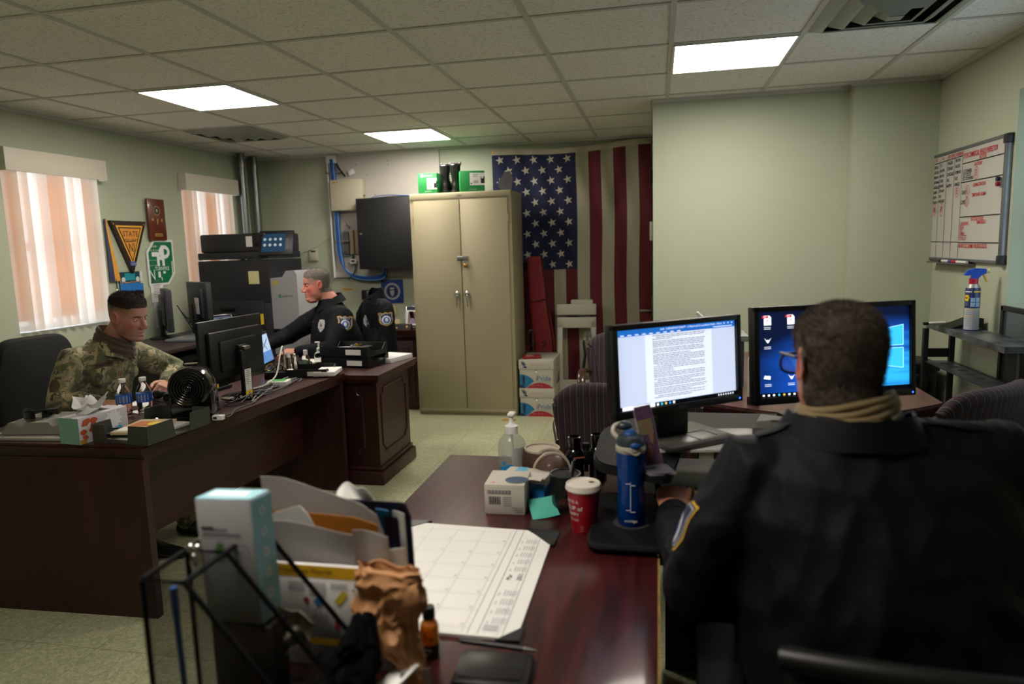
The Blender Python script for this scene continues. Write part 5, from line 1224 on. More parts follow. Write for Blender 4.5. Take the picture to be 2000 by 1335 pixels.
# small cartons
t = thing('medical_carton', 'small white carton with barcodes and a blue oval on its top, near desk', 'box', (-.425, 1.90, .75), 2)
cwh = M('carton_off_white', 'b5b0a6', .6)
shape(lambda b: b.box((0, 0, .044), (.115, .125, .088), cwh, .002)).build('carton', t)
def _mc2(b):
    F_ = tr(0, -.0632, 0, 90)
    for k in range(22): b.rect(-.05+k*.0032, .06, -.0485+k*.0032+.0008*(k % 3), .072, GREYINK, F_)
    for k in range(10): b.rect(-.045+k*.0034, .03, -.0435+k*.0034+.0009*(k % 2), .053, INK, F_)
    for k in range(5): b.rect(-.005, .05-.006*k, .02, .0515-.006*k, GREYINK, F_)
    for k in range(3): b.rect(.02+.006*k, .02-.006*k, .053, .0215-.006*k, GREYINK, F_)
    b.rect(-.05, .078, .05, .0785, GREYINK, F_)
    T_ = tr(0, 0, .0888); b.disc((.03, -.02), .034, M('oval_navy', '2c4762', .5), T_, 30, rb=.028); b.disc((.03, -.045), .02, M('oval_green', '8a9a3c', .5), T_ @ tr(0, 0, .0004), 20, rb=.006); b.disc((.03, -.03), .03, M('oval_navy', '2c4762', .5), T_ @ tr(0, 0, .0006), 30, rb=.02)
    b.flat([(-.045, -.05), (-.03, -.042), (-.03, -.05)], RED, T_)
shape(_mc2).build('print', t, smooth=0)
t = thing('blue_white_carton', 'opened blue and white carton lying behind the small barcode carton', 'box', (-.385, 1.985, .75), -10)
shape(lambda b: b.box((0, 0, .038), (.14, .09, .076), cwh, .003)).build('carton', t)
shape(lambda b: b.grid(lambda u, v: (-.07+.14*u, -.045-.03*v, .078+.004*math.sin(v*3)+.003*math.sin(u*9)), 10, 4, cwh, th=.0012)).build('open_flap', t)
def _bw(b):
    T_ = tr(0, 0, .0768); q = M('print_sky', '5fa3c8', .5); b.flat([(-.04, -.044), (.0, -.044), (-.01, .044), (-.04, .044)], q, T_)
    S_ = tr(0, -.0457, 0, 90); b.rect(.02, .002, .07, .06, M('print_royal', '1d6fb5', .5), S_); b.flat([(.02, .06), (.045, .06), (.02, .03)], q, S_ @ tr(0, 0, .0005))
    Z_ = Matrix.Translation((.0707, 0, 0)) @ Matrix.Rotation(R(90), 4, 'Z') @ Matrix.Rotation(R(90), 4, 'X'); b.rect(-.044, .002, .044, .05, M('print_royal', '1d6fb5', .5), Z_)
shape(_bw).build('print', t, smooth=0)
t = thing('green_sticky_note', 'mint green sticky note curling on the desk between carton and mesh cup', 'note', (-.315, 1.86, .751), 20)
shape(lambda b: b.grid(lambda u, v: (-.038+.076*u, -.038+.076*v, .03*v*v+.008*u*u), 8, 8, M('mint_note', '4aa898', .7), th=.0006)).build('note', t)
# football mug
t = thing('football_mug', 'brown pebbled ceramic football shaped mug with cream bands and laces', 'mug', (-.362, 2.13, .75), 0)
fbm = M('pebbled_brown', '33201a', .5, bump=(220, .9, .003), var=(260, '55392d', .12), coat=.1); crs = M('cream_band', 'b5ab9a', .35, coat=.3)
shape(lambda b: b.lathe([(0, 0), (.035, 0), (.056, .02), (.064, .05), (.062, .085), (.056, .108), (.052, .108), (.057, .085), (.058, .05), (.05, .02), (0, .01)], fbm, 48)).build('cup', t)
shape(lambda b: b.lathe([(.0565, .106), (.057, .112), (.0525, .112), (.052, .104)], crs, 48)).build('rim', t)
FT = tr(.036, -.058, .062, 0, 0, -72, 1.0)
def _fb(b):
    rings = []
    for k in range(17):
        s_ = -1+2*k/16; r_ = .056*math.sqrt(max(0, 1-abs(s_)**2.2)); rings.append([(s_*.075, r_*math.cos(a), r_*math.sin(a)) for a in [2*math.pi*q/32 for q in range(32)]])
    b.loft(rings, fbm, FT)
shape(_fb).build('football', t)
def _bd(b):
    for s_ in (-.03, .022):
        r_ = .056*math.sqrt(1-abs(s_/.075)**2.2)+.001; b.tube([(s_, r_*math.cos(a), r_*math.sin(a)) for a in [2*math.pi*q/40 for q in range(40)]], .0055, crs, 8, FT, closed=True, sq=.5)
shape(_bd).build('band', t)
def _lc2(b):
    for k in range(4): b.box((-.018+.006*k-.055, -.055-.0, .062-.0), (.004, .012, .026), crs, .002, tr(-.0, -.003, -.02, 0, 0, 12))
    b.box((-.064, -.056, .04), (.035, .006, .005), crs, .002, tr(0, 0, 0, 0, 0, 8))
shape(_lc2).build('laces', t)
# binoculars
t = thing('binoculars', 'black binoculars standing upright on their lenses, in front of the striped chair', 'binoculars', (-.222, 2.14, .75), 25); t.scale = (1.15, 1.1, 1.18)
def _bn(b):
    for s_ in (-1, 1): b.lathe([(0, 0), (.025, 0), (.026, .02), (.024, .05), (.026, .075), (.02, .09), (.016, .095), (.016, .11), (.018, .112), (.018, .128), (.0145, .13), (.0145, .12), (0, .12)], BLK2, 30, (s_*.033, 0, 0))
shape(_bn).build('barrel', t)
shape(lambda b: b.box((0, 0, .07), (.03, .03, .04), BLACK, .006).cyl((0, 0, .09), (0, 0, .108), .01, BLACK, n=20).cyl((0, 0, .03), (0, 0, .06), .006, BLACK, n=12)).build('bridge', t)
shape(lambda b: b.rect(-.012, .0, .02, .004, M('pale_red_print', 'a05a50', .5), tr(-.033, -.0262, .075, 90))).build('print', t, smooth=0)
# mesh pen cup
meshb = clear('black_wire_mesh', '050505', .72, .5, 'ffffff')
t = thing('mesh_pen_cup', 'black wire mesh cup with dark rim behind the red coffee cup', 'pen cup', (-.258, 1.90, .75), 0)
shape(lambda b: b.lathe([(.038, .002), (.042, .105)], meshb, 40)).build('mesh_wall', t)
shape(lambda b: b.tube([(.0425*math.cos(a), .0425*math.sin(a), .106) for a in [2*math.pi*q/40 for q in range(40)]], .0028, BLACK, 8, closed=True)).build('rim', t); shape(lambda b: b.cyl((0, 0, 0), (0, 0, .004), .0385, BLACK, n=32)).build('base', t)
shape(lambda b: b.cyl((.01, 0, .006), (.028, -.01, .15), .004, BLACK, n=10).cyl((-.01, .01, .006), (.02, .02, .135), .0035, GREYINK, n=10)).build('pens', t)
shape(lambda b: b.ball((0, -.01, .02), (.025, .02, .014), M('red_wrapper', '8c2018', .4), 12)).build('red_wrapper', t)
# red cup
t = thing('coffee_cup', 'red paper coffee cup with a white lid on the near desk', 'cup', (-.192, 1.765, .75), 0)
rcm = M('red_paper_cup', '8f0f1e', .4); 
shape(lambda b: b.lathe([(0, 0), (.0315, 0), (.032, .003), (.0445, .118), (.0, .118)], rcm, 48)).build('cup', t)
shape(lambda b: b.lathe([(.045, .112), (.0475, .115), (.0475, .12), (.0455, .124), (.0455, .128), (.043, .130), (.040, .126), (.0, .127)], M('cup_lid_white', 'c8c2b8', .4), 48).ball((.02, .012, .128), (.008, .004, .002), M('coffee_stain', '7a5836', .6), 10)).build('lid', t)
def _ct(b):
    for s_, z, sz, a0 in (('HAVE A', .088, .012, -160), ('CUP of', .07, .017, -162), ('HAPPY', .053, .012, -158), ('TO GO', .038, .009, -152)):
        V, F = text_geo(s_, sz)
        rr = .032+(.0125*z/.118)+.0006
        b.add([((rr+(.0125/.118)*y)*math.cos(R(a0)+x/rr), (rr+(.0125/.118)*y)*math.sin(R(a0)+x/rr), z+y) for x, y, _ in V], F, PAPER)
    rr = .0338
    for k in range(3): a = R(-92); b.rect(-.004, .008+.006*k, .004, .011+.006*k, M('pale_red_print', 'a05a50', .5), Matrix.Translation((.0355*math.cos(a), .0355*math.sin(a), 0)) @ tr(0, 0, 0, 90))
shape(_ct).build('print', t, smooth=0)
# sit-stand converter
vb = M('desk_riser_black', '0c0c0e', .62, spec=.25, bump=(300, .3, .0005))
t = thing('standing_desk_riser', 'black standing desk riser with upper deck and keyboard tray holding both monitors', 'desk riser', (0, 1.6, .75), 0)
def rpoly(P, r_=.03, n=5):
    out_ = []
    for i, p in enumerate(P):
        a = Vector(P[i-1]); c = Vector(P[(i+1) % len(P)]); p = Vector(p); u_ = (a-p).normalized(); v_ = (c-p).normalized(); r2 = min(r_, (a-p).length/2, (c-p).length/2)
        q0 = p+u_*r2; q1 = p+v_*r2
        for k in range(n+1): s_ = k/n; out_.append(tuple((1-s_)**2*q0+2*s_*(1-s_)*p+s_*s_*q1))
    return out_
UP = rpoly([(-.175, .26), (-.15, .20), (.03, .12), (.07, .42), (.62, .42), (.66, .16), (.83, .2), (.83, .80), (-.06, .80), (-.175, .55)][::1], .04)
shape(lambda b: b.prism(UP, .02, vb, z0=.145).prism(inset(UP, .01), .006, vb, z0=.165)).build('upper_deck', t)
LO = rpoly([(-.165, .02), (.02, .02), (.06, .1), (.62, .1), (.66, .02), (.83, .02), (.83, .38), (-.165, .38)], .03)
shape(lambda b: b.prism(LO, .018, vb, z0=.008).tube([(x, y, .018) for x, y in LO], .009, vb, 8, closed=True)).build('keyboard_tray', t)
shape(lambda b: b.cyl((-.068, .16, .026), (-.068, .16, .0275), .046, M('coaster_ring', '2b2b2d', .6), n=36)).build('coaster', t)
for x in (.0, .7):
    for q in (((x, .36, .03), (x, .62, .145)), ((x, .62, .03), (x, .36, .145))): shape(lambda b: b.tube(list(q), .012, BLACK, 8)).build('lift_arm', t)
shape(lambda b: b.box((.36, .6, .004), (.8, .4, .008), BLACK, .003)).build('foot_plate', t)
keyboard(.29, 1.945, .776, 3, 'black and silver keyboard under the officer\'s left hand', M('keyboard_silver', '7d7d80', .4), BLACK)
# blue bottle
blw = glass('translucent_blue_plastic', '0d55a0', .04, 1.3)
t = thing('blue_sports_bottle', 'tall translucent blue water bottle with grey flip lid on the riser tray', 'bottle', (-.068, 1.76, .7785), 0)
shape(lambda b: b.lathe([(0, 0), (.032, 0), (.035, .006), (.0355, .06), (.034, .1), (.036, .15), (.037, .195), (.035, .196), (.033, .1), (.032, .02), (0, .012)], clear('translucent_blue', '0f4f9c', .38, .12, '4f8fd8'), 48)).build('body', t)
shape(lambda b: b.lathe([(.037, .192), (.0385, .195), (.0385, .207), (.0365, .21)], M('lid_ring_grey', '9a9588', .4), 44).tube([(.0375*math.cos(a), .0375*math.sin(a), .203-.012*math.exp(-((a+1.2)/.4)**2)) for a in [-2.0+1.7*q/16 for q in range(17)]], .003, M('lid_ring_grey', '9a9588', .4), 8)).build('ring', t)
shape(lambda b: b.lathe([(.0365, .208), (.036, .222), (.031, .232), (.02, .236), (0, .236)], M('lid_slate', '2b3438', .35), 40)).build('lid', t)
shape(lambda b: b.ball((-.002, .006, .235), (.018, .022, .012), M('lid_blue', '0b3d7c', .5), 20).ball((.012, -.034, .214), (.014, .006, .009), M('lid_blue', '0b3d7c', .5), 16)).build('button', t)
shape(lambda b: b.tube(path([(-.03, .01, .22), (-.045, .02, .235), (-.04, .03, .25), (-.015, .035, .256)]), .007, M('lid_ring_grey', '9a9588', .4), 10).ball((-.018, .035, .25), (.022, .018, .012), M('lid_slate', '2b3438', .35))).build('carry_loop', t)
def _bp(b):
    X = tr(0, -.0368, 0, 90); b.rect(-.0005, .04, .0008, .12, PAPER, X)
    for z in (.045, .115): b.rect(-.012, z, -.002, z+.002, PAPER, X); b.rect(.002, z-.004, .012, z-.002, PAPER, X)
    b.text('contigo', .011, PAPER, tr(-.016, -.0372, .018, 90))
shape(_bp).build('print', t, smooth=0)
# monitors on the riser
def lcd(name, w_, h_, z0, lab, loc, rz, draw, tilt=0, led=True):
    t = thing(name, lab, 'monitor', loc, rz)
    X = tr(0, 0, z0, tilt)
    def _c(b):
        b.box((0, .02, h_/2), (w_, .03, h_), BLACK, .004, X); b.box((0, .04, h_/2), (w_*.6, .03, h_*.6), BLACK, .01, X)
        frame4(b2 := b, w_, h_, .0155, .012, BLACK) if False else None
    shape(_c).build('case', t)
    def _bz(b):
        b.T = X
        for s_ in (-1, 1): b.box((s_*(w_/2-.008), 0, h_/2), (.016, .014, h_), BLACK, .002)
        b.box((0, 0, h_-.008), (w_, .014, .016), BLACK, .002); b.box((0, 0, .011), (w_, .014, .022), BLACK, .002)
        if led: b.disc((w_/2-.012, .01), .003, M('blue_led', '2a5cff', .3, emit=4), tr(0, -.0078, 0, 90), 10)
    shape(_bz).build('bezel', t)
    def _d(b):
        b.T = X @ tr(0, .0035, .022, 90); draw(b, w_-.032, h_-.038)
    shape(_d).build('screen', t, smooth=0)
    return t
def em(n, c, e=1.0): return M(n, c, .3, emit=e, spec=.2)
def word(b, W_, H_):
    S = em('scr_lilac', 'b9c4dc', .95); PG = em('scr_page', 'd3dae6', .95); BL = em('scr_blue', '1f66b8', .9); TX = em('scr_text', '6a7188', .7); WT = em('scr_white', 'e6ebf4', 1); TB = em('scr_taskbar', '05080f', .5)
    b.T = b.T @ tr(-W_/2, 0, 0); b.rect(0, 0, W_, H_, S); Z = tr(0, 0, .0004)
    b.rect(W_*.23, .013, W_*.79, H_*.93, PG, Z); b.rect(0, H_*.915, W_, H_, BL, Z); b.rect(0, 0, W_, .011, TB, Z); b.rect(0, .0, W_*.0+.012, .011, TB, Z); b.rect(.012, 0, W_*.29, .011, WT, tr(0, 0, .0006))
    Z = tr(0, 0, .0008); random.seed(3); y = H_*.89
    while y > .02:
        x = W_*.285; e = W_*random.choice([.72, .73, .72, .71, .6, .45, .72])
        if random.random() < .2: x += .012
        while x < e:
            l = random.uniform(.006, .02); b.rect(x, y, min(x+l, e), y+.0020, TX, Z); x += l+.002
        y -= .0049 if random.random() < .8 else .0068
    for k in range(9): b.rect(.012+.024*k, H_*.926, .024+.024*k, H_*.936, WT, Z)
    b.text('8.24 - SUPPLEMENT DRAFT - 2 (Repaired) Compatibility Mode - Word', .0075, WT, Z @ tr(W_*.35, H_*.97, 0)); b.rect(W_*.80, H_*.93, W_*.97, H_*.938, WT, Z)
    for k in range(3): b.disc((W_*(.9+.035*k), H_*.972), .002, WT, Z, 8)
    for k, m in enumerate((WT, em('ic_cyan', '49b8dc', .9), em('ic_yellow', 'e0c060', .9), em('ic_blue2', '3a8adf', .9), WT)): b.rect(W_*.30+.014*k, .002, W_*.30+.007+.014*k, .009, m, Z)
    for k in range(7): b.rect(W_*.83+.009*k, .003, W_*.83+.004+.009*k, .008, WT, Z)
lcd('computer_monitor', .45, .265, .098, 'black monitor showing a white text document with a blue top bar', (.065, 1.978, .917), 38, word, -3)
bpy.context.view_layer.update()
mt_ = [o for o in bpy.data.objects if o.get('label', '').startswith('black monitor showing')][0]
shape(lambda b: b.box((0, .05, .07), (.11, .035, .14), BLACK, .006)).build('stand_neck', mt_)
bp_ = M('stand_plate_grey', '4a4743', .4)
shape(lambda b: b.box((.03, .03, .008), (.24, .2, .016), bp_, .004)).build('stand_plate', mt_)
shape(lambda b: b.box((.03, .03, .0165), (.15, .006, .002), BLACK).box((.03, -.0, .0165), (.006, .09, .002), BLACK).box((.105, .0, .0165), (.005, .06, .002), BLACK)).build('plate_groove', mt_)
shape(lambda b: b.text('DELL', .012, STEEL, tr(.0, -.0078, .11, 90), 'CENTER')).build('maker_badge', mt_, smooth=0)
t = thing('white_document_pad', 'white pad lying under the monitor stand on the riser deck', 'paper pad', (.17, 2.02, .9265), 5)
shape(lambda b: b.prism(rpoly([(-.18, -.11), (.13, -.09), (.17, -.02), (.12, .13), (-.12, .12)], .02), .006, M('pale_pad', 'b5b2ad', .5))).build('pad', t)
mt_.location.z = .9335
mt_.scale.z = .965
def win10(b, W_, H_):
    base = bpy.data.materials.new('desktop_wallpaper'); base.use_nodes = True; nt = base.node_tree; L = nt.links.new; pb = nt.nodes['Principled BSDF']; pb.inputs['Base Color'].default_value = (0, .01, .05, 1); pb.inputs['Roughness'].default_value = .3
    tc = nt.nodes.new('ShaderNodeTexCoord'); mp = nt.nodes.new('ShaderNodeMapping'); mp.vector_type = 'POINT'; mp.inputs['Location'].default_value = (-.15, 0, -.155-.13); gr = nt.nodes.new('ShaderNodeTexGradient'); gr.gradient_type = 'SPHERICAL'
    mp.inputs['Scale'].default_value = (2.2, .5, 5.5); mp.inputs['Location'].default_value = (-.15*2.2, 0, -.155*5.5)
    n = nt.nodes.new('ShaderNodeTexNoise'); m2 = nt.nodes.new('ShaderNodeMapping'); m2.inputs['Scale'].default_value = (1.2, 1, 26); m2.inputs['Rotation'].default_value = (0, .12, 0); n.inputs['Scale'].default_value = 1.6; n.inputs['Detail'].default_value = 3
    mul = nt.nodes.new('ShaderNodeMath'); mul.operation = 'MULTIPLY'; rp = nt.nodes.new('ShaderNodeValToRGB'); e = rp.color_ramp.elements
    e[0].position = .0; e[0].color = lin('020c2c'); e[1].position = .62; e[1].color = lin('2fb6ff'); q = e.new(.22); q.color = lin('0a46a8')
    L(tc.outputs['Object'], mp.inputs[0]); L(mp.outputs[0], gr.inputs[0]); L(tc.outputs['Object'], m2.inputs[0]); L(m2.outputs[0], n.inputs['Vector'])
    ad = nt.nodes.new('ShaderNodeMath'); ad.operation = 'MULTIPLY_ADD'; ad.inputs[1].default_value = 1.1; ad.inputs[2].default_value = .15; L(n.outputs[0], ad.inputs[0])
    L(gr.outputs['Fac'], mul.inputs[0]); L(ad.outputs[0], mul.inputs[1]); L(mul.outputs[0], rp.inputs[0]); L(rp.outputs[0], pb.inputs['Emission Color']); pb.inputs['Emission Strength'].default_value = 1.0
    b.rect(-W_/2, 0, W_/2, H_, base)
    Z = tr(0, 0, .0005); W1 = em('win_pane', '35b4f5', 1.1); W2 = em('win_edge', 'a8e6ff', 1.2); WT = em('scr_white', 'e6ebf4', 1)
    x0, x1 = .112, .235; yc = .135
    for a0, a1, s_ in ((x0, .165, 1), (.172, x1, 1)):
        for lo, hi in ((.004, .062), (-.062, -.004)):
            f = lambda x, y: (x, yc+y*(.8+.3*(x-x0)/(x1-x0)))
            b.flat([f(a0, lo), f(a1, lo), f(a1, hi), f(a0, hi)], W1, Z); b.line(f(a0, lo), f(a1, lo), .0016, W2, tr(0, 0, .0008)); b.line(f(a0, hi), f(a1, hi), .0016, W2, tr(0, 0, .0008)); b.line(f(a1, lo), f(a1, hi), .0016, W2, tr(0, 0, .0008))
    Z = tr(0, 0, .001)
    def icon(x, y, k):
        if k == 0: b.flat([(x-.012, y-.014), (x+.012, y-.014), (x+.012, y+.01), (x+.006, y+.016), (x-.012, y+.016)], WT, Z); b.rect(x-.018, y+.008, x+.002, y+.015, em('icon_red', 'd02030', .8), tr(0, 0, .0014)); b.text('PDF', .006, WT, tr(x-.014, y+.0115, .0018)); b.line((x-.006, y-.008), (x, y+.004), .0014, em('icon_red', 'd02030', .8), tr(0, 0, .0014)); b.line((x, y+.004), (x+.007, y-.007), .0014, em('icon_red', 'd02030', .8), tr(0, 0, .0014))
        elif k == 1: b.flat([(x-.012, y+.008), (x-.002, y-.008), (x+.002, y-.008), (x+.012, y+.008), (x+.003, y), (x, y+.003), (x-.003, y)], WT, Z)
        else: b.disc((x, y+.002), .008, em('icon_grey', 'a9c0d0', .9), Z, 14, rb=.005); b.flat([(x-.016, y-.002), (x+.006, y-.006), (x+.008, y+.004), (x-.012, y+.008)], WT, tr(0, 0, .0014))
        for q in range(2): b.rect(x-.012, y-.021-.005*q, x+.01, y-.0195-.005*q, WT, Z)
    for x, y, k in ((-.225, .235, 0), (-.148, .235, 0), (-.225, .175, 1), (-.225, .06, 2), (-.148, .06, 1)): icon(x, y, k)
    b.rect(-W_/2, 0, W_/2, .012, em('scr_taskbar', '05080f', .5), Z)
    for k in range(9): b.rect(-.245+.017*k, .003, -.238+.017*k, .009, [WT, WT, WT, em('ic_cyan', '49b8dc', .9), em('ic_yellow', 'e0c060', .9)][k % 5], tr(0, 0, .0014))
lcd('computer_monitor', .545, .30, .075, 'larger black monitor behind the officer\'s head showing a bright blue desktop', (.545, 2.285, .921), 21, win10, -4)
mt_ = [o for o in bpy.data.objects if o.get('label', '').startswith('larger black monitor')][0]
shape(lambda b: b.box((0, .06, .075), (.09, .03, .15), BLACK, .006)).build('stand_neck', mt_)
shape(lambda b: b.box((0, .06, .007), (.24, .16, .014), BLACK, .004)).build('stand_base', mt_)
t = thing('docking_plate', 'dark grey plate with a notch on the riser deck right of the white pad', 'dock', (.34, 2.17, .921), -12)
shape(lambda b: b.prism([(-.05, -.09), (.055, -.07), (.05, .07), (-.04, .09)], .03, bp_).box((.01, .01, .0305), (.03, .012, .002), BLACK)).build('case', t)
# acrylic sign holder with photo
t = thing('acrylic_photo_holder', 'leaning clear acrylic holder with a purple tinted photo behind the blue bottle', 'photo holder', (-.008, 1.79, .917), 20)
AT = tr(0, 0, 0, -10, -9)
shape(lambda b: b.box((0, 0, .085), (.05, .004, .17), clear('clear_acrylic', 'd8d0e0', .15, .08, 'ffffff'), 0, AT).box((0, -.025, .003), (.07, .07, .005), clear('clear_acrylic', 'd8d0e0', .15, .08, 'ffffff'))).build('holder', t)
def _ph(b):
    X = AT @ tr(0, -.003, 0, 90); b.rect(-.022, .01, .022, .165, M('photo_mauve', '32223a', .4, var=(30, '6a4a64', .3)), X); b.rect(-.022, .09, .018, .13, M('photo_olive', '6a6648', .5), X @ tr(0, 0, .0006))
    b.disc((-.004, .115), .007, M('photo_skin_dim', '7a5a4c', .5), X @ tr(0, 0, .001), rb=.011); b.disc((.008, .085), .006, M('photo_skin_dim', '7a5a4c', .5), X @ tr(0, 0, .001), rb=.022); b.disc((-.004, .045), .008, M('photo_skin_dim', '7a5a4c', .5), X @ tr(0, 0, .001), rb=.018)
shape(_ph).build('photo', t, smooth=0)
# things on the curved table
t = thing('white_panel_box', 'white slim upright device behind the monitors on the curved table', 'device', (.44, 3.35, .75), -10)
shape(lambda b: b.box((0, 0, .11), (.05, .16, .22), WHITE, .01).box((0, 0, .02), (.052, .162, .03), M('dark_red_band', '4a2228', .5))).build('body', t)
t = thing('document_stand', 'grey letter stand with a glass topped tray and wires on the curved table', 'stand', (.30, 3.75, .75), 0)
shape(lambda b: b.box((0, 0, .12), (.26, .2, .24), M('dark_grey_case', '3a3c40', .5), .01).box((0, 0, .255), (.3, .24, .03), M('pale_glass_top', '8f9492', .2), .006)).build('case', t)
shape(lambda b: b.tube(path([(-.05, 0, .27), (-.04, 0, .32), (-.08, .0, .36), (-.1, .0, .38)]), .009, WHITE, 8).box((-.05, 0, .29), (.05, .04, .04), STEEL, .006).tube(path([(-.02, 0, .27), (.0, .02, .33), (.02, .0, .34), (.05, .0, .28)]), .003, BLACK, 6)).build('wires', t)
t = thing('blue_flyer', 'white and lavender blue folded flyer on the curved table', 'paper', (.30, 3.52, .75), 20)
shape(lambda b: b.grid(lambda u, v: (-.06+.12*u, -.02+.04*v, .11*v+.01*math.sin(u*6)), 8, 6, M('flyer_white', 'b9b9d0', .7), th=.0008)).build('sheet', t); shape(lambda b: b.box((0, -.05, .012), (.14, .09, .022), M('lavender_blue', '4a56a8', .6), .004)).build('pad', t)
t = thing('white_cup_base', 'small white dish with a black lens barrel on the riser beside the officer\'s collar', 'dish', (.37, 1.98, .921), 0)
shape(lambda b: b.lathe([(0, 0), (.03, 0), (.034, .016), (.02, .02), (0, .02)], WHITE, 24)).build('dish', t); shape(lambda b: b.cyl((0, 0, .02), (0, 0, .1), .016, BLACK, n=20)).build('barrel', t)
# things on the steel stand
t = thing('spray_can', 'blue and white lubricant spray can with blue trigger head on the steel stand', 'spray can', (1.60, 4.02, .995), -10)
wdb = M('can_navy', '15245a', .35, coat=.3)
shape(lambda b: b.lathe([(0, 0), (.034, 0), (.0345, .004), (.0345, .215), (.032, .222)], wdb, 40)).build('can', t)
shape(lambda b: b.lathe([(.0322, .22), (.024, .24), (.018, .243), (.0, .243)], M('can_dome', 'a8a6a0', .3, .5), 32)).build('dome', t)
shape(lambda b: b.lathe([(.0205, .24), (.0215, .268), (.018, .27), (0, .27)], M('crimson_collar', 'a3173a', .4), 28)).build('collar', t)
def _tg2(b): b.prism([(-.015, .268), (.018, .268), (.03, .285), (.052, .296), (.052, .318), (.0, .322), (-.03, .312), (-.046, .286), (-.012, .286)], .026, M('sprayer_blue', '1c4bc0', .3, coat=.4), tr(0, .013, 0, 90))
shape(_tg2).build('trigger_head', t)
shape(lambda b: b.prism([(.036, .292), (.045, .292), (.063, .25), (.056, .25)], .014, M('trigger_yellow', 'd8b535', .4), tr(0, .007, 0, 90)).cyl((.05, 0, .308), (.068, 0, .308), .011, M('nozzle_cream', 'd8cfa0', .4), n=18)).build('trigger', t)
def curved(b, a0, a1, z0, z1, m, r_=.035, n=8):
    V = []
    for k in range(n+1): a = R(a0+(a1-a0)*k/n); V += [(r_*math.cos(a), r_*math.sin(a), z0), (r_*math.cos(a), r_*math.sin(a), z1)]
    b.add(V, [(2*k, 2*k+2, 2*k+3, 2*k+1) for k in range(n)], m)
def _wd(b):
    curved(b, -170, -22, .006, .118, M('can_label_white', 'a9adb4', .4)); curved(b, -168, -130, .155, .185, YEL, .0352); curved(b, -160, -138, .166, .176, INK, .0354, 4)
    for a, z in ((-115, .15), (-75, .15), (-115, .125), (-75, .125)): curved(b, a, a+34, z, z+.022, M('can_picture_blue', '8fb4d0', .4), .0352, 4)
    curved(b, -165, -110, .2, .205, PAPER, .0352); curved(b, -95, -30, .2, .206, YEL, .0352)
    for k in range(8): curved(b, -160, -160+40+10*(k % 3), .105-.011*k, .107-.011*k, M('can_text_grey', '7f8794', .5), .0353)
    for z in (.108, .075): curved(b, -160, -60, z, z+.003, YEL, .0354)
    for k in range(3): curved(b, -165, -132, .148-.008*k, .150-.008*k, M('can_text_grey', '7f8794', .5), .0352)
shape(_wd).build('label', t, smooth=0)
V_, F_ = text_geo('WD-40', .0085)
shape(lambda b: b.add([(.0356*math.cos(R(-160)+x/.0356), .0356*math.sin(R(-160)+x/.0356), .171+y) for x, y, _ in V_], F_, YEL)).build('lettering', t, smooth=0)
t = thing('dry_erase_marker', 'white marker with black cap lying on the steel stand', 'marker', (1.535, 4.28, 1.004), -70)
shape(lambda b: b.cyl((0, -.06, 0), (0, .045, 0), .008, WHITE, n=14)).build('barrel', t); shape(lambda b: b.cyl((0, -.085, 0), (0, -.06, 0), .0085, BLACK, n=14)).build('cap', t)
t = thing('black_wedge_tray', 'black ribbed plastic wedge lying beside the spray can', 'tray', (1.60, 4.16, .9955), 10)
shape(lambda b: b.prism([(-.08, 0), (.09, 0), (.09, .05), (.07, .052)], .12, BLACK, tr(0, .06, 0, 90))).build('wedge', t)
t = thing('window_screen', 'black framed insect screen leaning behind the steel stand by the bright window', 'screen', (1.705, 3.5, .42), 0)
def _ws(b):
    for y in (-.42, .42): b.box((0, y, .35), (.02, .025, .72), M('screen_frame_black', '151518', .4), .002)
    for z in (0, .70): b.box((0, 0, z), (.02, .86, .025), M('screen_frame_black', '151518', .4), .002)
shape(_ws).build('frame', t)
shape(lambda b: b.box((0, 0, .35), (.002, .83, .68), clear('fly_mesh', '2c3236', .5, .5, 'ffffff'))).build('mesh', t)
t = thing('hard_case', 'black ribbed hard plastic tool case on end behind the steel stand', 'case', (1.51, 4.72, 0), 0)
def _hc(b):
    b.box((0, 0, .36), (.3, .28, .72), BLACK, .02); b.box((0, -.0, .70), (.32, .3, .05), BLACK, .01)
    for x in (-.1, -.03, .04, .11): b.box((x, -.143, .36), (.02, .012, .6), BLACK, .003)
shape(_hc).build('shell', t); shape(lambda b: b.box((.06, -.155, .62), (.07, .02, .05), BLK2, .004)).build('latch', t)
t = thing('pale_device', 'pale grey and blue device edge just visible at the right side past the officer', 'device', (1.12, 1.95, .75), 0)
shape(lambda b: b.box((0, 0, .06), (.2, .2, .12), M('device_bone', '8f8d82', .5), .01)).build('case', t); shape(lambda b: b.box((-.0, -.0, .122), (.15, .15, .006), M('device_blue', '4f7f9a', .4), .002)).build('display', t)
t = thing('tan_scrap', 'small tan cardboard scrap on the floor in front of the beige cabinet', 'scrap', (-1.27, 5.80, 0), 5)
shape(lambda b: b.box((0, 0, .002), (.12, .05, .004), M('manila', 'a9803f', .7))).build('scrap', t)
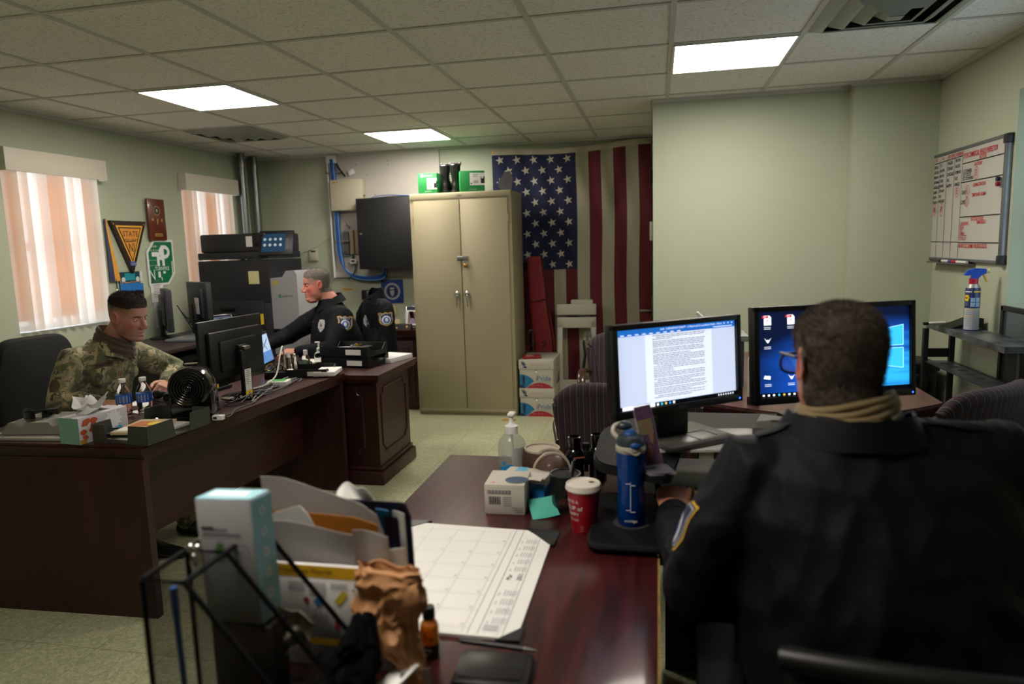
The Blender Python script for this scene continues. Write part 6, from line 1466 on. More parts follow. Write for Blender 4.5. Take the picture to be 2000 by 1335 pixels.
# the desk file holder and its papers, foreground left
t = thing('mesh_file_holder', 'black wire mesh magazine holder with sloping dividers, nearest the camera at lower left', 'file holder', (-.60, .92, .75), 0)
wm = M('black_wire', '020203', .5, spec=.2); mesh2 = clear('black_fine_mesh', '040404', .42, .5, 'ffffff')
DV = [(-.13, .003), (-.13, .29), (-.06, .29), (.13, .06), (.13, .003)]
for k in range(3):
    y = -.10+.1*k
    d = shape(lambda b: b.tube([(x, y, z) for x, z in DV], .0042, wm, 8, closed=True)).build('divider', t)
    shape(lambda b: b.add([(x, y, z) for x, z in DV], [(0, 1, 2, 3, 4)], mesh2)).build('mesh_panel', d, smooth=0)
for x, z in ((-.13, .29), (-.06, .29), (.13, .06), (.13, .003), (-.13, .003)): shape(lambda b: b.tube([(x, -.1, z), (x, .1, z)], .0042, wm, 8)).build('wire_rail', t)
shape(lambda b: b.add([(-.13, -.1, .003), (-.13, .1, .003), (-.13, .1, .29), (-.13, -.1, .29)], [(0, 1, 2, 3)], mesh2)).build('side_mesh', t, smooth=0)
shape(lambda b: b.box((0, 0, .003), (.26, .2, .002), BLACK)).build('floor_plate', t)
t = thing('binder_clip', 'small shiny chrome clip on the top rail of the wire holder', 'clip', (-.705, .905, 1.045), 0)
shape(lambda b: b.ball((-.006, 0, .006), (.006, .006, .007), CHROME, 14).ball((.006, 0, .006), (.006, .006, .007), CHROME, 14).ball((0, -.003, -.014), (.007, .005, .012), CHROME, 14)).build('clip', t)
t = thing('blue_pen', 'blue pen standing in the rear pocket of the wire holder', 'pen', (-.712, .865, .756), 0)
shape(lambda b: b.cyl((0, 0, 0), (-.004, 0, .2), .0045, M('pen_blue', '1a4f9c', .3), n=12).cyl((-.004, 0, .2), (-.0045, 0, .25), .0055, M('pen_blue', '1a4f9c', .3), n=12)).build('pen', t)
t = thing('blue_white_box', 'upright white and pale blue product box leaning in the wire holder', 'box', (-.668, .965, .905), -4)
pb = M('box_pale_blue', '86b7c4', .5); pw = M('box_grey_white', 'a9aaae', .5)
BT = tr(0, 0, 0, -2, -3)
shape(lambda b: b.box((0, 0, .107), (.105, .052, .204), pw, .003, BT)).build('carton', t)
def _bb2(b):
    b.T = BT; b.box((.0535, 0, .107), (.001, .05, .2), pb); b.box((0, 0, .2098), (.103, .05, .001), pb); b.box((-.005, 0, .2106), (.07, .02, .001), PAPER); b.T = BT @ tr(0, 0, -.126)
    F_ = tr(0, -.0268, 0, 90); b.rect(-.044, .285, -.02, .29, INK, F_); b.rect(-.02, .284, .005, .287, GREYINK, F_); b.rect(-.044, .276, .03, .279, GREYINK, F_)
    b.disc((-.012, .25), .007, M('leaf_green', '4f8a34', .5), F_, rb=.014); b.ring((-.012, .25), .010, .018, .0015, GREYINK, F_); b.ring((.02, .25), .022, .014, .001, GREYINK, F_); b.text('dose', .012, GREYINK, F_ @ tr(.008, .25, 0))
    S_ = Matrix.Translation((.0545, 0, 0)) @ Matrix.Rotation(R(90), 4, 'Z') @ Matrix.Rotation(R(90), 4, 'X')
    for k in range(6): b.ring((0, .31-.034*k), .007, .008, .003, PAPER, S_, n=12)
    for k in range(3): b.line((-.02, .06+.018*k), (.022, .082+.018*k), .005, PAPER, S_)
shape(_bb2).build('print', t, smooth=0)
t = thing('file_bundle', 'dark grey folders standing in the wire holder beneath the blue and white box', 'folders', (-.662, .965, .757), -4)
for k in range(4): shape(lambda b: b.box((0, -.018+.012*k, .076), (.112, .009, .150), M('slate_folder', '2c2c30', .6) if k % 2 else M('brown_folder', '3a302a', .6), .001)).build('folder', t)
t = thing('green_notebook', 'dark green notebook with a yellow sticker lying in the front pocket of the wire holder', 'notebook', (-.59, .872, .775), 12)
shape(lambda b: b.box((0, 0, .015), (.19, .08, .05), M('dark_green_cover', '0e2f22', .5), .002, tr(0, 0, .0, 14))).build('cover', t)
shape(lambda b: b.box((.075, 0, .041), (.014, .07, .003), PAPER, 0, tr(0, 0, 0, 14)).box((.05, .0, .042), (.018, .06, .002), M('pale_yellow_tab', 'd8cf6a', .6), 0, tr(0, 0, 0, 14))).build('sticker', t)
shape(lambda b: b.text('2021', .02, YEL, tr(-.05, .0, .045, 14))).build('lettering', t, smooth=0)
# rack of papers behind the holder
def polysheet(name, lab, y, pts, m, zb=.757, cat='paper', curl=.008, th=.0008, xr=None):
    """upright sheet: pts run along its visible top edge from left to right (world x, z); hangs down to zb"""
    x0 = pts[0][0]; x1 = pts[-1][0]
    t = thing(name, lab, cat, ((x0+x1)/2, y, zb)); cx_ = (x0+x1)/2
    def top(x):
        for (a, c), (d, e) in zip(pts, pts[1:]):
            if a <= x <= d: return c+(e-c)*((x-a)/max(d-a, 1e-6))
        return pts[-1][1]
    def fn(u, v):
        x = x0+(x1-x0)*u; h = top(x)-zb; return (x-cx_, curl*math.sin(math.pi*u*1.3+.4)*(.3+.7*v)-.012*v*v, h*v)
    shape(lambda b: b.grid(fn, 22, 12, m, th=th)).build('sheet', t); return t
gpap = M('grey_white_paper', 'aeaaa8', .8); gpap2 = M('soft_grey_paper', 'a09d9b', .8); pur = M('dark_purple_plastic', '1b1526', .4)
t = polysheet('purple_document_wallet', 'dark purple upright document wallet at the right end of the heap of papers', 1.135, [(-.60, 1.05), (-.567, 1.055), (-.441, 1.055), (-.434, 1.045), (-.431, 1.03)], pur, cat='document wallet', curl=.002, th=.003)
polysheet('inner_white_sheet', 'white sheet tucked inside the purple wallet, beside its rounded corner', 1.122, [(-.46, 1.044), (-.437, 1.04)], PAPER, curl=.002)
polysheet('large_grey_envelope', 'big curling grey white sheet standing tallest behind the wire holder', 1.118, [(-.713, 1.097), (-.672, 1.094), (-.607, 1.076), (-.511, 1.058), (-.481, 1.038), (-.472, 1.010)], gpap, cat='envelope', curl=.012)
polysheet('orange_envelope', 'manila orange envelope whose top edge shows as an orange stripe', 1.105, [(-.709, 1.037), (-.609, 1.036), (-.522, 1.037), (-.478, 1.027)], M('orange_manila', 'b9751f', .7), cat='envelope')
polysheet('purple_divider', 'purple divider flap between the orange envelope and the wallet edge', 1.112, [(-.474, 1.036), (-.446, 1.037), (-.444, 1.03)], pur, curl=.002)
polysheet('folded_white_sheet', 'bright white folded sheet poking up just behind the blue and white box', 1.09, [(-.700, 1.02), (-.683, 1.035), (-.645, 1.05), (-.619, 1.058), (-.602, 1.045), (-.585, 1.015)], PAPER)
polysheet('white_cover_sheet', 'wide pale grey cover sheet in front of the orange envelope', 1.075, [(-.700, 1.03), (-.652, 1.029), (-.51, 1.021)], gpap2, curl=.012)
polysheet('printed_form', 'grey printed form standing right of the wide cover sheet', 1.08, [(-.520, 1.021), (-.45, 1.017)], gpap)
polysheet('narrow_white_page', 'narrow white page low at the right end of the paper heap', 1.092, [(-.462, .984), (-.427, .991)], PAPER, curl=.002)
polysheet('blue_pamphlet', 'small bright blue pamphlet corner beside the purple wallet', 1.109, [(-.486, 1.051), (-.461, 1.049)], M('pamphlet_blue', '1b7ab5', .5), zb=1.0, curl=.001)
t = thing('crumpled_tissue', 'white crumpled tissue with blue print on top of the paper heap', 'tissue', (-.54, 1.15, .98), 0)
shape(lambda b: b.grid(lambda u, v: (-.045+.10*u, .012*math.sin(u*9)*.4+.010*math.sin(v*7+u*5), .096*v*(1-.5*abs(u-.35))+.008*math.sin(u*13)), 24, 14, PAPER, th=.0008)).build('tissue', t)
# booklet
t = thing('hazard_booklet', 'white tabbed booklet headed Hazardous Materials with yellow bands', 'booklet', (-.575, 1.036, .826), 0)
HT = tr(0, 0, 0, -5)
shape(lambda b: b.box((0, 0, .07), (.165, .008, .14), PAPER, .001, HT).box((.01, .009, .068), (.17, .006, .13), PAPER, .001, HT)).build('pages', t)
def _hb(b):
    X = HT @ tr(0, -.0045, 0, 90); gr = M('tab_green', '2a8048', .5)
    b.rect(-.082, .118, .07, .139, M('band_yellow', 'd9a81e', .5), X); b.rect(.07, .118, .082, .139, gr, X); b.rect(-.082, .001, .062, .012, M('band_yellow', 'd9a81e', .5), X); b.rect(.062, .001, .074, .012, gr, X)
    X2 = X @ tr(0, 0, .0006); b.text('of Hazardous Materials', .0125, INK, X2 @ tr(-.078, .129, 0), sx=.9)
    for cx_, n in ((-.04, 5), (.0, 7), (.04, 3)):
        for k in range(n): b.rect(cx_-.016, .108-k*.0036, cx_+.015, .1095-k*.0036, GREYINK, X2)
    def dia(x, y, s_, m): b.flat([(x, y-s_), (x+s_, y), (x, y+s_), (x-s_, y)], m, X2)
    dia(-.022, .078, .007, M('haz_red', 'a83244', .5)); dia(.0, .076, .009, M('haz_blue', '2f80c4', .5)); dia(.035, .042, .006, M('haz_red2', 'b02a3a', .5)); dia(.035, .034, .006, M('haz_red2', 'b02a3a', .5))
    b.rect(-.008, -.006, .018, .006, M('haz_yellow', 'c4b233', .5), X2 @ tr(.04, .082, 0, 0, 0, 50))
    for k in range(3): b.ring((-.006+.01*k, .055-.003*k), .003, .008, .001, INK, X2, n=10)
    b.line((.062, .02), (.07, .115), .0008, GREYINK, X2)
    for y in (.1, .065): b.disc((.066, y), .002, INK, X2, 8)
shape(_hb).build('print', t, smooth=0)
t = thing('beige_napkin', 'crumpled beige napkin sticking out of the wire holder below the blue box', 'napkin', (-.60, .985, .84), 10)
shape(lambda b: b.grid(lambda u, v: (-.06+.085*u+.02*v, .01*math.sin(u*8+v*4)+.008*math.sin(v*11), .095*v*(1-.35*u)+.008*math.sin(u*10)), 18, 14, M('beige_napkin_paper', 'a8a096', .9), th=.0008)).build('napkin', t)
# brown paper bag, cloth
def crumple(b, rings_def, m, amp, fr, n=56, nr=30, seed=0):
    rings = []
    Z = [r_[0] for r_ in rings_def]
    for i in range(nr+1):
        s_ = i/nr*(len(rings_def)-1); k = min(int(s_), len(rings_def)-2); f_ = s_-k; f_ = f_*f_*(3-2*f_)
        z, cx_, cy_, rx, ry = [rings_def[k][q]*(1-f_)+rings_def[k+1][q]*f_ for q in range(5)]
        ring = []
        for j in range(n):
            a = 2*math.pi*j/n; nx = mnoise.noise(Vector((math.cos(a)*fr, math.sin(a)*fr, z*26+seed))); nr_ = abs(mnoise.noise(Vector((math.cos(a)*fr*2, math.sin(a)*fr*2, z*50+seed+9))))
            q = 1+amp*(nx-1.1*nr_); ring.append((cx_+rx*q*math.cos(a), cy_+ry*q*math.sin(a), z+.01*mnoise.noise(Vector((a*2, z*20, seed)))))
        rings.append(ring)
    b.loft(rings, m)
kraft = M('brown_kraft_paper', 'a8784e', .65, bump=(30, .5, .004))
t = thing('brown_paper_bag', 'crumpled brown kraft paper bag on the desk right of the booklet', 'paper bag', (-.440, 1.035, .752), 0)
shape(lambda b: crumple(b, [(0, .03, -.02, .022, .03), (.03, .035, -.015, .032, .032), (.06, .03, -.01, .026, .028), (.10, .005, 0, .042, .04), (.15, -.01, 0, .062, .045), (.20, -.0, 0, .066, .033), (.222, .005, 0, .064, .022), (.224, .005, 0, .058, .014), (.20, .005, 0, .054, .010)], kraft, .34, 1.3, 90, 60)).build('bag', t)
t = thing('black_cloth', 'bunched black cloth spilling beside the wire holder under the paper bag', 'cloth', (-.505, .975, .752), 0)
shape(lambda b: crumple(b, [(0, .0, -.0, .075, .06), (.04, .0, .0, .072, .058), (.08, .012, .0, .055, .045), (.12, .025, .01, .035, .03), (.155, .03, .02, .018, .016), (.158, .03, .02, .008, .006)], M('black_knit_cloth', '060709', .95, spec=.1), .5, 1.2, seed=5)).build('cloth', t)
t = thing('rolled_white_papers', 'roll of loose white papers with a navy edge at the bottom beside the bag', 'papers', (-.44, .965, .752), 0)
for k in range(4): shape(lambda b: b.box((0, 0, 0), (.045, .12, .003), PAPER if k else M('navy_sheet', '1c2244', .6), 0)).build('sheet', t, T=tr(-.0+.004*k, 0, .03+.008*k, 10, -30+6*k, -25))
t = thing('white_strip_paper', 'white paper standing between the brown bag and the energy shot bottle', 'paper', (-.392, 1.005, .752), 60)
shape(lambda b: b.grid(lambda u, v: (-.03+.06*u, .004*math.sin(u*5), .075*v*(1-.3*u)), 8, 6, gpap, th=.001)).build('sheet', t)
# ================================================================== people
def fused(mb, voxel, smooth=3, fac=.5):
    """one continuous surface out of overlapping closed shapes -> (verts Nx3, list of faces)"""
    me = bpy.data.meshes.new('tmp'); me.from_pydata(mb.v, [], mb.f); me.update()
    bm = bmesh.new(); bm.from_mesh(me); bmesh.ops.recalc_face_normals(bm, faces=bm.faces[:]); bm.to_mesh(me); bm.free()
    o = bpy.data.objects.new('tmp', me); COL.objects.link(o)
    r_ = o.modifiers.new('r', 'REMESH'); r_.mode = 'VOXEL'; r_.voxel_size = voxel
    if smooth: s_ = o.modifiers.new('s', 'SMOOTH'); s_.factor = fac; s_.iterations = smooth
    dg = bpy.context.evaluated_depsgraph_get(); ev = o.evaluated_get(dg); m2 = bpy.data.meshes.new_from_object(ev)
    n = len(m2.vertices); V = np.empty(n*3); m2.vertices.foreach_get('co', V); N = np.empty(n*3); m2.vertices.foreach_get('normal', N)
    F = [tuple(p.vertices) for p in m2.polygons]
    bpy.data.objects.remove(o); bpy.data.meshes.remove(me); bpy.data.meshes.remove(m2)
    return V.reshape(-1, 3), N.reshape(-1, 3), F
def mesh_obj(name, V, F, mats, parent=None, mi=None, col=None, smooth=180):
    me = bpy.data.meshes.new(name); me.from_pydata([tuple(v) for v in V], [], F)
    for m in mats: me.materials.append(m)
    if mi is not None: me.polygons.foreach_set('material_index', mi)
    if col is not None:
        a = me.color_attributes.new('Col', 'FLOAT_COLOR', 'POINT'); c = np.ones((len(V), 4)); c[:, :3] = col; a.data.foreach_set('color', c.ravel())
    me.shade_smooth(); me.update()
    if smooth < 180: me.set_sharp_from_angle(angle=R(smooth))
    o = bpy.data.objects.new(name, me); COL.objects.link(o)
    if parent: o.parent = parent
    return o
def vnoise(V, sc, seed=0.0):
    return np.array([mnoise.noise(Vector((v[0]*sc[0]+seed, v[1]*sc[1]+seed*.7, v[2]*sc[2]-seed))) for v in V])
def gauss(V, c, s):
    d = (V-np.array(c))/np.array(s); return np.exp(-.5*(d*d).sum(1))
def segd(V, a, b):
    a = np.array(a, float); b = np.array(b, float); ab = b-a; t_ = np.clip(((V-a)@ab)/(ab@ab), 0, 1); return np.linalg.norm(V-(a+t_[:, None]*ab), axis=1), t_
HEADT = [(-.121, .018, .070, .034), (-.114, .034, .084, .0), (-.102, .045, .089, -.03), (-.086, .053, .0885, -.055), (-.068, .059, .087, -.066), (-.048, .064, .0875, -.078), (-.028, .0685, .0865, -.087), (-.010, .071, .083, -.094), (.005, .0725, .0825, -.098),
         (.022, .0745, .0885, -.102), (.045, .0765, .0875, -.105), (.068, .0745, .080, -.103), (.088, .066, .064, -.092), (.103, .051, .040, -.072), (.113, .031, .014, -.048), (.1175, .010, -.008, -.026)]
def head_parts(b, m, X, neck_r=.058, fat=0):
    E_ = lambda c, r_, rot=None: b.ball(c, r_, m, 24, X, rot)
    rg = []
    for z, w_, yf, yb in HEADT:
        lo = max(0, min(1, (-z-.0)/.08)); w_ += fat*1.3*lo; yb -= fat*lo; yc = -.012 if z > -.09 else (yf+yb)/2
        ring = []
        for k in range(40):
            a = 2*math.pi*k/40; c, s_ = math.cos(a), math.sin(a); e = (.82+.2*lo) if s_ > 0 else 1.0
            ring.append((w_*math.copysign(abs(c)**.95, c), yc+((yf-yc) if s_ > 0 else (yc-yb))*math.copysign(abs(s_)**e, s_), z))
        rg.append(ring)
    b.loft(rg, m, X)
    for s_ in (-1, 1):
        E_((s_*.012, .094, -.040), (.0085, .011, .008))
        E_((s_*.0745, -.010, -.006), (.007, .018, .030), Matrix.Rotation(R(-12), 3, 'X') @ Matrix.Rotation(R(s_*16), 3, 'Z'))
        b.tube([(s_*(.080-.10*(-.012+.016*math.cos(a)-.004*math.sin(a)+.012)*.25), -.014+.016*math.cos(a)-.004*math.sin(a), -.005+.029*math.sin(a)) for a in [R(-70+24*k) for k in range(13)]], .0042, m, 8, X)
    b.tube([(0, .080, .018), (0, .088, -.002), (0, .0965, -.02), (0, .102, -.034)], [.0085, .0095, .0118, .0135], m, 12, X)
    E_((0, .100, -.036), (.0145, .013, .011))
    if fat: E_((0, .040, -.112), (.046+fat, .042, .024))
def head_deform(V, N, X, fat=0):
    Xi = np.array(X.inverted()); Lc = V@Xi[:3, :3].T+Xi[:3, 3]
    Rm = np.array(X)[:3, :3]; D = np.zeros_like(Lc)
    for s_ in (-1, 1):
        D[:, 1] -= .0115*gauss(Lc, (s_*.031, .083, .002), (.014, .02, .0095)); D[:, 0] -= s_*.004*gauss(Lc, (s_*.070, .055, .03), (.02, .02, .025))
        D[:, 0] -= s_*.004*gauss(Lc, (s_*.080, -.008, -.004), (.006, .007, .012)); D += .0045*gauss(Lc, (s_*.047, .065, -.022), (.016, .02, .013))[:, None]*np.array([s_*.6, .8, 0])
        D[:, 1] -= .003*gauss(Lc, (s_*.030, .088, -.048), (.006, .012, .016)); D[:, 1] += .003*gauss(Lc, (s_*.03, .085, .0205), (.018, .014, .0055))
        D += (.004+fat*.5)*gauss(Lc, (s_*.05, .04, -.062), (.016, .024, .022))[:, None]*np.array([s_, .3, 0])
    D[:, 1] += .0060*gauss(Lc, (0, .089, -.064), (.017, .015, .0045))+.0062*gauss(Lc, (0, .089, -.0785), (.0155, .015, .0052))
    D[:, 1] -= .0050*gauss(Lc, (0, .09, -.0712), (.020, .015, .0026)); D[:, 1] -= .0035*gauss(Lc, (0, .09, -.090), (.02, .014, .005)); D[:, 1] += .004*gauss(Lc, (0, .088, -.104), (.016, .016, .010))
    return V+D@Rm.T, Lc
def hand(b, m, w_, d, nrm, side, curl=(20, 30, 25), thumb=1, sc=1.0, spread=.0205):
    """w_: wrist, d: towards the fingers, nrm: palm direction, side: towards the thumb"""
    w_ = Vector(w_); d = Vector(d).normalized(); nrm = (Vector(nrm)-d*Vector(nrm).dot(d)).normalized(); sd = d.cross(nrm); sd = sd if sd.dot(Vector(side)) > 0 else -sd
    fr = Matrix((sd, d, -nrm)).transposed().to_4x4(); fr.translation = w_
    rr = []
    for y, wx, th, cx_ in ((-.03, .026, .02, 0), (0, .028, .019, 0), (.03, .037, .0165, 0), (.065, .042, .0145, 0), (.088, .041, .012, -.001), (.096, .036, .009, -.002)):
        rr.append([(cx_*sc+wx*sc*math.cos(a), y*sc, th*sc*math.sin(a)) for a in [2*math.pi*k/20 for k in range(20)]])
    b.loft(rr, m, fr)
    for k, (off, ln) in enumerate(((1.5, .92), (.5, 1.0), (-.5, .95), (-1.5, .78))):
        p = Vector((off*spread*sc, .084*sc, .001)); a = 0; P = [Vector((off*spread*sc*.9, .06*sc, 0)), p]; q = p
        for seg, c in zip((.044, .027, .022), curl):
            a += c+random.uniform(-4, 4); q = q+Vector((off*.0014, math.cos(R(a))*seg*ln*sc, -math.sin(R(a))*seg*ln*sc)); P.append(q)
        b.limb([tuple(x) for x in P], [.0092*sc, .0095*sc, .0088*sc, .008*sc, .0066*sc], m, 12, fr)
    b.limb([(.022*sc, .012*sc, -.004), (.046*sc, .036*sc, -.014*sc), (.055*sc, .062*sc, -.022*sc), (.052*sc, .084*sc, -.028*sc)], [.0145*sc, .0125*sc, .0105*sc, .0085*sc], m, 12, fr)
def torso_loft(b, m, rings, F_, n=36):
    F_ = Vector(F_).normalized(); A_ = Vector((F_.y, -F_.x, 0)).normalized()   # across, to the person's right
    out_ = []
    for c, rx, ry, e in rings:
        c = Vector(c); out_.append([tuple(c+A_*rx*math.copysign(abs(math.cos(a))**e, math.cos(a))+F_*ry*math.copysign(abs(math.sin(a))**e, math.sin(a))) for a in [2*math.pi*k/n for k in range(n)]])
    b.loft(out_, m)
def hairs(V, F, N, Lc, cond, name, parent, mat, off=.004, strands=0, length=.008, lift=None, seed=1):
    """hair: a shell lifted off the scalp with short strands standing on it"""
    keep = cond(Lc); w_ = keep.copy()
    fidx = [f for f in F if all(w_[i] > .02 for i in f)]
    used = sorted({i for f in fidx for i in f}); mp = {i: k for k, i in enumerate(used)}
    rn = np.random.RandomState(seed); U = np.array(used); base = V[U]+N[U]*(off*np.clip(w_[U], 0, 1)+(-.0008))[:, None]
    nz = vnoise(V[U], (260, 260, 260)); base = base+N[U]*(nz*.0012*w_[U])[:, None]
    if lift is not None: base = base+lift(Lc[U])[:, None]*N[U]
    VV = [tuple(v) for v in base]; FF = [tuple(mp[i] for i in f) for f in fidx]
    for _ in range(strands):
        f = fidx[rn.randint(len(fidx))]; i = f[rn.randint(len(f))]; k = mp[i]; p = base[k]+rn.normal(0, .0012, 3); n_ = N[i]; t_ = n_*1.0+rn.normal(0, .35, 3); t_ /= np.linalg.norm(t_)
        L_ = length*w_[i]*rn.uniform(.6, 1.3); s_ = np.cross(t_, rn.normal(0, 1, 3)); s_ = s_/np.linalg.norm(s_)*.00045; q = len(VV)
        VV += [tuple(p-s_-n_*.001), tuple(p+s_-n_*.001), tuple(p+t_*L_)]; FF.append((q, q+1, q+2))
    return mesh_obj(name, VV, FF, [mat], parent)
def sgm(x, w_): return 1/(1+np.exp(-x/w_))
SKINM = {}
def skin_material(name, rough=.45): return M(name, 'c08a70', rough, vcol=True, sss=.12, bump=(420, .12, .0006))
def build_person(p):
    root_label = p['label']; b = MB(); m = BLACK; X = p['head']
    F_ = Vector(p['face'])
    head_parts(b, m, X, fat=p.get('fat', 0))
    hc = X.translation; nk = Vector(p['neck']); nb = X @ Vector((0, -.03, -.05)); nr = p.get('neck_r', .058)
    b.limb([tuple(nb), tuple((nb+nk)/2), tuple(nk)], [nr, nr, nr*1.08], m, 24)
    torso_loft(b, m, [(Vector(p['chest'])+Vector((0, 0, -.2)), .10, .08, 1), (p['chest'], .13, .09, 1), (Vector(p['neck'])+Vector((0, 0, -.06))-F_.normalized()*.03, .085, .05, 1)], F_)
    for k in ('L', 'R'):
        s_, e, w_ = [Vector(p[q+k]) for q in ('sh', 'el', 'wr')]
        ctr = Vector(p['neck'])+Vector((0, 0, -.085))-F_.normalized()*.045
        b.limb([tuple(ctr), tuple(s_), tuple((s_+e)/2), tuple(e), tuple((e*2+w_)/3), tuple(w_)], [.06, .05, .045, .04, .038, .027], m, 20)
        hp = p['hand'+k]; hand(b, m, tuple(w_), hp[0], hp[1], hp[2], hp[3], sc=p.get('hand_s', 1))
    V, N, F = fused(b, p.get('voxel', .0032), 2, .5)
    V, Lc = head_deform(V, N, X, p.get('fat', 0)); Xi = np.array(X.inverted()); L2 = V@Xi[:3, :3].T+Xi[:3, 3]
    sk = np.array(lin(p['skin'])[:3]); col = np.tile(sk, (len(V), 1)); red = np.array(lin(p['flush'])[:3]); lip = np.array(lin(p['lips'])[:3])
    inhead = (np.abs(Lc[:, 0]) < .12) & (np.abs(Lc[:, 1]) < .15) & (np.abs(Lc[:, 2]) < .2)
    w_ = np.zeros(len(V))
    for s_ in (-1, 1): w_ += .8*gauss(Lc, (s_*.05, .065, -.035), (.02, .03, .022))+.9*gauss(Lc, (s_*.088, -.01, 0), (.012, .02, .028))
    w_ += .8*gauss(Lc, (0, .118, -.038), (.014, .014, .014))+p.get('flush_all', 0); w_ = np.clip(w_*inhead, 0, 1)[:, None]; col = col*(1-w_)+red*w_
    w_ = (np.clip(gauss(Lc, (0, .1, -.064), (.016, .015, .0035))+gauss(Lc, (0, .1, -.077), (.015, .015, .0045)), 0, 1)*inhead)[:, None]*.75; col = col*(1-w_)+lip*w_
    if 'scalp' in p:
        sc_ = np.array(lin(p['scalp'])[:3]); lo, hi = p['fade']; front = .05*np.clip(Lc[:, 1]/.06, 0, 1)
        w_ = np.clip((Lc[:, 2]-lo-front)/(hi-lo), 0, 1)*sgm(np.where(Lc[:, 2] > .0, .068, .012)-Lc[:, 1], .005)*inhead*.95
        w_ = w_*(1-np.clip(2.5*gauss(Lc, (-.086, -.0, -.008), (.013, .022, .034))+2.5*gauss(Lc, (.086, -.0, -.008), (.013, .022, .034)), 0, 1)); w_ = w_[:, None]; col = col*(1-w_)+sc_*w_
    if 'stubble' in p:
        st = np.array(lin(p['stubble'])[:3]); w_ = (np.clip(sgm(-.045-Lc[:, 2], .01)*sgm(Lc[:, 1]-.0, .02)*sgm(Lc[:, 2]+.135, .006), 0, 1)*inhead*.28)[:, None]; col = col*(1-w_)+st*w_
    col *= (1+.06*vnoise(V, (60, 60, 60)))[:, None]
    body = mesh_obj('person', V, F, [skin_material('skin_'+p['id'])], None, col=col)
    tag(body, root_label, 'person')
    N = np.empty(len(V)*3); body.data.vertices.foreach_get('normal', N); N = N.reshape(-1, 3)
    hairs(V, F, N, Lc, p['hair_fn'], 'hair', body, p['hair_mat'], p.get('hair_off', .004), p.get('strands', 0), p.get('hair_len', .007), p.get('hair_lift'))
    if p.get('hair2'):
        q = p['hair2']; hairs(V, F, N, Lc, q[0], 'hair_sides', body, q[1], q[2], q[3], .004)
    fm_ = L2[:, 1] > .03; LF = L2[fm_]
    def surf(x, z, o=0):
        q = LF[np.argmin((LF[:, 0]-x)**2+(LF[:, 2]-z)**2)]; return (x, q[1]+o, z)
    eb = MB()
    for s_ in (-1, 1):
        eb.tube([tuple(X @ Vector(surf(s_*x, z, -.0002))) for x, z in ((.013, .0165), (.025, .0205), (.037, .0205), (.048, .0155))], [(.003, .0016), (.0036, .002), (.003, .002), (.0014, .001)], M('brow_'+p['id'], p['brow'], .8), 8)
    eb.build('eyebrow', body)
    for s_ in (-1, 1):
        e = MB(); c = Vector((s_*.031, .0655, .001)); ex = X @ Matrix.Translation(c)
        e.ball((0, 0, 0), (.0118, .0118, .0118), M('eye_white', 'cfc6c0', .15, coat=.6), 20, ex)
        g = p.get('gaze', (0, -.25)); gv = Vector((g[0], 1, g[1])).normalized()
        e.ball(tuple(gv*.0062), (.0062, .0062, .0062), M('iris_'+p['id'], p.get('iris', '2c3a40'), .1), 14, ex)
        eo = e.build('eye', body)
        l_ = MB(); rings = []
        op = p.get('lid', 62)
        def cap(u, v, up): 
            th = R(op)*0+v*math.pi
            return None
        for sg, lim in ((1, p.get('lid_up', .30)), (-1, -.34)):
            def fn(u, v, sg=sg, lim=lim):
                zz = lim+(sg*1.0-lim)*v; rr = math.sqrt(max(0, 1-zz*zz)); a = math.pi*(u*1.1-.05); return tuple(ex @ Vector((.0132*rr*math.cos(a), .0132*rr*math.sin(a), .0132*zz)))
            l_.grid(fn, 14, 8, M('lid_'+p['id'], p['lidcol'], .5), th=-.0006)
        l_.build('eyelid', eo)
    return body, X
def cloth_piece(name, parent, fn, voxel, mat, smooth=5, wr=(.004, 9), folds=(), seed=0, post=None, mi=None, dirs=(1, 1, .55), fine=.0012):
    b = MB(); fn(b); V, N, F = fused(b, voxel, smooth, .5)
    n1 = vnoise(V, tuple(wr[1]*d for d in dirs), seed); n2 = vnoise(V, tuple(wr[1]*2.7*d for d in dirs), seed+5)
    D = wr[0]*(n1-.5*np.abs(n2)*1.6)+fine*vnoise(V, (70, 70, 70), seed+2)
    for a, c, w_, dp in folds:
        d, t_ = segd(V, a, c); tp = np.sin(np.pi*np.clip(t_*.9+.05, 0, 1)); D += dp*np.exp(-.5*(d/w_)**2)*tp - .55*dp*np.exp(-.5*((d-2.1*w_)/w_)**2)*tp
    V = V+N*D[:, None]
    if post: V = post(V, N)
    idx = mi(V, F) if mi else None
    return mesh_obj(name, V, F, mat if isinstance(mat, list) else [mat], parent, idx)
def headmat(c, yaw, pitch=0, roll=0):
    """yaw 0 = facing +Y, positive turns to -X"""
    return Matrix.Translation(c) @ Matrix.Rotation(R(yaw), 4, 'Z') @ Matrix.Rotation(R(pitch), 4, 'X') @ Matrix.Rotation(R(roll), 4, 'Y')
def snap(V, p): return V[np.argmin(((V-np.array(p))**2).sum(1))]
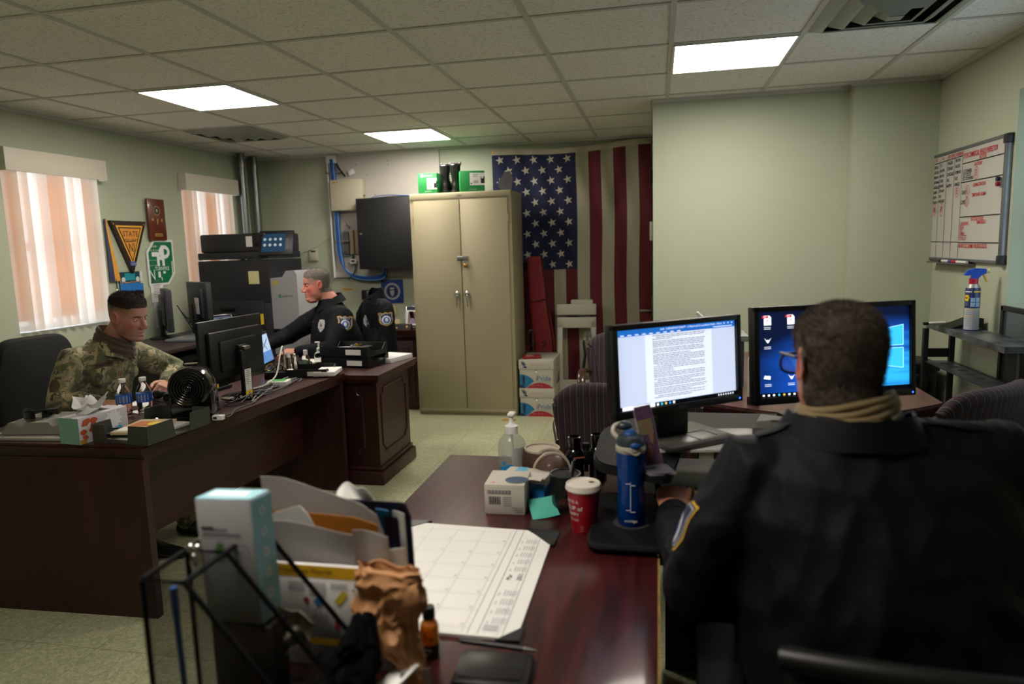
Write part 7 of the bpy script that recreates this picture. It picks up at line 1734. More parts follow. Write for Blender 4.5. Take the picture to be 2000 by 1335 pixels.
# decal patch wrapped on the cloth: polygon in a local plane, projected along the plane normal onto the cloth surface
def on_cloth(b, cloth, c, nrm, up, draw, off=.002):
    nrm = Vector(nrm).normalized(); up = Vector(up); up = (up-nrm*up.dot(nrm)).normalized(); rt = up.cross(nrm)
    from mathutils.bvhtree import BVHTree
    if 'bvh' not in _bv or _bv.get('o') is not cloth:
        me = cloth.data; _bv['bvh'] = BVHTree.FromPolygons([v.co for v in me.vertices], [tuple(p.vertices) for p in me.polygons]); _bv['o'] = cloth
    q = MB(); draw(q); bv = _bv['bvh']; V = []
    h0 = bv.ray_cast(Vector(c)+nrm*.12, -nrm, .4)[0]; d0 = (h0-Vector(c)).dot(nrm) if h0 is not None else 0
    for x, y, z in q.v:
        o = Vector(c)+rt*x+up*y+nrm*.12; h, n_, i_, d_ = bv.ray_cast(o, -nrm, .4)
        if h is None: h, n_, i_, d_ = bv.find_nearest(Vector(c)+rt*x+up*y); n_ = nrm
        dp_ = (h-Vector(c)).dot(nrm); h = h+nrm*(d0+max(-.028, min(.014, dp_-d0))-dp_)
        V.append(tuple(h+nrm*(off+z)))
    k = len(b.v); b.v += V; b.f += [tuple(a+k for a in f) for f in q.f]; b.mi += [b.mid(q.mats[i]) for i in q.mi]
_bv = {}
def dense(poly, m, z=0, n=10):
    """triangulated fan with subdivisions so that the patch bends with the cloth"""
    c = (sum(p[0] for p in poly)/len(poly), sum(p[1] for p in poly)/len(poly)); P = []
    for i in range(len(poly)):
        a = poly[i]; d = poly[(i+1) % len(poly)]
        for k in range(3): P.append((a[0]+(d[0]-a[0])*k/3, a[1]+(d[1]-a[1])*k/3))
    def f(q):
        V = []; F = []; K = len(P)
        for r_ in range(5):
            s_ = (r_+1)/5
            V += [(c[0]+(x-c[0])*s_, c[1]+(y-c[1])*s_, z) for x, y in P]
        V.append((c[0], c[1], z))
        for r_ in range(4):
            for i in range(K): F.append((r_*K+i, (r_+1)*K+i, (r_+1)*K+(i+1) % K, r_*K+(i+1) % K))
        for i in range(K): F.append((5*K, i, (i+1) % K))
        q.add(V, F, m)
    return f
SHIELD = [(-.5, .42), (-.3, .46), (-.18, .38), (0, .47), (.18, .38), (.3, .46), (.5, .42), (.44, .2), (.47, -.1), (.36, -.34), (0, -.5), (-.36, -.34), (-.47, -.1), (-.44, .2)]
BADGE = [(-.25, .45), (-.1, .42), (0, .5), (.1, .42), (.25, .45), (.38, .2), (.38, -.15), (.2, -.35), (0, -.5), (-.2, -.35), (-.38, -.15), (-.38, .2)]
def shield_patch(q, s_, txt=True):
    sc = lambda P, k: [(x*s_*k, y*s_*k) for x, y in P]
    gd = M('patch_gold', 'c49a2a', .6); nv = M('patch_navy', '151a38', .7); wt = M('patch_white', 'b9bcc4', .6); bl = M('patch_blue', '1f4f9f', .6)
    dense(sc(SHIELD, 1), gd, 0)(q); dense(sc(SHIELD, .93), nv, .0006)(q); dense(sc(SHIELD, .86), wt, .0010)(q); dense(sc(SHIELD, .82), nv, .0014)(q)
    cir = lambda r_, y: [(r_*math.cos(2*math.pi*k/20)*s_, (y+r_*math.sin(2*math.pi*k/20))*s_) for k in range(20)]
    dense(cir(.30, -.07), wt, .0018)(q); dense(cir(.22, -.07), bl, .0022)(q); dense([(x*s_*.28, (y*.3-.07)*s_) for x, y in BADGE], wt, .0026)(q)
    if txt: q.text('POLICE', s_*.19, wt, tr(0, s_*.31, .002), 'CENTER', .95)
def silver_badge(q, s_):
    wt = M('badge_silver', 'a5a6aa', .5); gy = M('badge_grey', '3c3e48', .6)
    dense([(x*s_, y*s_) for x, y in BADGE], wt, 0)(q); dense([(x*s_*.25, y*s_*.25) for x, y in BADGE], gy, .0008)(q)
    for k in range(4): q.rect(-s_*.2, s_*(.3-.06*k), s_*.2, s_*(.32-.06*k), gy, tr(0, 0, .0008))
    q.text('POLICE', s_*.12, gy, tr(0, -s_*.25, .0008), 'CENTER')
navy = M('navy_uniform_cloth', '0b0c12', .8, spec=.2, bump=(500, .25, .0005)); navy2 = M('navy_jacket_nylon', '07080d', .65, spec=.2, bump=(350, .2, .0004))
# ------------------------------------------------ officer with his back to the camera
hx = headmat((.338, 1.42, 1.258), 11, -6, 2) @ Matrix.Diagonal((.95, .97, .98, 1))
P3 = dict(id='third', label='person in a black jacket and tan neck gaiter, back to the camera, at two monitors', head=hx, face=(-.08, 1, 0), neck=(.350, 1.37, 1.14), neck_r=.058, fat=.004, scalp='3a2e27', fade=(-.10, -.03), chest=(.385, 1.36, 1.0),
    shL=(.17, 1.36, 1.055), elL=(.072, 1.33, .825), wrL=(.034, 1.755, .825), shR=(.615, 1.41, 1.068), elR=(.77, 1.45, .84), wrR=(.60, 1.80, .80),
    handL=((.10, 1, .10), (.0, .1, -1), (1, 0, 0), (20, 26, 18)), handR=((-.3, 1, 0), (0, 0, -1), (-1, 0, 0), (12, 25, 20)), hand_s=1.12, voxel=.0034,
    skin='b0745c', flush='a85a48', lips='8f4a42', brow='241a15', lidcol='a0624e', flush_all=.05,
    hair_mat=M('hair_dark_brown_grey', '352a24', .85, bump=(900, .6, .001), var=(45, '5c5047', .22)), hair_off=.0045, strands=26000, hair_len=.0075)
def hf3(L):
    up = sgm(L[:, 2]-np.where(L[:, 1] > .05, .062, np.where(L[:, 1] > .0, .018, -.082+.0*L[:, 1])), .004)
    side = 1-np.clip(gauss(L, (-.085, -.0, -.012), (.014, .022, .034))*2.5+gauss(L, (.085, -.0, -.012), (.014, .022, .034))*2.5, 0, 1)
    fr_ = sgm(.08-L[:, 1], .004); crown = 1-.75*gauss(L, (.005, -.085, .068), (.026, .03, .026))
    return up*side*fr_*crown*(np.abs(L[:, 0]) < .1)*(L[:, 1] > -.14)*(L[:, 2] < .2)
P3['hair_fn'] = hf3
off3, X3 = build_person(P3)
def jacket3(b):
    m = navy2; F_ = (-.06, 1, 0)
    torso_loft(b, m, [((.43, 1.30, .42), .25, .19, .9), ((.43, 1.31, .55), .275, .22, .85), ((.425, 1.325, .72), .275, .225, .85), ((.405, 1.34, .88), .265, .205, .85), ((.39, 1.355, 1.0), .25, .17, .85), ((.385, 1.368, 1.075), .225, .14, .9), ((.360, 1.37, 1.125), .155, .10, 1), ((.352, 1.375, 1.165), .10, .088, 1)], F_)
    b.limb([(.352, 1.375, 1.11), (.25, 1.365, 1.10), (.18, 1.36, 1.07)], [.065, .055, .06], m, 20); b.limb([(.352, 1.375, 1.11), (.49, 1.385, 1.105), (.60, 1.405, 1.075)], [.065, .055, .06], m, 20)
    for S_, E_, W_ in ((P3['shL'], P3['elL'], P3['wrL']), (P3['shR'], P3['elR'], P3['wrR'])):
        S_, E_, W_ = Vector(S_), Vector(E_), Vector(W_)
        c = Vector((.372, 1.37, 1.06))
        b.limb([tuple(c), tuple(S_), tuple(S_.lerp(E_, .5)+Vector((0, -.01, 0))), tuple(E_), tuple(E_.lerp(W_, .5)), tuple(W_.lerp(E_, .15))], [.082, .086, .078, .072, .056, .043], m, 26)
F3 = []
for a, c, w_, dp in (((.17, 1.18, .98), (.10, 1.25, .86), .016, .010), ((.20, 1.17, .92), (.13, 1.18, .80), .018, .011), ((.25, 1.13, .86), (.20, 1.12, .74), .014, .006), ((.52, 1.16, .93), (.62, 1.22, .82), .018, .010), ((.56, 1.18, .86), (.64, 1.22, .76), .016, .008),
                     ((.30, 1.13, .76), (.52, 1.13, .73), .012, .006), ((.25, 1.12, .70), (.55, 1.12, .66), .014, .007), ((.04, 1.30, .90), (.10, 1.38, .80), .012, .010), ((.0, 1.42, .88), (.09, 1.42, .80), .012, .009), ((.02, 1.50, .86), (.07, 1.55, .79), .010, .008), ((.36, 1.15, .98), (.34, 1.12, .80), .02, .004), ((.46, 1.16, .95), (.50, 1.12, .80), .02, .004)):
    F3.append((a, c, w_, dp))
jk3 = cloth_piece('jacket', off3, jacket3, .0065, navy2, 5, (.012, 6), [(a, c, w_, dp*1.7) for a, c, w_, dp in F3], 3, fine=.0007)
def collar3(b):
    c = Vector((.352, 1.378, 1.146)); n = 48
    def fn(u, v):
        a = 2*math.pi*u; fr = max(0, math.sin(a)); r_ = .098+.020*(1-v)+.004*math.sin(3*a)
        if v > .5: vv = (v-.5)*2; rr = .096+.002*vv; zz = .040*vv-.012+.0
        return (c.x+(r_-.012*v)*1.05*math.cos(a), c.y+(r_-.012*v)*.92*math.sin(a), c.z-.022+.052*v-.03*fr*v-.02*fr+.003*math.sin(5*a))
    b.grid(fn, 64, 10, navy2, th=.006)
    def fn2(u, v):
        a = 2*math.pi*u; fr = max(0, math.sin(a)); return (c.x+(.100+.026*v)*1.05*math.cos(a), c.y+(.100+.026*v)*.92*math.sin(a), c.z+.03-.05*v-.05*fr+.002*math.sin(7*a))
    b.grid(fn2, 64, 8, navy2, th=.005)
shape(collar3).build('jacket_collar', off3, smooth=60)
gaiter = M('tan_neck_gaiter', '7a6847', .85, sheen=.3, bump=(400, .3, .0006))
def gaiter3(b):
    for k in range(4):
        def fn(u, v, k=k):
            a = 2*math.pi*u; z = .010*k+.014*math.cos(a)+.004*math.sin(a*2+k*1.3); r_ = .086-.0025*k+.004*math.sin(math.pi*v)+.0015*math.sin(a*5+k*2)
            return (.348+r_*math.cos(a)*1.04, 1.383+.003*k+r_*.98*math.sin(a), 1.158+z+.016*v-.03*max(0, math.sin(a)))
        b.grid(fn, 60, 8, gaiter, th=.004)
shape(gaiter3).build('neck_gaiter', off3, smooth=80)
for s_, c in ((-1, (.235, 1.36, 1.15)), (1, (.535, 1.385, 1.15))):
    ept = MB(); on_cloth(ept, jk3, c, (s_*.25, -.1, 1), (s_*1, 0, -.2), lambda q: (dense([(-.022, -.055), (.022, -.055), (.022, .055), (-.022, .055)], navy2, .004)(q), dense([(.006*math.cos(2*math.pi*k/10), -.045+.006*math.sin(2*math.pi*k/10)) for k in range(10)], M('dull_button', '3a3a3e', .3, .5), .007)(q))); ept.build('epaulette', off3, smooth=60)
sp_ = MB(); on_cloth(sp_, jk3, (.06, 1.36, .945), (-1, -.12, .22), (.35, .12, .95), lambda q: shield_patch(q, .125, False)); sp_.build('shoulder_patch', off3, smooth=60)
cf = MB(); w3 = Vector(P3['wrL']); cf.tube([tuple(w3.lerp(Vector(P3['elL']), .25)), tuple(w3.lerp(Vector(P3['elL']), .11))], [.046, .042], navy2, 28); cf.build('cuff', off3)
def tr3(b):
    m = navy
    for s_, hx_ in ((-1, .33), (1, .53)):
        b.limb([(hx_, 1.28, .56), (hx_+s_*.05, 1.62, .56), (hx_+s_*.09, 1.80, .52), (hx_+s_*.08, 1.78, .30), (hx_+s_*.08, 1.76, .07)], [.13, .115, .095, .08, .065], m, 22)
    b.ball((.43, 1.28, .54), (.2, .17, .12), m, 24)
trousers_m = M('black_trousers', '0b0c10', .85)
cloth_piece('trousers', off3, tr3, .010, trousers_m, 4, (.004, 12), (), 8)
def shoe_pair(parent, pts, ang):
    for x, y in pts:
        b = MB(); rr = []
        for yy, rx, h in ((-.1, .03, .06), (-.08, .037, .085), (-.02, .04, .085), (.06, .045, .06), (.14, .042, .045), (.17, .03, .03)): rr.append([(rx*math.cos(a), yy, max(0, h/2+h/2*math.sin(a))) for a in [2*math.pi*k/18 for k in range(18)]])
        b.loft(rr, M('black_boot_leather', '141312', .32)); b.build('shoe', parent, (x, y, .0), ang)
shoe_pair(off3, ((.24, 1.80), (.62, 1.80)), 0)
gl = MB(); gm = BLACK
def G3(p): return tuple(X3 @ Vector(p))
gl.tube([G3((-.083, -.004, .012)), G3((-.079, .05, .014)), G3((-.073, .108, .016))], .0028, gm, 8, sq=1.6); gl.tube([G3((.083, -.004, .012)), G3((.079, .05, .014)), G3((.073, .108, .016))], .0028, gm, 8, sq=1.6)
for s_ in (-1, 1):
    pts = [(s_*(.038+.034*math.copysign(abs(math.cos(a))**.7, math.cos(a))), .112, -.006+.021*math.copysign(abs(math.sin(a))**.7, math.sin(a))) for a in [2*math.pi*k/24 for k in range(24)]]
    gl.tube([G3(p_) for p_ in pts], .0028, gm, 8, closed=True)
gl.tube([G3((-.006, .113, .004)), G3((.006, .113, .004))], .0028, gm, 8)
gl.build('glasses', off3)
lb = MB()
for s_ in (-1, 1):
    pts = [G3((s_*(.038+.032*math.copysign(abs(math.cos(a))**.7, math.cos(a))), .112, -.006+.019*math.copysign(abs(math.sin(a))**.7, math.sin(a)))) for a in [2*math.pi*k/24 for k in range(24)]]
    lb.add(pts, [tuple(range(24))], clear('lens_clear', 'e8eef2', .1, .03))
lb.build('glasses_lens', off3, smooth=0)
# ------------------------------------------------ soldier
def camo_material():
    m = bpy.data.materials.new('camouflage_cloth'); m.use_nodes = True; nt = m.node_tree; L = nt.links.new; b = nt.nodes['Principled BSDF']; b.inputs['Roughness'].default_value = .85; b.inputs['Sheen Weight'].default_value = .15
    tc = nt.nodes.new('ShaderNodeTexCoord'); prev = None
    for k, (sc_, c, th, st) in enumerate(((1, '7d7553', 0, None), (11, '565a38', .48, (1, 1, 1.3)), (16, '9a8c68', .56, (1, 1.3, 1)), (22, '3d3d28', .60, (1.4, 1, .8)), (30, '3b2c20', .655, (1, 1, 1.8)))):
        if k == 0:
            rgb = nt.nodes.new('ShaderNodeRGB'); rgb.outputs[0].default_value = lin(c); prev = rgb.outputs[0]; continue
        mp = nt.nodes.new('ShaderNodeMapping'); mp.inputs['Scale'].default_value = st; mp.inputs['Location'].default_value = (k*3.1, k*1.7, k*.9); n = nt.nodes.new('ShaderNodeTexNoise'); n.inputs['Scale'].default_value = sc_; n.inputs['Detail'].default_value = 3; n.inputs['Distortion'].default_value = .8
        L(tc.outputs['Object'], mp.inputs[0]); L(mp.outputs[0], n.inputs['Vector']); rp = nt.nodes.new('ShaderNodeValToRGB'); rp.color_ramp.elements[0].position = th-.008; rp.color_ramp.elements[1].position = th+.008
        rp.color_ramp.elements[0].color = (0, 0, 0, 1); rp.color_ramp.elements[1].color = (1, 1, 1, 1); L(n.outputs[0], rp.inputs[0])
        mx = nt.nodes.new('ShaderNodeMixRGB'); mx.inputs[2].default_value = lin(c); L(rp.outputs[0], mx.inputs[0]); L(prev, mx.inputs[1]); prev = mx.outputs[0]
    L(prev, b.inputs['Base Color']); return m
camo = camo_material()
h1 = headmat((-2.65, 3.078, 1.205), -91, -13, 2)
P1 = dict(id='first', label='soldier in camouflage uniform with short brown hair seated at the left desk looking down right', head=h1, face=(.97, -.1, 0), neck=(-2.755, 3.075, 1.075), neck_r=.058, chest=(-2.86, 3.07, .95),
    shR=(-2.86, 2.91, .995), elR=(-2.84, 2.79, .82), wrR=(-2.66, 2.84, .80), shL=(-2.80, 3.27, .985), elL=(-2.74, 3.50, .855), wrL=(-2.645, 3.30, .812),
    handR=((1, .2, -.1), (0, .3, -1), (0, 1, 0), (35, 50, 35)), handL=((.55, -.9, -.12), (-.5, -.3, -.8), (-1, -.2, .2), (45, 65, 45)), hand_s=1.08,
    skin='b5836c', flush='b0604f', lips='9b5a50', brow='33231b', lidcol='a8745f', stubble='6b5248', lid_up=.06, gaze=(.1, -.3),
    hair_mat=M('hair_dark_brown', '1f140e', .8, bump=(700, .5, .001), var=(80, '3a281e', .25)), hair_off=.0050, strands=14000, hair_len=.010, scalp='2e2018', fade=(-.025, .050))
def hf1(L):
    line = np.where(L[:, 1] > .055, .080, .071); top = sgm(L[:, 2]-line, .009)
    return top*sgm(.088-L[:, 1], .004)*(np.abs(L[:, 0]) < .1)*(L[:, 2] < .2)
P1['hair_fn'] = hf1
P1['hair_lift'] = lambda L: .006*sgm(L[:, 1]-.04, .02)*sgm(L[:, 2]-.09, .01)
def hf1b(L):
    back = sgm(L[:, 2]-np.where(L[:, 1] > .01, .012, -.045), .012)*sgm(.052-L[:, 1], .006)*(L[:, 2] < .085)
    return back*(np.abs(L[:, 0]) < .09)*(1-np.clip(2.5*gauss(L, (-.085, -.0, -.012), (.014, .022, .034))+2.5*gauss(L, (.085, -.0, -.012), (.014, .022, .034)), 0, 1))
#P1['hair2'] = (hf1b, M('hair_shaved_side', '5d4335', .85, bump=(900, .4, .001)), .0012, 3000)
off1, X1 = build_person(P1)
def jacket1(b):
    F_ = (.97, -.1, 0); m = camo
    torso_loft(b, m, [((-3.0, 3.08, .46), .19, .15, .9), ((-2.99, 3.08, .6), .195, .15, .9), ((-2.94, 3.08, .75), .20, .155, .88), ((-2.89, 3.075, .88), .205, .15, .88), ((-2.85, 3.075, .96), .20, .13, .9), ((-2.81, 3.075, 1.02), .17, .118, .9), ((-2.775, 3.075, 1.06), .11, .10, 1), ((-2.76, 3.075, 1.095), .085, .082, 1)], F_)
    for k in 'RL':
        S_, E_, W_ = Vector(P1['sh'+k]), Vector(P1['el'+k]), Vector(P1['wr'+k]); c = Vector((-2.83, 3.075, 1.0))
        b.limb([tuple(c), tuple(S_), tuple(S_.lerp(E_, .5)), tuple(E_), tuple(E_.lerp(W_, .5)), tuple(W_.lerp(E_, .06))], [.066, .073, .07, .064, .056, .044], m, 24)
    for sy in (-.1, .1): b.ball((-2.765, 3.075+sy, .90), (.03, .06, .045), m, 14)
F1 = [((-2.80, 2.84, .98), (-2.80, 2.78, .84), .012, .007), ((-2.78, 2.84, .90), (-2.74, 2.93, .84), .012, .007), ((-2.74, 3.0, .80), (-2.74, 2.93, .90), .012, .006), ((-2.72, 3.2, .86), (-2.70, 3.1, .80), .010, .005), ((-2.72, 3.36, .93), (-2.68, 3.44, .87), .012, .007), ((-2.78, 2.75, .82), (-2.72, 2.80, .77), .010, .007), ((-2.70, 3.42, .87), (-2.67, 3.38, .81), .009, .006)]
jk1 = cloth_piece('camouflage_jacket', off1, jacket1, .0065, camo, 5, (.007, 11), F1, 1)
def trs(b, px_, py_, fx, fy, kd, m, zt=.56):
    ax, ay = fy, -fx
    for s_ in (-1, 1):
        h_ = (px_+ax*s_*.09, py_+ay*s_*.09, zt); k_ = (px_+fx*kd+ax*s_*.15, py_+fy*kd+ay*s_*.15, zt-.0); a_ = (k_[0]+fx*.02, k_[1]+fy*.02, .08)
        b.limb([h_, tuple((Vector(h_)+Vector(k_))/2), k_, tuple((Vector(k_)+Vector(a_))/2), a_], [.10, .09, .075, .065, .055], m, 20)
    b.ball((px_, py_, zt), (.16, .16, .11), m, 24)
cloth_piece('camouflage_trousers', off1, lambda b: trs(b, -3.0, 3.08, .99, -.08, .46, camo), .010, camo, 4, (.004, 14), (), 2)
shoe_pair(off1, ((-2.47, 3.2), (-2.5, 2.92)), -90)
gb = M('brown_neck_gaiter', '4a3c2c', .85, sheen=.2)
def gaiter1(b):
    def fn(u, v):
        a = 2*math.pi*u; r_ = .083+.012*(1-v)+.0024*math.sin(v*20+a*2.6)+.0028*math.sin(a*3+v*5); tz = .05*math.cos(a)*(1-.3*v)
        return (-2.748+.02*v+r_*1.04*math.cos(a), 3.075+r_*math.sin(a), 1.045+.085*v-tz*1.0+.005*math.sin(2*a+v*6))
    b.grid(fn, 72, 40, gb, th=.004)
shape(gaiter1).build('neck_gaiter', off1, smooth=80)
def collar1(b):
    for s_ in (-1, 1):
        def fn(u, v): 
            a = R(180-s_*(0+165*u)); r_ = .088+.026*v; return (-2.775+r_*math.cos(a)*1.1, 3.075+r_*math.sin(a), 1.085-.035*v-.05*u**2*1.4+.003*math.sin(u*9))
        b.grid(fn, 24, 6, camo, th=.005)
        def fn2(u, v):
            a = R(180-s_*165*u); r_ = .086+.004*v; return (-2.775+r_*math.cos(a)*1.1, 3.075+r_*math.sin(a), 1.04+.045*v-.05*u**2*1.4)
        b.grid(fn2, 24, 6, camo, th=.005)
shape(collar1).build('jacket_collar', off1, smooth=60)
def tapes(q, w_, h_, c, rows=1):
    dense([(-w_/2, -h_/2), (w_/2, -h_/2), (w_/2, h_/2), (-w_/2, h_/2)], c, 0)(q)
    for k in range(7): q.rect(-w_*.4+k*w_*.12, -h_*.2, -w_*.4+k*w_*.12+w_*.06, h_*.2, M('tape_thread', '2a2017', .8), tr(0, 0, .0008))
tp = MB(); tm = M('name_tape_brown', '57452f', .8)
on_cloth(tp, jk1, (-2.76, 2.985, .965), (.9, -.25, .25), (-.2, 0, 1), lambda q: tapes(q, .095, .024, tm)); tp.build('name_tape', off1, smooth=60)
tp = MB(); on_cloth(tp, jk1, (-2.75, 3.165, .975), (.95, -.1, .25), (-.2, 0, 1), lambda q: tapes(q, .09, .024, tm)); tp.build('service_tape', off1, smooth=60)
def rank(q):
    dense([(-.022, -.025), (.022, -.025), (.022, .025), (-.022, .025)], M('rank_tan', '8f8460', .8), 0)(q)
    for k in range(3): q.line((-.015, .012-.009*k), (0, .003-.009*k), .003, M('rank_brown', '5a2f20', .8), tr(0, 0, .001)); q.line((0, .003-.009*k), (.015, .012-.009*k), .003, M('rank_brown', '5a2f20', .8), tr(0, 0, .001))
tp = MB(); on_cloth(tp, jk1, (-2.73, 3.075, .91), (.97, -.1, .2), (-.2, 0, 1), rank); tp.build('rank_patch', off1, smooth=60)
def fly(q): dense([(-.012, -.16), (.012, -.16), (.012, .10), (-.012, .10)], M('camo_placket', '55543a', .85), .001)(q)
tp = MB(); on_cloth(tp, jk1, (-2.74, 3.085, .86), (.97, -.1, .1), (-.1, 0, 1), fly); tp.build('placket', off1, smooth=60)
tp = MB(); on_cloth(tp, jk1, (-2.85, 2.80, .90), (.35, -.95, .0), (0, 0, 1), lambda q: dense([(.026*math.cos(2*math.pi*k/16), .03*math.sin(2*math.pi*k/16)) for k in range(16)], M('sleeve_patch_brown', '4d3a2a', .8), 0)(q)); tp.build('sleeve_patch', off1, smooth=60)
b = MB(); b.tube([tuple(Vector(P1['wrL']).lerp(Vector(P1['elL']), .12)), tuple(Vector(P1['wrL']).lerp(Vector(P1['elL']), -.05))], [.036, .034], BLACK, 20); b.build('inner_cuff', off1)
# ------------------------------------------------ older officer
h2 = headmat((-2.50, 4.815, 1.262), 127, -5, 0)
fx2, fy2 = -.72, -.69
P2 = dict(id='second', label='older person with grey hair in a dark police polo, in profile at the far desk', head=h2, face=(fx2, fy2, 0), neck=(-2.425, 4.865, 1.14), neck_r=.064, fat=.005, chest=(-2.41, 4.87, .98),
    shL=(-2.27, 4.73, 1.02), elL=(-2.27, 4.53, .815), wrL=(-2.52, 4.50, .80), shR=(-2.56, 5.02, 1.02), elR=(-2.80, 4.90, .87), wrR=(-2.92, 4.68, .80),
    handL=((-1, .05, .0), (0, .3, -1), (.1, 1, .2), (30, 45, 30)), handR=((-.3, -1, 0), (0, 0, -1), (1, 0, 0), (15, 25, 20)), hand_s=1.15,
    skin='bd8673', flush='b25a50', lips='9c5750', brow='6b5548', lidcol='ae7461', scalp='7d746c', fade=(-.05, .02), flush_all=.25, lid_up=.0, gaze=(0, -.3),
    hair_mat=M('hair_grey', '77706a', .85, bump=(800, .5, .001), var=(90, '4f4842', .25)), hair_off=.004, strands=7000, hair_len=.008)
def hf2(L):
    y = L[:, 1]; line = np.where(y > .0, .010+.062*np.clip((y-.004)/.03, 0, 1), -.055); top = sgm(L[:, 2]-line, .006)
    ear = 1-np.clip(2.5*gauss(L, (-.08, -.002, -.010), (.014, .020, .034))+2.5*gauss(L, (.08, -.002, -.010), (.014, .020, .034)), 0, 1)
    return top*ear*sgm(.072-y, .004)*(np.abs(L[:, 0]) < .1)*(L[:, 2] < .2)*(y > -.14)
P2['hair_fn'] = hf2; P2['hair_lift'] = lambda L: .007*sgm(L[:, 1]-.045, .01)*sgm(L[:, 2]-.07, .01)
off2, X2 = build_person(P2)
def shirt2(b):
    F_ = (fx2, fy2, 0); m = navy
    torso_loft(b, m, [((-2.36, 4.92, .44), .20, .17, .9), ((-2.37, 4.91, .58), .225, .20, .88), ((-2.385, 4.895, .74), .235, .21, .88), ((-2.395, 4.88, .88), .23, .18, .88), ((-2.405, 4.875, .98), .215, .15, .9), ((-2.41, 4.87, 1.06), .18, .115, .9), ((-2.42, 4.87, 1.12), .11, .088, 1), ((-2.422, 4.868, 1.155), .085, .078, 1)], F_)
    for k in 'LR':
        S_, E_, W_ = Vector(P2['sh'+k]), Vector(P2['el'+k]), Vector(P2['wr'+k]); c = Vector((-2.41, 4.875, 1.03))
        b.limb([tuple(c), tuple(S_), tuple(S_.lerp(E_, .5)), tuple(E_), tuple(E_.lerp(W_, .5)), tuple(W_.lerp(E_, .06))], [.075, .085, .082, .07, .056, .042], m, 24)
F2 = [((-2.30, 4.66, .92), (-2.22, 4.60, .82), .012, .007), ((-2.34, 4.70, .86), (-2.25, 4.60, .78), .012, .007), ((-2.32, 4.55, .84), (-2.36, 4.50, .78), .01, .006), ((-2.52, 4.70, .95), (-2.50, 4.72, .80), .014, .005)]
sh2 = cloth_piece('police_polo', off2, shirt2, .0065, navy, 5, (.006, 10), F2, 9)
cloth_piece('trousers', off2, lambda b: trs(b, -2.36, 4.92, fx2, fy2, .44, trousers_m), .010, trousers_m, 4, (.004, 14), (), 2)
shoe_pair(off2, ((-2.78, 4.70), (-2.62, 4.52)), 134)
def collar2(b):
    A = math.degrees(math.atan2(fy2, fx2))
    for s_ in (-1, 1):
        def fn(u, v):
            a = R(A+180-s_*(162*u)); r_ = .082+.034*v; return (-2.42+r_*math.cos(a)*1.05, 4.868+r_*math.sin(a)*1.05, 1.190-.05*v-.085*u**2+.002*math.sin(u*7))
        b.grid(fn, 22, 6, navy, th=.004)
    def fn2(u, v):
        a = 2*math.pi*u; r_ = .082; c_ = .5+.5*math.cos(a-R(A)); return (-2.42+r_*math.cos(a)*1.05, 4.868+r_*math.sin(a)*1.05, 1.11+.075*v-.085*c_**2*v)
    b.grid(fn2, 40, 4, navy, th=.004)
shape(collar2).build('polo_collar', off2, smooth=60)
b = MB(); on_cloth(b, sh2, (-2.215, 4.665, .985), (.55, -.9, .1), (.1, 0, 1), lambda q: shield_patch(q, .115)); b.build('shoulder_patch', off2, smooth=60)
b = MB(); on_cloth(b, sh2, (-2.42, 4.70, .965), (-.35, -.9, .1), (0, 0, 1), lambda q: silver_badge(q, .10)); b.build('chest_badge', off2, smooth=60)
b = MB(); on_cloth(b, sh2, (-2.56, 4.80, .985), (-.8, -.6, .1), (0, 0, 1), lambda q: [q.text('EIDE', .016, M('thread_grey', '8b8d94', .7))]); b.build('name_embroidery', off2, smooth=0)
b = MB(); b.ball((-2.40, 4.758, 1.08), (.006, .004, .008), CHROME, 10); b.build('collar_pin', off2)
b = MB()
for k in range(3): b.ball((-2.515, 4.742, 1.02-.035*k), (.004, .004, .004), BLACK, 8)
b.build('button', off2)
wtch = MB(); W2 = Vector(P2['wrL']); E2 = Vector(P2['elL']); wtch.tube([tuple(W2.lerp(E2, .02)), tuple(W2.lerp(E2, .10))], [.034, .036], M('white_bracelet', 'b9b3aa', .5), 20); wtch.build('wristband', off2)
# ================================================================== chairs
def star_base(t, m, hgt=.4, n=5):
    shape(lambda b: b.cyl((0, 0, .09), (0, 0, hgt), .025, M('chair_column', '161616', .3), n=20).cyl((0, 0, .07), (0, 0, .12), .045, m, n=20)).build('column', t)
    for k in range(n):
        a = 2*math.pi*k/n+.3; shape(lambda b: b.limb([(.03*math.cos(a), .03*math.sin(a), .095), (.3*math.cos(a), .3*math.sin(a), .07)], [.022, .016], m, 10)).build('base_leg', t)
        c = shape(lambda b: b.cyl((-.012, 0, 0), (.012, 0, 0), .028, BLACK, n=18)).build('caster', t, (.3*math.cos(a), .3*math.sin(a), .029), math.degrees(a)+90)
def cushion(b, pts, T, m, th=.06, n=40, crown=.02):
    """upholstered pad: outline in local xz plane, thickness along y"""
    P = rpoly(pts, .09, 6); c = (sum(p[0] for p in P)/len(P), sum(p[1] for p in P)/len(P)); rings = []
    for s_, y in ((.0, -th/2-crown), (.5, -th/2-crown*.8), (.85, -th/2-crown*.25), (.96, -th/2), (1.0, -th*.25), (1.0, th*.25), (.96, th/2), (.85, th/2+crown*.3), (.5, th/2+crown*.5), (0, th/2+crown*.5)):
        rings.append([(c[0]+(x-c[0])*max(s_, .001), y, c[1]+(z-c[1])*max(s_, .001)) for x, z in P])
    b.loft(rings, m, T)
blf = M('black_chair_fabric', '0f1011', .8, bump=(300, .3, .0006))
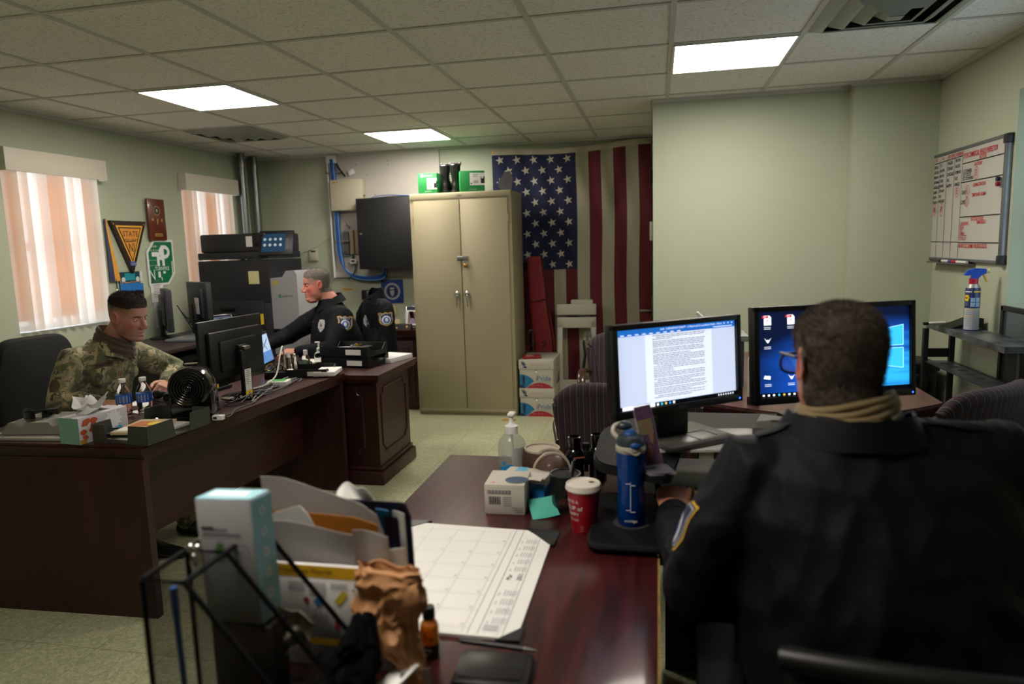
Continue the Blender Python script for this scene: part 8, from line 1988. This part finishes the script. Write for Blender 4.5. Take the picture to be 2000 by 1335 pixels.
def exec_chair(x, y, rz, lab, zt=1.12, w_=.25):
    """faces local +y"""
    t = thing('office_chair', lab, 'office chair', (x, y, 0), rz); star_base(t, BLACK)
    shape(lambda b: cushion(b, [(-.25, -.24), (.25, -.24), (.25, .24), (-.25, .24)], tr(0, 0, .43, 90), blf, .09)).build('seat', t)
    shape(lambda b: cushion(b, [(-w_, .55), (w_, .55), (w_*1.05, .85), (w_*.8, zt), (-w_*.8, zt), (-w_*1.05, .85)], tr(0, -.27, .0, 0), blf, .07, crown=.025)).build('backrest', t)
    shape(lambda b: b.tube(path([(0, -.1, .40), (0, -.33, .42), (0, -.34, .6), (0, -.315, .75)]), [(.035, .012)]*25, BLACK, 12)).build('back_bracket', t)
    for s_ in (-1, 1): shape(lambda b: b.tube(path([(s_*.24, -.1, .42), (s_*.3, -.1, .45), (s_*.3, -.1, .64)]), .014, BLACK, 10).box((s_*.3, -.02, .655), (.06, .27, .03), BLACK, .012)).build('armrest', t)
    return t
exec_chair(-3.02, 3.10, -92, 'high backed black office chair the soldier sits in, left edge of the room', 1.10, .25)
t2c = exec_chair(-2.36, 4.92, 134, 'black office chair of the older officer with a jacket hung on it', 1.06, .22)
t = thing('office_chair', 'black office chair at bottom right carrying the officer with his back to the camera', 'office chair', (.44, 1.29, 0), -3); star_base(t, BLACK)
shape(lambda b: cushion(b, [(-.26, -.25), (.26, -.25), (.26, .25), (-.26, .25)], tr(0, 0, .36, 90), blf, .08)).build('seat', t)
def _bk(b):
    P = [(-.19, -.305), (-.22, -.30)]
    def fn(u, v): a = (u-.5)*2; return (a*.245, -.33+.05*a*a-.03*v, .52+.40*v-.012*a*a*v)
    b.grid(fn, 24, 14, M('black_mesh_back', '0b0b0c', .7, bump=(500, .5, .001)), th=.02)
shape(_bk).build('backrest', t)
def _bf(b):
    b.tube([(.25*math.sin(a*1.0)*1.0, -.36+.05*math.sin(a)**2-.01, .925-.02*math.sin(a)**2) for a in [R(-88+11*k) for k in range(17)]], .017, BLACK, 12)
    b.tube([(.235*math.sin(a), -.385+.05*math.sin(a)**2, .885-.02*math.sin(a)**2) for a in [R(-80+10*k) for k in range(17)]], .010, M('grey_trim', '3a3a3c', .3), 12)
shape(_bf).build('back_frame', t)
for s_ in (-1, 1): shape(lambda b: b.box((s_*.322, .01, .672), (.09, .30, .035), M('arm_pad_black', '090909', .6, spec=.2), .016).cyl((s_*.325, .0, .42), (s_*.325, .0, .67), .02, BLACK, n=14).box((s_*.27, 0, .38), (.16, .06, .02), BLACK, .004)).build('armrest', t)
# striped guest chairs
def stripe_mat():
    m = M('striped_upholstery', '2a2226', .85); nt = m.node_tree; L = nt.links.new; b = nt.nodes['Principled BSDF']; tc = nt.nodes.new('ShaderNodeTexCoord'); sx = nt.nodes.new('ShaderNodeSeparateXYZ')
    mu = nt.nodes.new('ShaderNodeMath'); mu.operation = 'MULTIPLY'; mu.inputs[1].default_value = 34; fr = nt.nodes.new('ShaderNodeMath'); fr.operation = 'FRACT'; rp = nt.nodes.new('ShaderNodeValToRGB'); rp.color_ramp.interpolation = 'CONSTANT'
    e = rp.color_ramp.elements; e[0].position = 0; e[0].color = lin('2c2628'); e[1].position = .28; e[1].color = lin('542429')
    for p_, c in ((.42, '1a1618'), (.55, '2f3447'), (.68, '1a1618'), (.82, '4f4648')): q = e.new(p_); q.color = lin(c)
    L(tc.outputs['Object'], sx.inputs[0]); L(sx.outputs[0], mu.inputs[0]); L(mu.outputs[0], fr.inputs[0]); L(fr.outputs[0], rp.inputs[0]); L(rp.outputs[0], b.inputs['Base Color']); return m
stm = stripe_mat(); brz = M('bronze_wood_arm', '3c2318', .3, coat=.4)
def guest_chair(x, y, rz, lab, zt=.9):
    t = thing('striped_guest_chair', lab, 'chair', (x, y, 0), rz, 'striped guest chairs')
    shape(lambda b: cushion(b, [(-.27, -.26), (.27, -.26), (.27, .26), (-.27, .26)], tr(0, 0, .42, 90), stm, .09)).build('seat', t)
    def _b(b):
        def fn(u, v):
            a = (u-.5)*2; zz = .42+(zt-.42)*v; wv = .25+.04*v-.05*max(0, v-.75)*4*0; return (a*wv, -.25-.06*v+.07*a*a, zz-.07*abs(a)**6*v)
        b.grid(fn, 28, 16, stm, th=.075)
        b.tube([(fn(u/28, 1)[0], fn(u/28, 1)[1]+.037, fn(u/28, 1)[2]) for u in range(29)], .038, stm, 14)
        for e_ in (0, 1): b.tube([(fn(e_, v/16)[0], fn(e_, v/16)[1]+.037, fn(e_, v/16)[2]) for v in range(17)], .038, stm, 14)
    shape(_b).build('backrest', t)
    for s_ in (-1, 1):
        shape(lambda b: b.tube(path([(s_*.29, -.2, .62), (s_*.33, .0, .66), (s_*.32, .2, .64), (s_*.31, .24, .45), (s_*.31, .25, .0)]), [(.016, .026)]*33, brz, 12)).build('arm', t)
        shape(lambda b: b.tube([(s_*.27, -.22, .60), (s_*.28, -.27, .3), (s_*.28, -.30, 0)], .02, brz, 10)).build('leg', t)
    return t
guest_chair(-.135, 3.22, 0, 'dark striped guest chair close behind the desk riser, back to the camera', .87)
guest_chair(-.16, 4.60, 180, 'striped guest chair farther back, lit stripes peeking out left of the monitor', .86)
guest_chair(1.13, 3.16, 42, 'maroon striped guest chair at right beside the steel stand', .88)
# jacket hung over the older officer's chair
A2 = Vector((fx2, fy2, 0)).normalized(); AC = Vector((A2.y, -A2.x, 0))
JC = Vector((-2.36, 4.92, 0))-A2*.285
def jl(x, y, z): return tuple(JC+AC*x+A2*y+Vector((0, 0, z)))
def hang(b):
    m = navy; rg = []
    for z, rx, ry, yo in ((.60, .25, .07, -.02), (.75, .255, .075, -.02), (.90, .26, .08, -.015), (1.02, .25, .085, 0), (1.09, .23, .075, .0), (1.13, .15, .06, 0), (1.15, .08, .05, 0)): rg.append([jl(rx*math.copysign(abs(math.cos(a))**.7, math.cos(a)), yo+ry*math.sin(a), z) for a in [2*math.pi*k/36 for k in range(36)]])
    b.loft(rg, m)
    for s_ in (-1, 1): b.limb([jl(s_*.18, 0, 1.06), jl(s_*.24, .02, .98), jl(s_*.262, .05, .80), jl(s_*.262, .07, .62)], [.065, .065, .055, .048], m, 18)
jk = cloth_piece('hanging_jacket', None, hang, .0065, navy, 4, (.010, 9), [(jl(-.2, .08, 1.0), jl(-.2, .09, .7), .012, .01), (jl(-.08, .1, 1.05), jl(-.12, .1, .7), .014, .012), (jl(-.27, .05, .95), jl(-.3, .06, .75), .012, .01)], 6)
tag(jk, 'dark police jacket draped over the chair back behind the older officer', 'jacket')
def hcol(b):
    def fn(u, v):
        a = math.pi*2*u; fr = max(0, math.sin(a)); r1 = .10-.022*v; return jl(r1*1.15*math.cos(a), .0+r1*.62*math.sin(a)+.01*fr, 1.135+.075*v-.05*fr*v+.004*math.sin(u*20))
    b.grid(fn, 44, 6, navy, th=.005)
shape(hcol).build('collar', jk, smooth=60)
hn = tuple(A2*.55-AC*.75) if False else (.25, -.95, .1)
b = MB(); on_cloth(b, jk, (-2.235, 4.935, .965), (-.0, -1, .1), (0, 0, 1), lambda q: silver_badge(q, .115)); b.build('chest_badge', jk, smooth=60)
b = MB(); on_cloth(b, jk, (-2.05, 4.97, .98), (.6, -.80, .1), (0, 0, 1), lambda q: shield_patch(q, .11, False)); b.build('shoulder_patch', jk, smooth=60)
